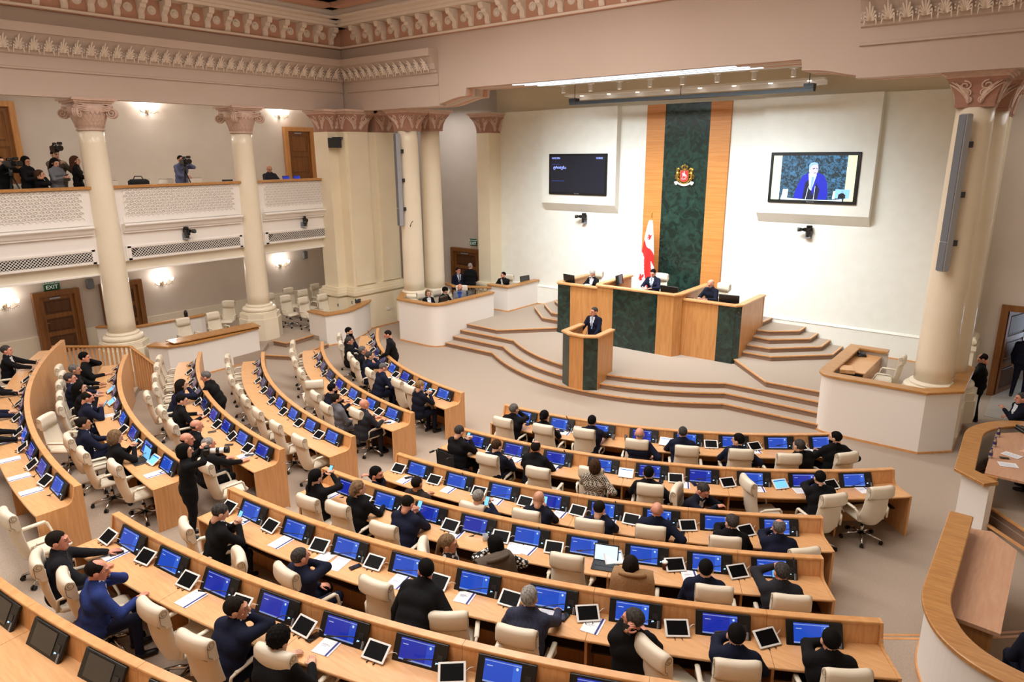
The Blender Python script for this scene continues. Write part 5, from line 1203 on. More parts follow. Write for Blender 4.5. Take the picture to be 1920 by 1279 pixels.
def tri(b):
    V = np.array([tuple(v) for v in b.v]); F = []
    for f in b.f:
        if len(f) == 4: F.append(f)
        elif len(f) == 3: F.append((f[0], f[1], f[2], f[2]))
        else:
            for i in range(1, len(f)-1, 2): F.append((f[0], f[i], f[i+1], f[min(i+2, len(f)-1)]))
    return V, np.array(F)
HANDS = {(s, c): tri(hand_parts(s, {'flat': .18, 'curl': .55, 'fist': 1.15}[c])) for s in (-1, 1) for c in ('flat', 'curl', 'fist')}
def ik(S, T, l1, l2, hint):
    d = T-S; L = np.linalg.norm(d); mx = (l1+l2)*.985
    if L > mx: T = S+d/L*mx; L = mx; d = T-S
    u = d/L; a = (l1*l1-l2*l2+L*L)/(2*L); hgt = math.sqrt(max(l1*l1-a*a, 1e-6)); v = hint-u*(hint @ u); v = v/np.linalg.norm(v)
    return S+u*a+v*hgt, T
def rotz(a): c, s = math.cos(a), math.sin(a); return np.array([[c, -s, 0], [s, c, 0], [0, 0, 1.]])
def rotx(a): c, s = math.cos(a), math.sin(a); return np.array([[1., 0, 0], [0, c, -s], [0, s, c]])
def roty(a): c, s = math.cos(a), math.sin(a); return np.array([[c, 0, s], [0, 1., 0], [-s, 0, c]])
# hand targets: (x, y, z) for the right hand (mirror for left), relative to pelvis on the floor plan, z above floor; curl; palm
HT = dict(desk=(.16, .46, .80, 'flat', 'down'), deskin=(.06, .44, .80, 'curl', 'down'), deskfar=(.22, .60, .80, 'flat', 'down'), chin=('face', .03, .0, 'fist', 'in'), ear=('face', .085, -.05, 'fist', 'in'), mouth=('face', .02, .03, 'curl', 'in'), cheek=('face', .07, -.01, 'fist', 'in'),
          phone=(.05, .36, .98, 'curl', 'in'), phonehi=(.05, .34, 1.18, 'curl', 'in'), lap=(.10, .30, .66, 'curl', 'down'), lapin=(.03, .28, .68, 'curl', 'down'), type=(.12, .50, .81, 'curl', 'down'), back=(.30, -.25, 1.05, 'curl', 'down'), rest=(.30, .12, .72, 'curl', 'down'), paper=(.14, .48, .84, 'curl', 'in'), hang=(.24, .04, .78, 'curl', 'side'), forward=(.10, .42, 1.06, 'curl', 'in'), camera=(.06, .30, 1.50, 'curl', 'in'), low=(.10, .36, 1.02, 'curl', 'down'), lean=(.24, .40, .98, 'flat', 'down'), hip=(.22, .1, .95, 'curl', 'side'), over=(.06, .62, 1.02, 'curl', 'down'), behind=(.07, -.14, .92, 'curl', 'side'))
def person(x, y, z, face, label, pose=('desk', 'desk'), lean=14, side=0, twist=0, hy=0, hp=0, suit='black', shirt='shirt_white', tie=None, hair='short', hcol='black', skin='light', beard=None, fem=False, fat=0., stand=False, trousers=None, glasses=False, s=1., scarf=None, legs=0, collar=True, roll=0):
    """x, y = the head's plan position; the pelvis follows from the lean. face in degrees."""
    F_ = rotz(R_(face-90)); th = R_(lean); sd = R_(side)
    t = np.array([math.sin(sd), math.sin(th)*math.cos(sd), math.cos(th)*math.cos(sd)])
    pz = .93 if stand else .57
    pz *= (s if stand else 1.)
    hd = np.array([math.sin(sd*.6), math.sin(th*.6), math.cos(th*.6)]); hd /= np.linalg.norm(hd)
    P = np.array([0, 0, pz]); C = P+t*.32*s; N = P+t*.50*s; H = N+hd*.162*s
    w_ = (.86 if fem else 1.)*s; Tw = rotz(R_(twist)); X = Tw @ np.array([math.cos(sd), 0, -math.sin(sd)])
    f = 1+.22*fat; J, SH, SK, TR, SO = 0, 1, 2, 3, 4
    bk = (.9 if fem else 1.)*s
    pr = [(P-X*.075*w_, P+X*.075*w_, .138*f*bk, .138*f*bk, J), (P+t*.15*s+np.array([0, .03*fat, 0])-X*.07*w_, P+t*.15*s+np.array([0, .03*fat, 0])+X*.07*w_, .136*f*bk, .136*f*bk, J), (C-X*.095*w_, C+X*.095*w_, .136*(1+.1*fat)*bk, .136*(1+.1*fat)*bk, J)]
    Sh = N-t*.062*s; pr += [(Sh-X*.165*w_, Sh+X*.165*w_, .084*bk, .084*bk, J), (N-t*.005*s-X*.045*w_, N-t*.005*s+X*.045*w_, .078*bk, .078*bk, J), (N+hd*.02-X*.02, Sh+X*.15*w_, .066, .07, J), (N+hd*.02+X*.02, Sh-X*.15*w_, .066, .07, J)]
    fw0 = np.cross(t, X); fw0 = fw0*(1 if (Tw @ np.array([0, 1., 0])) @ fw0 > 0 else -1)
    if fem: pr += [(C+Tw @ np.array([-.06, .075, .02]), C+Tw @ np.array([.06, .075, .02]), .07, .07, J)]
    if collar: pr += [(N+hd*.015*s, N+hd*.055*s, .073, .066, SH, .006), (N+hd*.005*s-fw0*.022, N+hd*.045*s-fw0*.02, .078, .070, J, .01)]
    pr += [(N-t*.03, H-hd*.06*s-fw0*.018, .056, .054*(.92 if fem else 1), SK, .006)]
    arms = []; Rh = rotz(R_(twist*.6+hy)) @ rotx(R_(-hp)) @ roty(R_(roll))
    for sgn, ps in ((1, pose[0]), (-1, pose[1])):
        S0 = Sh+X*sgn*.185*w_; tx, ty, tz, cur, palm = HT[ps]
        if tx == 'face':
            T = H+Rh @ np.array([sgn*ty, .085+tz, -.075]); hint = np.array([sgn*.35, 1., -.6])
            if ps == 'ear': T = H+Rh @ np.array([sgn*.10, .015, -.06])
        else:
            T = np.array([sgn*tx, ty, tz if not stand or ps in ('camera', 'phone', 'forward', 'low', 'lean', 'over', 'hang', 'hip', 'behind') else tz])
            if stand and ps == 'phone': T[2] = 1.15
            T = np.array([*(Tw @ np.array([T[0], T[1], 0]))[:2], T[2]])
            hint = np.array([sgn*.8, -.35, -.7])
        E, T = ik(S0, T, .29*s, .25*s, Tw @ hint); arms.append((sgn, S0, E, T, cur, palm, tx == 'face', ps))
        pr += [(S0, E, .073*(1+.1*fat)*bk, .060*bk, 8, .03), (E, E+(T-E)*.93, .058*bk, .043*bk, 8, .02), (E+(T-E)*.9, T, .033, .029, SH if collar else J, .006)]
    for sgn in (-1, 1):
        h0 = P+np.array([sgn*.085*w_, .02, -.03])
        if stand:
            kn = np.array([sgn*.10+legs*.0, .03+(.10*legs if sgn > 0 else -.06*legs), .5*s]); an = np.array([sgn*.10, -.03+(.12*legs if sgn > 0 else -.22*legs), .09])
        else:
            kn = np.array([sgn*.12, .42, .545]); an = np.array([sgn*.12, .40+.05*legs, .10])
        pr += [(h0, kn, .098*f**.5, .068, TR, .02), (kn, an, .062, .047, TR, .02), (an+np.array([0, -.02, -.045]), an+np.array([sgn*.015, .16, -.055]), .042, .036, SO, .01)]
        if stand: pr += [(h0+np.array([0, 0, .02]), h0+np.array([0, 0, -.12]), .115*f**.5, .112*f**.5, J, .03)]
    V, Q, lab = sdf_caps(pr, .021)
    # shirt front and tie
    rel = V-P; zt = rel @ t; xr = rel @ X; fw = np.cross(X, t); fw = fw*(1 if fw[1] > 0 else -1); yf = rel @ fw
    tor = (lab == J) & (yf > .04) & (zt > .18) & (zt < .52)
    if collar:
        vv = tor & (np.abs(xr) < .012+.075*np.clip((zt-.18)/.32, 0, 1)); lab[vv] = SH
        if tie: lab[vv & (np.abs(xr) < .021)] = 5
    lab[lab == 8] = J
    # head
    hV, hQ, hL = HEAD[fem]; hs = 1.07*s; HV = (Rh @ (hV*hs).T).T+H
    n = len(V); V = np.concatenate([V, HV]); Q = np.concatenate([Q, hQ+n]); lab = np.concatenate([lab, hL])
    for sgn, S0, E, T, cur, palm, isface, ps in arms:
        d = T-E; d = d/np.linalg.norm(d)
        if isface: d2 = (H+np.array([0, .06, .03])-T); d2 = d2/np.linalg.norm(d2); yv = d*.5+d2*.5
        else: yv = d.copy()
        if palm == 'down': yv = yv*np.array([1, 1, .15]); up = np.array([0, 0, 1.])
        elif palm == 'in': up = np.array([sgn*.8, -.3, .35])
        else: up = np.array([sgn, 0, .1])
        up = F_.T @ (F_ @ up); yv = yv/np.linalg.norm(yv); xv = np.cross(yv, up); xv /= np.linalg.norm(xv); zv = np.cross(xv, yv)
        hv, hq = HANDS[(sgn, cur)]; q = hv @ np.stack([xv, yv, zv]) + T+d*.0; n = len(V); V = np.concatenate([V, q]); Q = np.concatenate([Q, hq+n]); lab = np.concatenate([lab, np.full(len(q), SK)])
    V = (F_ @ V.T).T
    hx = (F_ @ H)[:2]; root = np.array([x-hx[0], y-hx[1], z])
    mats = ['cloth_'+suit, shirt, 'skin_'+skin, 'cloth_'+(trousers or (suit if suit in ('black', 'navy', 'charcoal', 'dark', 'midnight', 'grey') else 'black')), 'shoe', tie or shirt, 'eye', 'lip']
    lf = lab[Q[:, 0]]
    o = put('person', mesh_np('person', V, Q, mats, lf), None, tuple(root)); tag(o, label, 'person', 'people in the chamber')
    Mx = Matrix((F_ @ Rh).tolist()).to_4x4(); Hw = F_ @ H; Mx.translation = tuple(Hw)
    SM = Matrix.Scale(hs, 4)
    if hair != 'bald': c = put('hair', hair_mesh(hair, 'hair_'+hcol), o); c.matrix_local = Mx @ SM
    if beard: c = put('beard', hair_mesh('beard', 'hair_'+beard), o); c.matrix_local = Mx @ SM
    if glasses:
        b = MB()
        for sg in (-1, 1): b.tube([(sg*.031+.022*math.cos(a), .108, .008+.017*math.sin(a)) for a in [2*PI*i/10 for i in range(11)]], .0022, 4); b.tube([(sg*.053, .106, .01), (sg*.078, .06, .012), (sg*.084, -.01, .01)], .0022, 4)
        b.tube([(-.009, .11, .01), (.009, .11, .01)], .0022, 4); c = b.build('glasses', 'glasses', o); c.matrix_local = Mx
    if scarf:
        b = MB(); b.tube([(.07*math.cos(a), -.03+.075*math.sin(a), -.17-.03*math.sin(a)) for a in [2*PI*i/14 for i in range(15)]], .026, 8); c = b.build('scarf', scarf, o); c.matrix_local = Mx
    return o, (root, F_, arms)
# ================================================================== WHO SITS WHERE (world metres)
person(-8.68, 10.89, 0.00, 97, 'grey haired man in black suit, hand at mouth, left end of front right row', pose=('mouth', 'desk'), lean=14, suit='black', hair='short', hcol='grey', hy=-10)
person(-7.92, 10.95, 0.00, 101, 'person with black gathered hair in black jacket, second in the front right row', pose=('desk', 'desk'), suit='black', hair='bun', hcol='black', fem=True, lean=12)
person(-6.99, 11.32, 0.00, 107, 'man with short black hair and black suit, third in the front right row', pose=('deskfar', 'desk'), suit='midnight', hair='short', hcol='black', lean=12)
person(-5.89, 11.29, 0.00, 112, 'bald man in navy suit leaning back in the front right row', pose=('rest', 'lap'), suit='navy', hair='fringe', hcol='lightgrey', skin='red', lean=2)
person(-5.28, 11.91, 0.00, 116, 'grey haired man in navy suit holding a lit tablet in the front right row', pose=('desk', 'paper'), suit='navy', hair='buzz', hcol='salt', lean=14, hy=5)
person(-4.27, 12.16, 0.00, 122, 'dark haired man in navy suit looking left in the front right row', pose=('rest', 'desk'), suit='navy', hair='thick', hcol='black', lean=8, hy=55)
person(-3.30, 12.64, 0.00, 127, 'grey templed man slouching sideways in dark suit in the front right row', pose=('desk', 'rest'), suit='black', hair='short', hcol='salt', lean=4, side=-14, hy=25)
person(-2.86, 13.41, 0.00, 132, 'bearded man in black suit at the right end of the front right desk', pose=('rest', 'desk'), suit='black', hair='short', hcol='black', beard='black', lean=8, hy=40)
person(-8.75, 9.24, 0.00, 88, 'grey haired man in black suit sitting in a wheelchair', pose=('phone', 'phone'), suit='black', hair='short', hcol='salt', fat=0.5, hp=25, lean=10)
person(-7.75, 9.19, 0.00, 100, 'brown haired man in dark suit reading papers, second right row', pose=('paper', 'desk'), suit='midnight', hair='short', hcol='brown', lean=18, hy=-10, hp=15)
person(-7.12, 9.58, 0.00, 104, 'man with thinning crown and broad black jacket, second right row', pose=('desk', 'desk'), suit='black', hair='balding', hcol='dark', skin='red', fat=0.3, lean=14)
person(-5.81, 9.55, 0.00, 109, 'woman with brown hair and houndstooth jacket, second right row', pose=('rest', 'desk'), suit='houndstooth', hair='bob', hcol='brown', fem=True, lean=6, collar=False)
person(-4.95, 9.88, 0.00, 114, 'man with cropped black hair and white collar, second right row', pose=('rest', 'desk'), suit='black', hair='short', hcol='black', lean=10)
person(-4.02, 9.99, 0.00, -10, 'man twisted round with his arm over the third right desk', pose=('over', 'cheek'), suit='midnight', hair='short', hcol='salt', skin='red', lean=30, hp=30)
person(-2.63, 11.56, 0.00, 127, 'man in black hooded top resting on his hand, second right row', pose=('desk', 'chin'), suit='black', shirt='shirt_dark', collar=False, hair='short', hcol='black', lean=24, fat=0.2)
person(-8.58, 6.99, 0.00, 24, 'bearded man in navy jacket turned right, arm over his chair', pose=('lap', 'back'), suit='navy', shirt='shirt_dark', hair='thick', hcol='black', beard='black', skin='red', lean=4, collar=False)
person(-7.79, 7.18, 0.00, 99, 'man with cropped dark hair and brown jacket, third right row', pose=('lap', 'desk'), suit='brown', shirt='shirt_dark', collar=False, hair='buzz', hcol='dark', skin='tan', lean=2)
person(-6.66, 7.43, 0.00, 103, 'grey haired man in navy suit holding up a phone, third right row', pose=('phone', 'phone'), suit='navy', hair='short', hcol='lightgrey', lean=4, hp=15)
person(-5.90, 8.02, 0.00, 107, 'bald man in navy suit with phone, third right row', pose=('phone', 'desk'), suit='midnight', hair='bald', skin='mid', lean=16, hp=25)
person(-4.96, 8.30, 0.00, 111, 'man with dark brushed hair and navy suit, third right row', pose=('phone', 'desk'), suit='navy', hair='short', hcol='dark', lean=8, hy=-12, hp=18)
person(-4.25, 8.82, 0.00, 114, 'bald pink-headed man in navy suit touching his tablet, third right row', pose=('rest', 'deskfar'), suit='navy', hair='bald', skin='red', lean=10)
person(-3.22, 9.18, 0.00, 119, 'broad man with dark grey hair in black coat, third right row', pose=('desk', 'chin'), suit='black', hair='short', hcol='salt', fat=0.4, lean=14, hy=25)
person(-2.63, 9.49, 0.00, 122, 'balding grey man leaning on his hand at the end of the third right desk', pose=('desk', 'cheek'), suit='navy', hair='balding', hcol='grey', skin='red', fat=0.3, lean=20)
person(-8.82, 5.96, 0.28, 94, 'woman with black hair raising a phone, left end of the fourth right row', pose=('phonehi', 'phonehi'), suit='black', hair='ponytail', hcol='black', fem=True, collar=False, lean=6)
person(-7.97, 6.12, 0.28, 98, 'woman with blonde pinned-up hair in black, fourth right row', pose=('desk', 'desk'), suit='black', hair='updo', hcol='ash', fem=True, collar=False, lean=8, hy=-15)
person(-7.05, 6.29, 0.28, 101, 'balding man in navy suit typing on his phone, fourth right row', pose=('phone', 'phone'), suit='navy', hair='balding', hcol='dark', skin='red', lean=18, hp=30, fat=0.3)
person(-5.77, 5.83, 0.28, 33, 'woman with blonde ponytail turned to her neighbour, fourth right row', pose=('lap', 'lap'), suit='dots', hair='ponytail', hcol='ash', fem=True, collar=False, lean=2, skin='mid')
person(-5.28, 6.20, 0.28, 169, 'woman with black hair, glasses and white floral blouse, fourth right row', pose=('rest', 'mouth'), suit='floral', hair='bob', hcol='black', fem=True, collar=False, glasses=True, lean=10, hp=12)
person(-3.63, 6.88, 0.28, 114, 'woman with long dark hair behind a laptop, fourth right row', pose=('type', 'type'), suit='black', hair='bob', hcol='dark', fem=True, collar=False, lean=8)
person(-2.86, 7.38, 0.28, 117, 'man with neat black hair in navy suit, fourth right row', pose=('lap', 'lap'), suit='navy', hair='short', hcol='black', lean=4)
person(-2.11, 7.92, 0.28, 120, 'grey haired man with phone at the right end of the fourth right row', pose=('desk', 'phonehi'), suit='charcoal', hair='short', hcol='salt', skin='red', fat=0.3, lean=16, hy=15)
person(-8.48, 4.16, 0.56, 75, 'grey haired man in black suit looking at a blue phone, fifth right row', pose=('phone', 'phone'), suit='black', hair='short', hcol='salt', lean=14, hp=28)
person(-6.66, 4.18, 0.56, 86, 'man with cropped grey hair in navy jacket, fifth right row', pose=('chin', 'lap'), suit='navy', shirt='shirt_dark', hair='buzz', hcol='salt', skin='red', lean=2)
person(-5.03, 4.71, 0.56, 107, 'dark haired man in black suit bending over the fifth right desk', pose=('lean', 'rest'), suit='black', hair='short', hcol='black', skin='red', stand=True, lean=42, hy=45, fat=0.4)
person(-4.01, 5.28, 0.56, 110, 'grey haired man in blue checked jacket, fifth right row', pose=('deskfar', 'desk'), suit='check', shirt='shirt_blue', hair='thick', hcol='lightgrey', lean=16, fat=0.2)
person(-2.92, 5.64, 0.56, 120, 'man in glasses holding a phone to his ear, fifth right row', pose=('desk', 'ear'), suit='black', hair='short', hcol='salt', skin='red', glasses=True, lean=8, hy=62, fat=0.3)
person(-1.99, 6.09, 0.56, 118, 'man with black hair and navy suit, elbows on the fifth right desk', pose=('desk', 'mouth'), suit='navy', hair='short', hcol='black', lean=18, fat=0.3)
person(-1.22, 6.60, 0.56, 121, 'man with black hair and wristwatch at the right end of the fifth right desk', pose=('desk', 'chin'), suit='black', shirt='shirt_dark', hair='short', hcol='black', lean=18, fat=0.4)
person(-8.85, 2.35, 0.84, 71, 'dark haired man in black jacket with arm on the sixth right desk', pose=('desk', 'deskfar'), suit='dark', shirt='shirt_dark', hair='short', hcol='dark', skin='red', beard=None, lean=8, fat=0.4, hy=-12)
person(-7.84, 2.39, 0.84, 78, 'balding man in bright blue blazer resting his chin, sixth right row', pose=('desk', 'mouth'), suit='blue', hair='balding', hcol='dark', skin='red', lean=14, hy=-12, hp=12, fat=0.4, trousers='navy')
person(-6.03, 3.00, 0.84, 96, 'dark haired man in navy suit with clasped hands, sixth right row', pose=('mouth', 'chin'), suit='navy', hair='short', hcol='dark', skin='mid', lean=22, hy=-42, fat=0.2)
person(-5.27, 2.99, 0.84, 104, 'person with curly black hair in black, sixth right row', pose=('desk', 'desk'), suit='black', shirt='shirt_dark', collar=False, hair='curly', hcol='black', lean=22, hp=20)
person(-16.86, 13.01, 0.00, 31, 'bearded man in dark jacket farthest along the front left row', suit='navy', shirt='shirt_dark', hair='thick', hcol='black', beard='black', lean=2, pose=('lap', 'lap'))
person(-15.99, 12.33, 0.00, 57, 'dark grey man in black turning his head, front left row', suit='black', shirt='shirt_dark', hair='short', hcol='salt', lean=6, pose=('lap', 'lap'), skin='mid')
person(-14.97, 11.98, 0.00, 62, 'grey haired man in black suit bending forward, front left row', suit='black', hair='short', hcol='grey', skin='red', lean=22, pose=('desk', 'desk'))
person(-14.34, 11.70, 0.00, 66, 'man in navy suit with white collar and hand at mouth, front left row', suit='navy', hair='short', hcol='salt', lean=16, pose=('mouth', 'desk'))
person(-13.24, 11.21, 0.00, 72, 'grey balding man in navy suit writing on papers, front left row', suit='navy', hair='buzz', hcol='grey', skin='red', lean=18, pose=('desk', 'desk'), hp=25)
person(-11.37, 10.71, 0.00, 83, 'blonde short haired woman in navy at the aisle end of the front left desk', suit='midnight', hair='thick', hcol='blonde', fem=True, lean=10, pose=('phone', 'phone'), hp=20, collar=False)
person(-14.62, 12.63, 0.00, 227, 'standing man in black suit leaning on the front left desk from the stage', stand=True, suit='black', hair='buzz', hcol='dark', skin='red', lean=14, pose=('hang', 'lean'), hp=20)
person(-12.90, 9.37, 0.00, 76, 'man with black hair and beard in dark sweater, second left row', suit='midnight', shirt='shirt_dark', hair='short', hcol='black', beard='black', lean=14, pose=('desk', 'desk'), collar=False)
person(-12.19, 8.93, 0.00, 80, 'bearded man in light grey suit looking up, second left row', suit='grey', hair='short', hcol='dark', beard='dark', skin='mid', lean=0, pose=('lap', 'lap'), hy=-10)
person(-11.45, 9.11, 0.00, 83, 'bald man in charcoal suit at the aisle end of the second left desk', suit='charcoal', hair='bald', skin='red', lean=12, pose=('desk', 'desk'))
person(-15.13, 7.51, 0.00, 228, 'standing grey haired man in black suit leaning over the fourth left desk', stand=True, suit='black', shirt='shirt_dark', hair='short', hcol='grey', skin='red', lean=24, pose=('over', 'over'), hp=15)
person(-15.24, 6.99, 0.28, 70, 'person with long tied dark hair in navy suit, fourth left row', suit='navy', hair='long', hcol='dark', lean=24, pose=('mouth', 'desk'))
person(-14.15, 6.44, 0.28, 75, 'dark haired man in black suit glancing down, fourth left row', suit='black', hair='short', hcol='black', lean=16, pose=('desk', 'desk'), hp=12, hy=-10)
person(-12.50, 5.90, 0.28, 81, 'bald man in dark suit and tie, fourth left row nearest the desk', suit='black', tie='tie_dark', hair='fringe', hcol='salt', skin='red', lean=16, pose=('lap', 'lap'), hy=-8, hp=8)
person(-11.96, 5.44, 0.28, 73, 'smiling bald man in dark suit, fourth left row', suit='black', hair='fringe', hcol='dark', skin='red', lean=4, pose=('lap', 'lap'), hy=-14)
person(-11.46, 5.58, 0.28, 85, 'white haired man in black, hand on desk, aisle end of fourth left row', suit='black', hair='short', hcol='lightgrey', skin='red', lean=12, pose=('deskfar', 'desk'))
person(-10.23, 4.59, 0.56, 67, 'woman photographer in black standing with a long white camera lens', stand=True, s=0.94, fat=0.5, suit='black', shirt='shirt_dark', collar=False, hair='bob', hcol='black', fem=True, lean=3, pose=('camera', 'camera'))
person(-18.20, 6.11, 0.56, 62, 'black haired man in black sweater rubbing his face, far end of the fifth left row', suit='black', shirt='shirt_dark', collar=False, hair='thick', hcol='black', skin='red', lean=8, fat=0.5, pose=('desk', 'cheek'))
person(-17.27, 5.56, 0.56, 65, 'grey haired man in dark jacket, fifth left row', suit='black', shirt='shirt_dark', hair='short', hcol='grey', skin='tan', lean=4, pose=('desk', 'desk'))
person(-16.65, 5.24, 0.56, 68, 'man with dark grey hair, navy suit and open white shirt, fifth left row', suit='navy', hair='short', hcol='salt', skin='red', lean=2, pose=('desk', 'desk'))
person(-15.78, 5.11, 0.56, 71, 'woman with long black hair holding a phone, fifth left row', suit='black', shirt='shirt_dark', collar=False, hair='long', hcol='black', fem=True, lean=8, pose=('phone', 'phone'))
person(-15.03, 4.97, 0.56, 73, 'dark haired man in navy suit reading his phone, fifth left row', suit='navy', hair='balding', hcol='dark', skin='red', lean=14, pose=('phone', 'phone'), hp=22)
person(-13.50, 4.33, 0.56, 78, 'dark haired man in navy suit with watch, fifth left row', suit='navy', hair='short', hcol='dark', skin='tan', lean=6, pose=('desk', 'desk'))
person(-12.39, 4.42, 0.56, 82, 'woman with streaked bob in black holding a phone, fifth left row', suit='black', shirt='shirt_dark', collar=False, hair='bob', hcol='ash', fem=True, lean=10, pose=('phone', 'phone'), hp=18)
person(-19.24, 4.85, 0.84, 61, 'smiling grey haired man in black suit and white shirt at the left edge', suit='black', hair='short', hcol='salt', skin='red', lean=6, pose=('deskfar', 'deskfar'))
person(-17.31, 3.96, 0.84, 67, 'man in dark suit cut by the left edge with white cuffs on the desk', suit='black', hair='short', hcol='dark', lean=10, pose=('deskfar', 'deskin'))
person(-15.81, 3.44, 0.84, 72, 'man in dark suit cut by the left edge with clasped hands', suit='navy', hair='short', hcol='grey', lean=10, pose=('deskfar', 'desk'))
person(-14.39, 3.03, 0.84, 77, 'person in black cut by the left edge reaching to a tablet', suit='black', hair='short', hcol='black', lean=10, pose=('deskfar', 'deskfar'))
person(-10.45, 16.88, 0.45, -92, 'speaker in navy suit and blue tie standing at the podium', stand=True, suit='navy', tie='tie_blue', hair='short', hcol='salt', skin='red', lean=7, pose=('lean', 'lean'), hy=-18, fat=0.4)
person(-12.60, 20.20, 1.27, -88, 'white haired woman in black reading a pink paper on the rostrum', suit='black', hair='thick', hcol='white', fem=True, lean=12, pose=('paper', 'paper'), hp=35, glasses=True)
person(-10.35, 20.28, 1.50, -90, 'chairman in navy suit and pale tie reading at the centre of the rostrum', suit='navy', tie='tie_blue', hair='short', hcol='black', skin='red', lean=10, pose=('desk', 'desk'), hp=22)
person(-8.32, 20.15, 1.40, -105, 'bald bearded man in dark sweater on the right of the rostrum', suit='midnight', shirt='shirt_dark', collar=False, hair='fringe', hcol='grey', beard='lightgrey', skin='red', lean=14, pose=('desk', 'desk'), hp=30, hy=-10, fat=0.3)
person(-17.62, 17.20, 0.45, -15, 'woman clerk with light brown bob in black jacket behind the booth', suit='black', hair='bob', hcol='ash', fem=True, lean=5, pose=('lap', 'lap'))
person(-17.60, 18.05, 0.45, 0, 'woman clerk with short black hair bending over the booth desk', suit='black', hair='curly', hcol='black', fem=True, lean=22, pose=('desk', 'desk'), hp=25)
person(-17.50, 18.75, 0.45, -55, 'bald man in grey blazer and blue shirt in the clerks booth', suit='lightgrey', shirt='shirt_royal', hair='bald', beard='brown', skin='red', lean=8, pose=('lapin', 'lapin'), hp=35, glasses=True)
person(-19.30, 20.60, 0.30, -20, 'standing man in navy suit and tie beside the stage door', stand=True, suit='navy', tie='tie_dark', hair='short', hcol='dark', skin='red', lean=2, pose=('hang', 'hang'), hy=15)
person(-18.90, 20.90, 0.40, 105, 'tall man with shaved grey head seen from behind near the stage door', stand=True, s=1.05, suit='black', hair='buzz', hcol='lightgrey', skin='red', lean=1, pose=('low', 'hang'), fat=0.4)
person(-17.41, 21.20, 0.60, -75, 'dark haired man resting his cheek on his hand in the small stage booth', suit='black', hair='short', hcol='black', skin='red', lean=16, pose=('desk', 'cheek'), hy=-25)
person(-1.15, 19.80, 0.00, 188, 'balding man in black leaning by the right booth looking at a phone', stand=True, suit='black', shirt='shirt_dark', collar=False, hair='balding', hcol='dark', skin='red', lean=3, pose=('phone', 'phone'), hp=30)
person(-0.40, 22.75, 0.00, 82, 'man in dark suit walking out through the open right door', stand=True, suit='midnight', hair='short', hcol='black', lean=4, pose=('hang', 'hang'), legs=1, s=1.03)
person(-0.24, 18.20, 0.00, 205, 'grey haired man in dark suit holding a phone at the right edge', suit='midnight', hair='short', hcol='salt', skin='red', lean=4, pose=('rest', 'phone'))
person(0.50, 8.75, 0.28, 120, 'person in dark navy seated in the right foreground booth', suit='midnight', hair='short', hcol='black', lean=10, pose=('lap', 'lap'), fat=0.5)
person(0.42, 15.30, 0.30, 178, 'person in dark suit reading papers at the right edge table', suit='black', hair='short', hcol='dark', lean=10, pose=('deskin', 'desk'))
person(-22.75, 6.45, 4.80, 10, 'camera operator in black at the left edge of the upper gallery', stand=True, suit='black', shirt='shirt_dark', collar=False, hair='short', hcol='black', lean=6, pose=('camera', 'camera'), fat=0.4)
person(-22.45, 6.95, 4.80, 30, 'person in black with dark hair looking at a phone in the upper gallery', stand=True, suit='black', shirt='shirt_dark', collar=False, hair='bob', hcol='black', fem=True, skin='tan', lean=5, pose=('phone', 'phone'), hp=15)
person(-22.35, 7.62, 4.80, 20, 'woman with long black hair and grey coat checking her phone in the gallery', stand=True, suit='grey', collar=False, hair='long', hcol='black', fem=True, skin='mid', lean=6, pose=('phone', 'phone'), hp=22, s=0.97)
person(-22.95, 7.86, 4.80, 12, 'camera operator in grey sweater shouldering a large video camera', stand=True, suit='taupe', collar=False, hair='short', hcol='black', lean=2, pose=('camera', 'camera'), s=1.1)
person(-22.50, 8.20, 4.80, 60, 'woman with long auburn hair in black beside the gallery column', stand=True, suit='black', collar=False, hair='long', hcol='auburn', fem=True, lean=2, pose=('phone', 'hang'))
person(-22.35, 7.20, 4.80, 45, 'seated woman with long brown hair in the upper gallery', suit='black', collar=False, hair='long', hcol='brown', fem=True, skin='mid', lean=8, pose=('mouth', 'lap'), hy=15)
person(-22.75, 11.38, 4.80, 10, 'camera operator in pale blue sweater behind a tripod camera', stand=True, suit='periwinkle', collar=False, hair='short', hcol='black', skin='red', lean=8, pose=('forward', 'camera'), trousers='dark')
person(-22.60, 14.46, 4.80, -10, 'balding man in dark top seated at the gallery sound desk', suit='charcoal', shirt='shirt_dark', collar=False, hair='fringe', hcol='grey', skin='tan', lean=6, pose=('desk', 'desk'), hp=20)
chair(-8.72, 10.83, 0.00, 97, 'cream leather chair at the front desk of the right block, first from the centre aisle')
chair(-7.85, 11.04, 0.00, 102, 'cream leather chair at the front desk of the right block, second from the centre aisle')
chair(-7.09, 11.36, 0.00, 106, 'cream leather chair at the front desk of the right block, third from the centre aisle')
chair(-6.02, 11.52, 0.00, 112, 'cream leather chair at the front desk of the right block, fourth from the centre aisle')
chair(-5.15, 11.81, 0.00, 117, 'cream leather chair at the front desk of the right block, fifth from the centre aisle')
chair(-4.31, 12.27, 0.00, 122, 'cream leather chair at the front desk of the right block, sixth from the centre aisle')
chair(-3.56, 12.60, 0.00, 126, 'cream leather chair at the front desk of the right block, seventh from the centre aisle')
chair(-2.81, 13.23, 0.00, 144, 'cream leather chair at the front desk of the right block, eighth from the centre aisle')
chair(-7.80, 9.24, 0.00, 100, 'cream leather chair at the second desk of the right block, first from the centre aisle')
chair(-6.76, 9.36, 0.00, 105, 'cream leather chair at the second desk of the right block, second from the centre aisle')
chair(-6.04, 9.93, 0.00, 109, 'cream leather chair at the second desk of the right block, third from the centre aisle')
chair(-4.94, 9.98, 0.00, 114, 'cream leather chair at the second desk of the right block, fourth from the centre aisle')
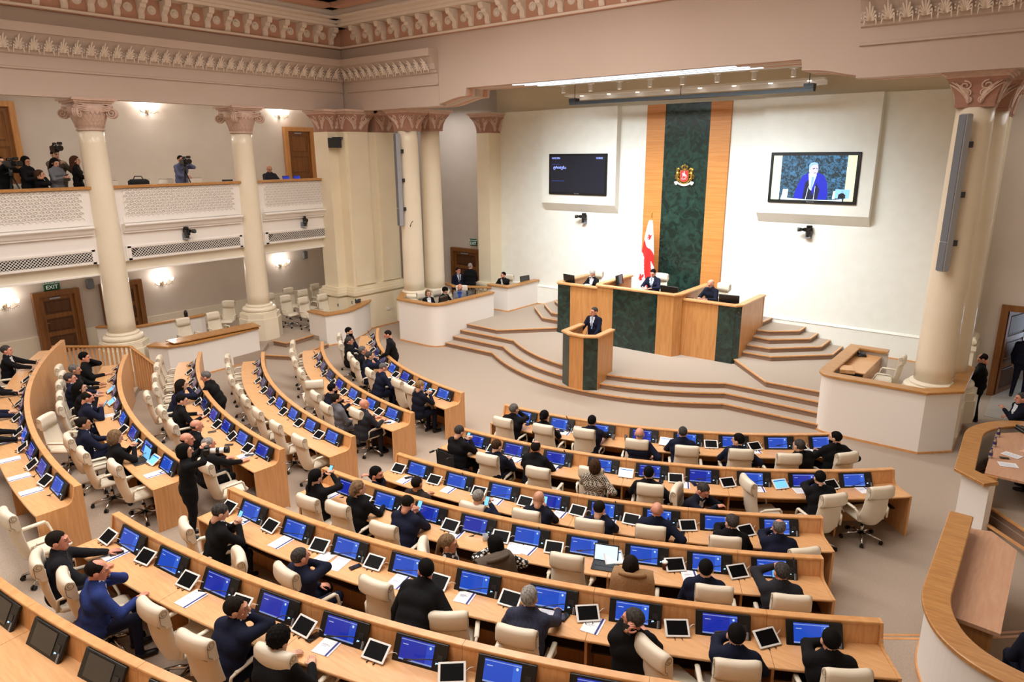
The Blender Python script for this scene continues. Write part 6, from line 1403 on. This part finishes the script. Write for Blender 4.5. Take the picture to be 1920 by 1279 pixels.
chair(-4.10, 9.93, 0.00, 11, 'cream chair turned sideways beside the man leaning back, second right row')
chair(-3.37, 11.13, 0.00, 46, 'empty cream chair turned sideways in the second right row')
chair(-2.55, 11.39, 0.00, 141, 'empty cream chair pulled out behind the man in the black hooded top')
chair(-2.00, 12.15, 0.00, 139, 'empty cream chair pulled out at the right end of the second right row')
chair(-6.80, 7.68, 0.00, 103, 'cream leather chair at the third desk of the right block, first from the centre aisle')
chair(-6.01, 8.02, 0.00, 107, 'cream leather chair at the third desk of the right block, second from the centre aisle')
chair(-5.10, 8.38, 0.00, 111, 'cream leather chair at the third desk of the right block, third from the centre aisle')
chair(-4.30, 8.77, 0.00, 114, 'cream leather chair at the third desk of the right block, fourth from the centre aisle')
chair(-3.33, 9.15, 0.00, 118, 'cream leather chair at the third desk of the right block, fifth from the centre aisle')
chair(-2.43, 9.47, 0.00, 138, 'cream leather chair at the third desk of the right block, sixth from the centre aisle')
chair(-8.56, 5.90, 0.28, 95, 'cream leather chair at the fourth desk of the right block, first from the centre aisle')
chair(-8.03, 6.05, 0.28, 97, 'cream leather chair at the fourth desk of the right block, second from the centre aisle')
chair(-7.04, 6.07, 0.28, 101, 'cream leather chair at the fourth desk of the right block, third from the centre aisle')
chair(-5.92, 5.96, 0.28, 44, 'cream chair turned right under the woman with the blonde ponytail')
chair(-5.47, 6.15, 0.28, 163, 'chair with a taupe jacket in the fourth right row')
chair(-4.59, 7.01, 0.28, 111, 'empty cream chair in the middle of the fourth right row')
chair(-3.71, 7.15, 0.28, 114, 'chair draped with a camel coat in the fourth right row')
chair(-2.83, 7.53, 0.28, 117, 'cream leather chair at the fourth desk of the right block, eighth from the centre aisle')
chair(-2.05, 7.91, 0.28, 120, 'cream leather chair at the fourth desk of the right block, ninth from the centre aisle')
chair(-8.65, 4.12, 0.56, 74, 'cream leather chair at the fifth desk of the right block, first from the centre aisle')
chair(-7.60, 3.53, 0.56, 248, 'empty cream chair turned towards the camera in the fifth right row')
chair(-6.71, 4.34, 0.56, 86, 'cream leather chair at the fifth desk of the right block, third from the centre aisle')
chair(-5.74, 4.84, 0.56, 99, 'empty cream chair left of the bending man, fifth right row')
chair(-4.82, 4.87, 0.56, 128, 'cream chair behind the bending man, fifth right row')
chair(-3.98, 5.18, 0.56, 110, 'cream leather chair at the fifth desk of the right block, sixth from the centre aisle')
chair(-2.51, 5.83, 0.56, 70, 'cream leather chair at the fifth desk of the right block, seventh from the centre aisle')
chair(-2.04, 6.10, 0.56, 122, 'cream leather chair at the fifth desk of the right block, eighth from the centre aisle')
chair(-1.18, 6.62, 0.56, 126, 'cream leather chair at the fifth desk of the right block, ninth from the centre aisle')
chair(-8.76, 2.43, 0.84, 73, 'cream leather chair at the sixth desk of the right block, first from the centre aisle')
chair(-8.13, 2.50, 0.84, 80, 'cream leather chair at the sixth desk of the right block, second from the centre aisle')
chair(-6.92, 2.86, 0.84, 94, 'empty cream chair right of the man in the blue blazer')
chair(-6.12, 2.88, 0.84, 102, 'cream leather chair at the sixth desk of the right block, fourth from the centre aisle')
chair(-5.34, 3.25, 0.84, 104, 'cream leather chair at the sixth desk of the right block, fifth from the centre aisle')
chair(-11.72, 11.09, 0.00, 81, 'cream leather chair at the front desk of the left block, first from the centre aisle')
chair(-12.31, 11.23, 0.00, 77, 'cream leather chair at the front desk of the left block, second from the centre aisle')
chair(-13.47, 11.36, 0.00, 71, 'cream leather chair at the front desk of the left block, third from the centre aisle')
chair(-14.45, 11.69, 0.00, 66, 'cream leather chair at the front desk of the left block, fourth from the centre aisle')
chair(-14.99, 11.97, 0.00, 62, 'cream leather chair at the front desk of the left block, fifth from the centre aisle')
chair(-16.17, 12.57, 0.00, 55, 'cream leather chair at the front desk of the left block, sixth from the centre aisle')
chair(-16.95, 13.12, 0.00, 50, 'cream leather chair at the front desk of the left block, seventh from the centre aisle')
chair(-11.52, 9.28, 0.00, 83, 'cream leather chair at the second desk of the left block, first from the centre aisle')
chair(-12.30, 9.08, 0.00, 79, 'cream leather chair at the second desk of the left block, second from the centre aisle')
chair(-13.12, 9.41, 0.00, 75, 'cream leather chair at the second desk of the left block, third from the centre aisle')
chair(-14.21, 9.81, 0.00, 142, 'cream chair turned away from the desk in the second left row')
chair(-14.85, 10.25, 0.00, 67, 'cream leather chair at the second desk of the left block, fifth from the centre aisle')
chair(-15.85, 10.75, 0.00, 61, 'cream leather chair at the second desk of the left block, sixth from the centre aisle')
chair(-16.60, 11.18, 0.00, 57, 'cream leather chair at the second desk of the left block, seventh from the centre aisle')
chair(-17.36, 11.73, 0.00, 53, 'cream leather chair at the second desk of the left block, eighth from the centre aisle')
chair(-11.24, 7.62, 0.00, 85, 'cream leather chair at the third desk of the left block, first from the centre aisle')
chair(-12.23, 7.76, 0.00, 81, 'cream leather chair at the third desk of the left block, second from the centre aisle')
chair(-13.20, 7.95, 0.00, 77, 'cream leather chair at the third desk of the left block, third from the centre aisle')
chair(-14.14, 8.23, 0.00, 73, 'cream leather chair at the third desk of the left block, fourth from the centre aisle')
chair(-14.90, 8.53, 0.00, 69, 'cream leather chair at the third desk of the left block, fifth from the centre aisle')
chair(-15.75, 8.83, 0.00, 66, 'cream leather chair at the third desk of the left block, sixth from the centre aisle')
chair(-16.72, 9.31, 0.00, 61, 'cream leather chair at the third desk of the left block, seventh from the centre aisle')
chair(-17.55, 9.75, 0.00, 57, 'cream leather chair at the third desk of the left block, eighth from the centre aisle')
chair(-10.99, 5.59, 0.28, 86, 'cream leather chair at the fourth desk of the left block, first from the centre aisle')
chair(-13.20, 6.12, 0.28, 78, 'cream leather chair at the fourth desk of the left block, second from the centre aisle')
chair(-14.18, 6.38, 0.28, 75, 'cream leather chair at the fourth desk of the left block, third from the centre aisle')
chair(-15.34, 6.61, 0.28, 70, 'cream leather chair at the fourth desk of the left block, fourth from the centre aisle')
chair(-15.75, 6.99, 0.28, 68, 'cream leather chair at the fourth desk of the left block, fifth from the centre aisle')
chair(-16.51, 7.33, 0.28, 65, 'cream leather chair at the fourth desk of the left block, sixth from the centre aisle')
chair(-17.34, 7.76, 0.28, 62, 'cream leather chair at the fourth desk of the left block, seventh from the centre aisle')
chair(-17.98, 8.11, 0.28, 59, 'cream leather chair at the fourth desk of the left block, eighth from the centre aisle')
chair(-11.52, 4.37, 0.56, 85, 'cream leather chair at the fifth desk of the left block, first from the centre aisle')
chair(-12.46, 4.25, 0.56, 82, 'cream leather chair at the fifth desk of the left block, second from the centre aisle')
chair(-13.30, 4.34, 0.56, 79, 'cream leather chair at the fifth desk of the left block, third from the centre aisle')
chair(-14.58, 4.34, 0.56, 39, 'empty cream chair turned out into the aisle behind the fifth left row')
chair(-15.24, 4.88, 0.56, 72, 'cream leather chair at the fifth desk of the left block, fifth from the centre aisle')
chair(-15.96, 5.13, 0.56, 70, 'cream leather chair at the fifth desk of the left block, sixth from the centre aisle')
chair(-16.77, 5.40, 0.56, 67, 'cream leather chair at the fifth desk of the left block, seventh from the centre aisle')
chair(-17.48, 5.70, 0.56, 65, 'cream leather chair at the fifth desk of the left block, eighth from the centre aisle')
chair(-18.11, 5.84, 0.56, 63, 'cream leather chair at the fifth desk of the left block, ninth from the centre aisle')
chair(-10.38, 2.59, 0.84, 89, 'cream leather chair at the sixth desk of the left block, first from the centre aisle')
chair(-15.81, 3.57, 0.84, 72, 'cream leather chair at the sixth desk of the left block, second from the centre aisle')
chair(-18.43, 4.52, 0.84, 64, 'cream leather chair at the sixth desk of the left block, third from the centre aisle')
booklet(-8.84, 2.93, 1.607, 0.06, 'navy-striped booklet on the sixth desk of the right block, first from the left')
booklet(-7.19, 3.07, 1.607, 0.15, 'navy-striped booklet on the sixth desk of the right block, second from the left')
booklet(-5.31, 3.56, 1.607, 0.26, 'navy-striped booklet on the sixth desk of the right block, third from the left')
booklet(-8.80, 4.61, 1.327, 0.07, 'navy-striped booklet on the fifth desk of the right block, first from the left')
booklet(-7.85, 4.65, 1.327, 0.13, 'navy-striped booklet on the fifth desk of the right block, second from the left')
booklet(-7.06, 4.77, 1.327, 0.17, 'left one of two printed sheets on the fifth right desk', True)
booklet(-6.80, 4.81, 1.327, 0.26, 'right one of two printed sheets on the fifth right desk', True)
booklet(-5.89, 5.03, 1.327, 0.25, 'navy-striped booklet on the fifth desk of the right block, fifth from the left')
booklet(-5.02, 5.34, 1.327, 0.30, 'navy-striped booklet on the fifth desk of the right block, sixth from the left')
booklet(-4.04, 5.66, 1.327, 0.47, 'white sheet under the checked-jacket man hands', True)
booklet(-3.52, 5.83, 1.327, 0.22, 'navy-striped booklet on the fifth desk of the right block, eighth from the left')
booklet(-8.89, 6.30, 1.047, 0.07, 'navy-striped booklet on the fourth desk of the right block, first from the left')
booklet(-7.89, 6.41, 1.047, 0.14, 'navy-striped booklet on the fourth desk of the right block, second from the left')
booklet(-6.43, 6.68, 1.047, 0.24, 'navy-striped booklet on the fourth desk of the right block, third from the left')
booklet(-5.49, 6.88, 1.047, 0.51, 'loose white sheet beside the floral blouse', True)
booklet(-5.32, 6.98, 1.047, 0.14, 'navy-striped booklet on the fourth desk of the right block, fifth from the left')
booklet(-3.25, 7.82, 1.047, 0.63, 'navy-striped booklet on the fourth desk of the right block, sixth from the left')
booklet(-8.75, 7.78, 0.767, 0.09, 'navy-striped booklet on the third desk of the right block, first from the left')
booklet(-7.87, 8.01, 0.767, 0.16, 'navy-striped booklet on the third desk of the right block, second from the left')
booklet(-6.93, 8.21, 0.767, 0.23, 'navy-striped booklet on the third desk of the right block, third from the left')
booklet(-5.83, 8.52, 0.767, 0.17, 'navy-striped booklet on the third desk of the right block, fourth from the left')
booklet(-5.05, 8.79, 0.767, 0.37, 'navy-striped booklet on the third desk of the right block, fifth from the left')
booklet(-7.87, 9.70, 0.767, 0.35, 'open white sheet in front of the brown haired reader', True)
booklet(-7.68, 9.74, 0.767, 0.06, 'navy-striped booklet on the second desk of the right block, second from the left')
booklet(-6.93, 9.91, 0.767, 0.26, 'navy-striped booklet on the second desk of the right block, third from the left')
booklet(-4.67, 10.72, 0.767, 0.46, 'navy-striped booklet on the second desk of the right block, fourth from the left')
booklet(-3.57, 11.39, 0.767, 0.57, 'navy-striped booklet on the second desk of the right block, fifth from the left')
booklet(-2.99, 11.78, 0.767, 0.71, 'white sheet in front of the man in the hooded top', True)
booklet(-2.12, 12.47, 0.767, 0.82, 'navy-striped booklet on the second desk of the right block, seventh from the left')
booklet(-7.70, 11.42, 0.767, 0.23, 'navy-striped booklet on the front desk of the right block, first from the left')
booklet(-4.20, 12.94, 0.767, 0.77, 'navy-striped booklet on the front desk of the right block, second from the left')
booklet(-3.35, 13.57, 0.767, 0.70, 'white sheet at the right end of the front right desk', True)
booklet(-14.22, 3.31, 1.607, -0.23, 'navy-striped booklet on the sixth desk of the left block, first from the left')
booklet(-13.26, 3.08, 1.607, -0.18, 'navy-striped booklet on the sixth desk of the left block, second from the left')
booklet(-12.38, 2.95, 1.607, -0.13, 'navy-striped booklet on the sixth desk of the left block, third from the left')
booklet(-11.67, 2.89, 1.607, -0.09, 'navy-striped booklet on the sixth desk of the left block, fourth from the left')
booklet(-14.94, 5.24, 1.327, -0.30, 'loose white sheets before the man reading his phone, fifth left desk', True)
booklet(-11.40, 4.57, 1.327, -0.08, 'navy-striped booklet on the fifth desk of the left block, second from the left')
booklet(-11.45, 6.26, 1.047, -0.10, 'navy-striped booklet on the fourth desk of the left block')
booklet(-13.41, 11.74, 0.767, -0.34, 'white sheets under the writing man hands, front left desk', True)
booklet(-12.88, 11.57, 0.767, -0.28, 'navy-striped booklet on the front desk of the left block, second from the left')
booklet(-11.12, 9.56, 0.767, -0.09, 'white sheet on the aisle end of the second left desk', True)
phone(-8.84, 2.95, 1.612, -0.29, 'black phone lying on the sixth desk of the right block, first from the left')
phone(-5.53, 3.53, 1.612, 0.07, 'brown cased phone on the sixth right desk')
phone(-6.56, 4.90, 1.332, -0.23, 'black phone lying on the fifth desk of the right block, first from the left')
phone(-3.85, 5.74, 1.332, 0.11, 'black phone lying on the fifth desk of the right block, second from the left')
phone(-6.41, 6.72, 1.052, -0.11, 'black phone lying on the fourth desk of the right block')
phone(-8.76, 7.88, 0.772, -0.43, 'black phone lying on the third desk of the right block, first from the left')
phone(-3.97, 9.16, 0.772, 0.28, 'black phone lying on the third desk of the right block, second from the left')
phone(-6.83, 9.97, 0.772, 0.09, 'black phone lying on the second desk of the right block, first from the left')
phone(-5.05, 10.59, 0.772, 0.34, 'black phone lying on the second desk of the right block, second from the left')
phone(-4.53, 10.85, 0.772, 0.83, 'black phone lying on the second desk of the right block, third from the left')
phone(-8.60, 11.29, 0.772, -0.13, 'black phone lying on the front desk of the right block, first from the left')
phone(-7.82, 11.42, 0.772, 1.26, 'black phone lying on the front desk of the right block, second from the left')
phone(-14.22, 3.34, 1.612, -0.40, 'black phone lying on the sixth desk of the left block')
phone(-13.05, 6.46, 1.052, -0.37, 'black phone lying on the fourth desk of the left block, first from the left')
phone(-12.16, 6.32, 1.052, -0.84, 'black phone lying on the fourth desk of the left block, second from the left')
phone(-11.40, 6.29, 1.052, -0.79, 'black phone lying on the fourth desk of the left block, third from the left')
phone(-14.89, 7.10, 1.052, -0.85, 'black phone lying on the fourth desk of the left block, fourth from the left')
phone(-11.12, 9.46, 0.772, -0.79, 'black phone lying on the second desk of the left block')
phone(-13.59, 11.84, 0.772, -0.01, 'black phone lying on the front desk of the left block')
# ================================================================== EXTRAS
def at_desk(k, a, r): x, y = polar(ROWS[k]+r, a); return x, y, LEV[k]+.767
# chairs on the stage, in the booths and in the galleries
for (x, y, z, f, lab) in ((-12.75, 20.45, 1.35, -88, 'cream chair of the white haired woman on the rostrum'), (-10.3, 20.5, 1.5, -92, 'cream chair of the chairman on the rostrum'), (-8.2, 20.4, 1.42, -105, 'cream chair of the bald presidium member'),
    (-3.0, 18.55, .55, 180, 'empty cream chair inside the right booth'), (-17.75, 17.25, .5, -15, 'cream chair of the woman clerk with the bob'), (-17.75, 18.05, .5, 0, 'cream chair of the dark haired clerk'), (-17.65, 18.95, .5, -55, 'cream chair of the man in the grey blazer'), (-17.5, 21.45, .6, -75, 'cream chair in the small stage booth'),
    (.5, 15.35, .3, 178, 'cream chair at the right edge table')):
    chair(x, y, z, f, lab)
GC = [(-21.6, 10.35, 0, 'left one of two armchairs behind the gallery enclosure wall'), (-21.65, 11.4, 0, 'right one of two armchairs behind the gallery enclosure wall'), (-23.1, 12.5, -50, 'armchair turned sideways against the gallery wall'),
      (-23.0, 14.4, 5, 'spare chair in the rear row by the second column, leftmost'), (-22.2, 14.55, 0, 'spare chair in the front row by the second column, leftmost'), (-23.4, 15.5, 0, 'spare chair in the rear row, second from the column'), (-21.35, 14.75, 5, 'spare chair nearest the curved booth counter, left'),
      (-22.6, 15.6, 0, 'spare chair in the middle row, second from the column'), (-21.3, 15.55, 0, 'spare chair nearest the curved booth counter, middle'), (-22.2, 16.3, 0, 'spare chair in the middle row near the pier'), (-23.3, 16.7, 5, 'spare chair in the rear row near the end wall'), (-21.5, 16.3, -5, 'spare chair nearest the curved booth counter, right')]
for x, y, f, lab in GC: chair(x, y, .3, f, lab, 'spare chairs in the lower gallery')
def stack_chair(x, y, z, f, lab):
    o = empty('gallery_chair', (x, y, z), R_(f-90)); tag(o, lab, 'chair', 'seats in the upper gallery'); b = MB(); b.rbox((0, -.22, .72), (.5, .06, .5), .025, None, 0, True); b.build('backrest', 'leather', o); b = MB(); b.rbox((0, .03, .45), (.5, .48, .08), .025, None, 0, True); b.build('seat', 'leather', o)
    for sx in (-1, 1):
        for sy in (-1, 1): b = MB(); b.tube([(sx*.2, .02+sy*.2, 0), (sx*.2, .02+sy*.2, .43)], .014, 6); b.build('leg', 'steel_dark', o)
for i, y in enumerate((6.9, 9.3, 10.3, 11.05, 12.0)): stack_chair(-23.0, y, 4.82, 0, 'cream seat %s from the left along the upper gallery rail' % ORD[i])
# gallery desks and gear
o = empty('gallery_desk', (-22.35, 14.9, 4.8)); tag(o, 'low desk behind the gallery rail beside the door', 'desk'); b = MB(); b.bx(-.25, .25, -1.3, 1.4, .72, .76); b.build('desk_board', 'wood_top', o); b = MB(); b.bx(-.22, .2, -1.28, -1.24, 0, .72); b.build('desk_side', 'oak_v', o); b = MB(); b.bx(-.22, .2, 1.34, 1.38, 0, .72); b.build('desk_side', 'oak_v', o)
def gal_laptop(loc, rz, lab, lit=None): laptop(loc, rz, lab, lit)
gal_laptop((-22.3, 15.05, 5.56), R_(100), 'open laptop with blue screen on the gallery desk, left one', 'screen_blue2'); gal_laptop((-22.3, 15.5, 5.56), R_(100), 'open laptop with blue screen on the gallery desk, right one', 'screen_blue2')
b = MB(); b.bx(-22.6, -22.1, 12.35, 12.95, 5.45, 5.5); b.bx(-22.58, -22.54, 12.4, 12.44, 4.8, 5.45); b.bx(-22.14, -22.1, 12.86, 12.9, 4.8, 5.45); tag(b.build('equipment_table', 'steel_dark'), 'small dark equipment table at the gallery rail beside the column', 'table'); laptop((-22.3, 12.65, 5.5), R_(60), 'black laptop with raised lid at the gallery rail by the column')
b = MB(); b.rbox((0, 0, .13), (.32, .55, .26), .06, None, 0, True); b.tube([(0, -.15, .24), (0, -.1, .34), (0, .1, .34), (0, .15, .24)], .015, 6); bg = b.build('camera_bag', 'black_cloth', None, (-22.25, 9.75, 5.58)); tag(bg, 'black camera bag standing on a box behind the gallery rail', 'bag')
b = MB(); b.rbox((-22.3, 9.75, 5.18), (.4, .6, .76), .02); tag(b.build('equipment_case', 'black'), 'dark equipment case behind the gallery rail under the camera bag', 'case')
def video_camera(loc, rz, lab, tripod=None):
    o = empty('video_camera', loc, rz); tag(o, lab, 'video camera', 'broadcast video cameras')
    b = MB(); b.rbox((0, 0, 0), (.13, .36, .19), .02); b.rbox((0, -.22, .01), (.12, .12, .15), .02); b.build('camera_body', 'black', o)
    b = MB(); b.tube([(0, .18, .02), (0, .26, .02), (0, .27, .02), (0, .44, .02), (0, .45, .02), (0, .52, .02)], [.05, .05, .058, .062, .075, .08], 14); b.build('lens', 'black_gloss', o)
    b = MB(); b.tube([(0, -.12, .09), (0, -.1, .16), (0, .14, .16), (0, .17, .09)], .016, 6); b.build('carry_handle', 'black', o)
    b = MB(); b.rbox((-.1, .14, .15), (.12, .09, .08), .012); b.tube([(-.04, .1, .15), (.04, .1, .14)], .01, 6); b.build('viewfinder', 'black', o)
    b = MB(); b.tube([(.07, .1, .1), (.08, .32, .12)], .018, 8); b.build('microphone', 'black_cloth', o)
    if tripod:
        b = MB(); b.tube([(0, 0, -.1), (0, 0, -.3)], .05, 8); b.build('fluid_head', 'steel_dark', o)
        for i in range(3): a = i*2*PI/3+.5; b = MB(); b.tube([(0, 0, -.28), (.4*math.cos(a), .4*math.sin(a), -tripod)], .02, 6); b.build('tripod_leg', 'black', o)
        b = MB(); b.tube([(0, -.1, -.2), (.05, -.5, -.32)], .012, 6); b.build('pan_bar', 'black', o)
    return o
video_camera((-22.72, 7.80, 6.72), R_(-90-4), 'large shoulder video camera held high beside the gallery column'); video_camera((-22.35, 11.28, 6.32), R_(-100), 'tripod video camera in the middle of the upper gallery', 1.5); video_camera((-22.3, 6.52, 6.32), R_(-80), 'tripod video camera at the left edge of the upper gallery', 1.5)
# photographer's camera with long white lens
o = empty('photo_camera', (-9.98, 4.82, 2.05), R_(-42)); tag(o, 'black photo camera with white telephoto lens held by the photographer', 'camera')
b = MB(); b.rbox((0, 0, 0), (.15, .09, .11), .015); b.rbox((0, 0, .07), (.07, .07, .04), .012); b.build('camera_body', 'black', o)
b = MB(); b.tube([(0, .05, 0), (0, .12, 0), (0, .125, 0), (0, .27, 0)], [.04, .04, .043, .046], 16); b.build('lens_barrel', 'white_plastic', o); b = MB(); b.tube([(0, .14, 0), (0, .19, 0)], .0475, 16); b.tube([(0, .26, 0), (0, .33, 0)], [.05, .055], 16); b.build('lens_ring', 'black', o)
# wheelchair under the man in the second right row
o = empty('wheelchair', (-8.72, 9.08, 0), R_(85-90)); tag(o, 'black wheelchair at the left end of the second right row', 'wheelchair')
b = MB(); b.rbox((0, -.25, .75), (.46, .04, .42), .015); b.build('back_sling', 'black_cloth', o); b = MB(); b.rbox((0, 0, .46), (.46, .44, .05), .015); b.build('seat_sling', 'black_cloth', o)
for s in (-1, 1):
    b = MB(); b.tube([(s*.29, -.1+.30*math.cos(a), .31+.30*math.sin(a)) for a in [2*PI*i/24 for i in range(25)]], .017, 6, caps=False)
    for i in range(8): a = PI*i/8; b.tube([(s*.29, -.1-.29*math.cos(a), .31-.29*math.sin(a)), (s*.29, -.1+.29*math.cos(a), .31+.29*math.sin(a))], .003, 4)
    b.build('wheel', 'black', o); b = MB(); b.tube([(s*.24, -.42, .93), (s*.24, -.27, .93), (s*.24, -.25, .5), (s*.24, .3, .44), (s*.24, .36, .1)], .014, 6); b.build('frame_tube', 'steel_dark', o); b = MB(); b.tube([(s*.24, -.44, .93), (s*.24, -.34, .93)], .02, 8); b.build('push_handle', 'black', o)
    b = MB(); b.tube([(s*.2, .3, .06), (s*.24, .3, .06)], .06, 12); b.build('caster', 'black', o)
# coats over two chair backs
def coat(x, y, z, face, m, lab, drop=.5):
    o = empty('draped_coat', (x, y, z), R_(face-90)); tag(o, lab, 'coat'); nu, nv = 18, 14; V = []; F = []
    for side in (0, 1):
        e = .022*side
        for j in range(nv+1):
            v = j/nv
            for i in range(nu+1):
                u = -1+2*i/nu; wdt = .26+.05*v; sg = .07*(1-abs(u)**2.5); fold = .012*math.sin(u*9+v*3)*v
                if v < .25: a = v/.25*PI; yy = -.36+(.09+e)*math.cos(a); zz = 1.13+(.08+e)*math.sin(a)-.05*abs(u)**3
                else: yy = -.455-e-.03*math.sin((v-.25)*3)+fold; zz = 1.13-.05*abs(u)**3-(v-.25)/.75*drop*(1-.08*math.cos(u*5))
                V.append((wdt*u*(1 if v > .2 else .93), yy+.07*u*u, zz))
    N = (nu+1)*(nv+1)
    for s in (0, 1):
        for j in range(nv):
            for i in range(nu): q = (s*N+j*(nu+1)+i, s*N+j*(nu+1)+i+1, s*N+(j+1)*(nu+1)+i+1, s*N+(j+1)*(nu+1)+i); F.append(q if s else q[::-1])
    for i in range(nu): F.append((nv*(nu+1)+i, nv*(nu+1)+i+1, N+nv*(nu+1)+i+1, N+nv*(nu+1)+i))
    b = MB(); b.add(V, F, 0, True); b.build('coat_body', m, o)
    b = MB(); b.tube([(-.16, -.40, 1.19), (-.08, -.45, 1.21), (0, -.46, 1.215), (.08, -.45, 1.21), (.16, -.40, 1.19)], .028, 8); b.build('coat_collar', m, o)
coat(-5.47, 6.15, .28, 55+(math.degrees(math.atan2(CY-6.15, CX+5.47))), 'cloth_taupe', 'taupe jacket draped over a chair back behind the floral blouse', .4)
coat(-3.71, 7.15, .28, math.degrees(math.atan2(CY-7.15, CX+3.71)), 'cloth_camel', 'camel coat draped over a chair back in the fourth right row', .5)
# laptop, cups, bottles on the benches
x, y, z = at_desk('D', -67.9, .40); laptop((x, y, z), R_(-67.9+90), 'open laptop with bright page before the long haired woman', 'tab_lit')
x, y, z = at_desk('E', -99.0, .36)
_a = [-95.6-3.29*1+1.2]; x, y = polar(ROWS['E']+.38, -97.2); laptop((x, y, LEV['E']+.767), R_(-97.2+90), 'open laptop with blue page on the fifth left desk', 'tab_blue')
b = MB(); b.lathe([(.036, 0), (.041, .005), (.041, .095), (.037, .095), (.036, .01)], 16, caps=False); b.tube([(.04, 0, .075), (.068, 0, .07), (.068, 0, .03), (.04, 0, .02)], .006, 6)
x, y, z = at_desk('D', -74.6, .32); mg = b.build('mug', 'ceramic', None, (x, y, z)); tag(mg, 'grey ceramic mug beside the floral blouse, fourth right desk', 'mug')
x, y, z = at_desk('D', -64.9, .26); o = empty('paper_cup', (x, y, z)); tag(o, 'brown paper coffee cup with white lid on the fourth right desk', 'cup'); b = MB(); b.lathe([(.028, 0), (.038, .10)], 16); b.build('cup_body', 'hair_auburn', o); b = MB(); b.lathe([(.041, .098), (.041, .11), (.035, .118)], 16); b.build('lid', 'white_plastic', o)
x, y, z = at_desk('C', -64.8, .3); bottle((x, y, z), 'small water bottle beside the bald pink-headed man')
x, y, z = at_desk('A', -71.3, .3); glass((x, y, z), 'drinking glass on the front right desk, left one'); x, y, z = at_desk('A', -69.9, .28); glass((x, y, z), 'drinking glass on the front right desk, right one', .13, .03)
x, y, z = at_desk('A', -77.0, .24); bottle((x, y, z), 'small water bottle on the front right desk')
# papers, phones and folders held or lying elsewhere
booklet(-12.6, 19.85, 2.16, .1, 'pink-white sheet held by the woman on the rostrum', True); booklet(-17.0, 18.2, 1.225, .4, 'white sheet in front of the dark haired clerk', True)
booklet(-.18, 15.4, .905, 1.2, 'white sheet lying beyond the phone on the right edge table', True); booklet(-.2, 14.85, .905, 1.9, 'open folder sheet at the near end of the right edge table', True); phone(-.28, 15.15, .91, 1.9, 'black phone between the papers on the right edge table')
# phones in hands
def held(x, y, z, face, lab, lit='tab_blue', tilt=55): phone(x, y, z, R_(face-90), lab, R_(tilt), lit)
HELD = [('RB', -8.75, 9.24, 'phone in the hands of the man in the wheelchair'), ('RC', -6.66, 7.43, 'phone held up by the grey haired man, third right row'), ('RC', -5.9, 8.02, 'phone held by the bald man, third right row'), ('RC', -4.96, 8.3, 'phone held by the man with brushed dark hair'), ('RD', -8.82, 5.96, 'phone raised by the black haired woman, fourth right row'), ('RD', -7.05, 6.29, 'pale blue phone held by the balding man, fourth right row'), ('RD', -2.11, 7.92, 'phone held at the right end of the fourth right row'), ('RE', -8.48, 4.16, 'blue lit phone held by the grey haired man, fifth right row'),
        ('LE', -15.78, 5.11, 'phone held by the woman with long black hair, fifth left row'), ('LE', -15.03, 4.97, 'phone held by the man in navy, fifth left row'), ('LE', -12.39, 4.42, 'blue lit phone held by the woman with the streaked bob'), ('LA', -11.37, 10.71, 'phone held by the blonde woman, front left row')]
for row, hx, hy_, lab in HELD:
    f = math.atan2(CY-hy_, CX-hx); up = row == 'RD' and hx < -8; zz = LEV[row[1]]+(1.24 if up else 1.03); held(hx+math.cos(f)*.30, hy_+math.sin(f)*.30, zz, math.degrees(f), lab)
held(-1.55, 19.72, 1.2, 188, 'phone held by the man in black by the right booth', None); held(-22.0, 7.72, 6.0, 20, 'phone held by the woman in the grey coat', 'tab_lit', 30)
_f = math.atan2(CY-5.64, CX+2.92)+R_(62+6); phone(-2.92+math.cos(_f+1.45)*.12, 5.64+math.sin(_f+1.45)*.12, LEV['E']+1.17, _f, 'black phone held at the ear of the man in glasses', R_(80))
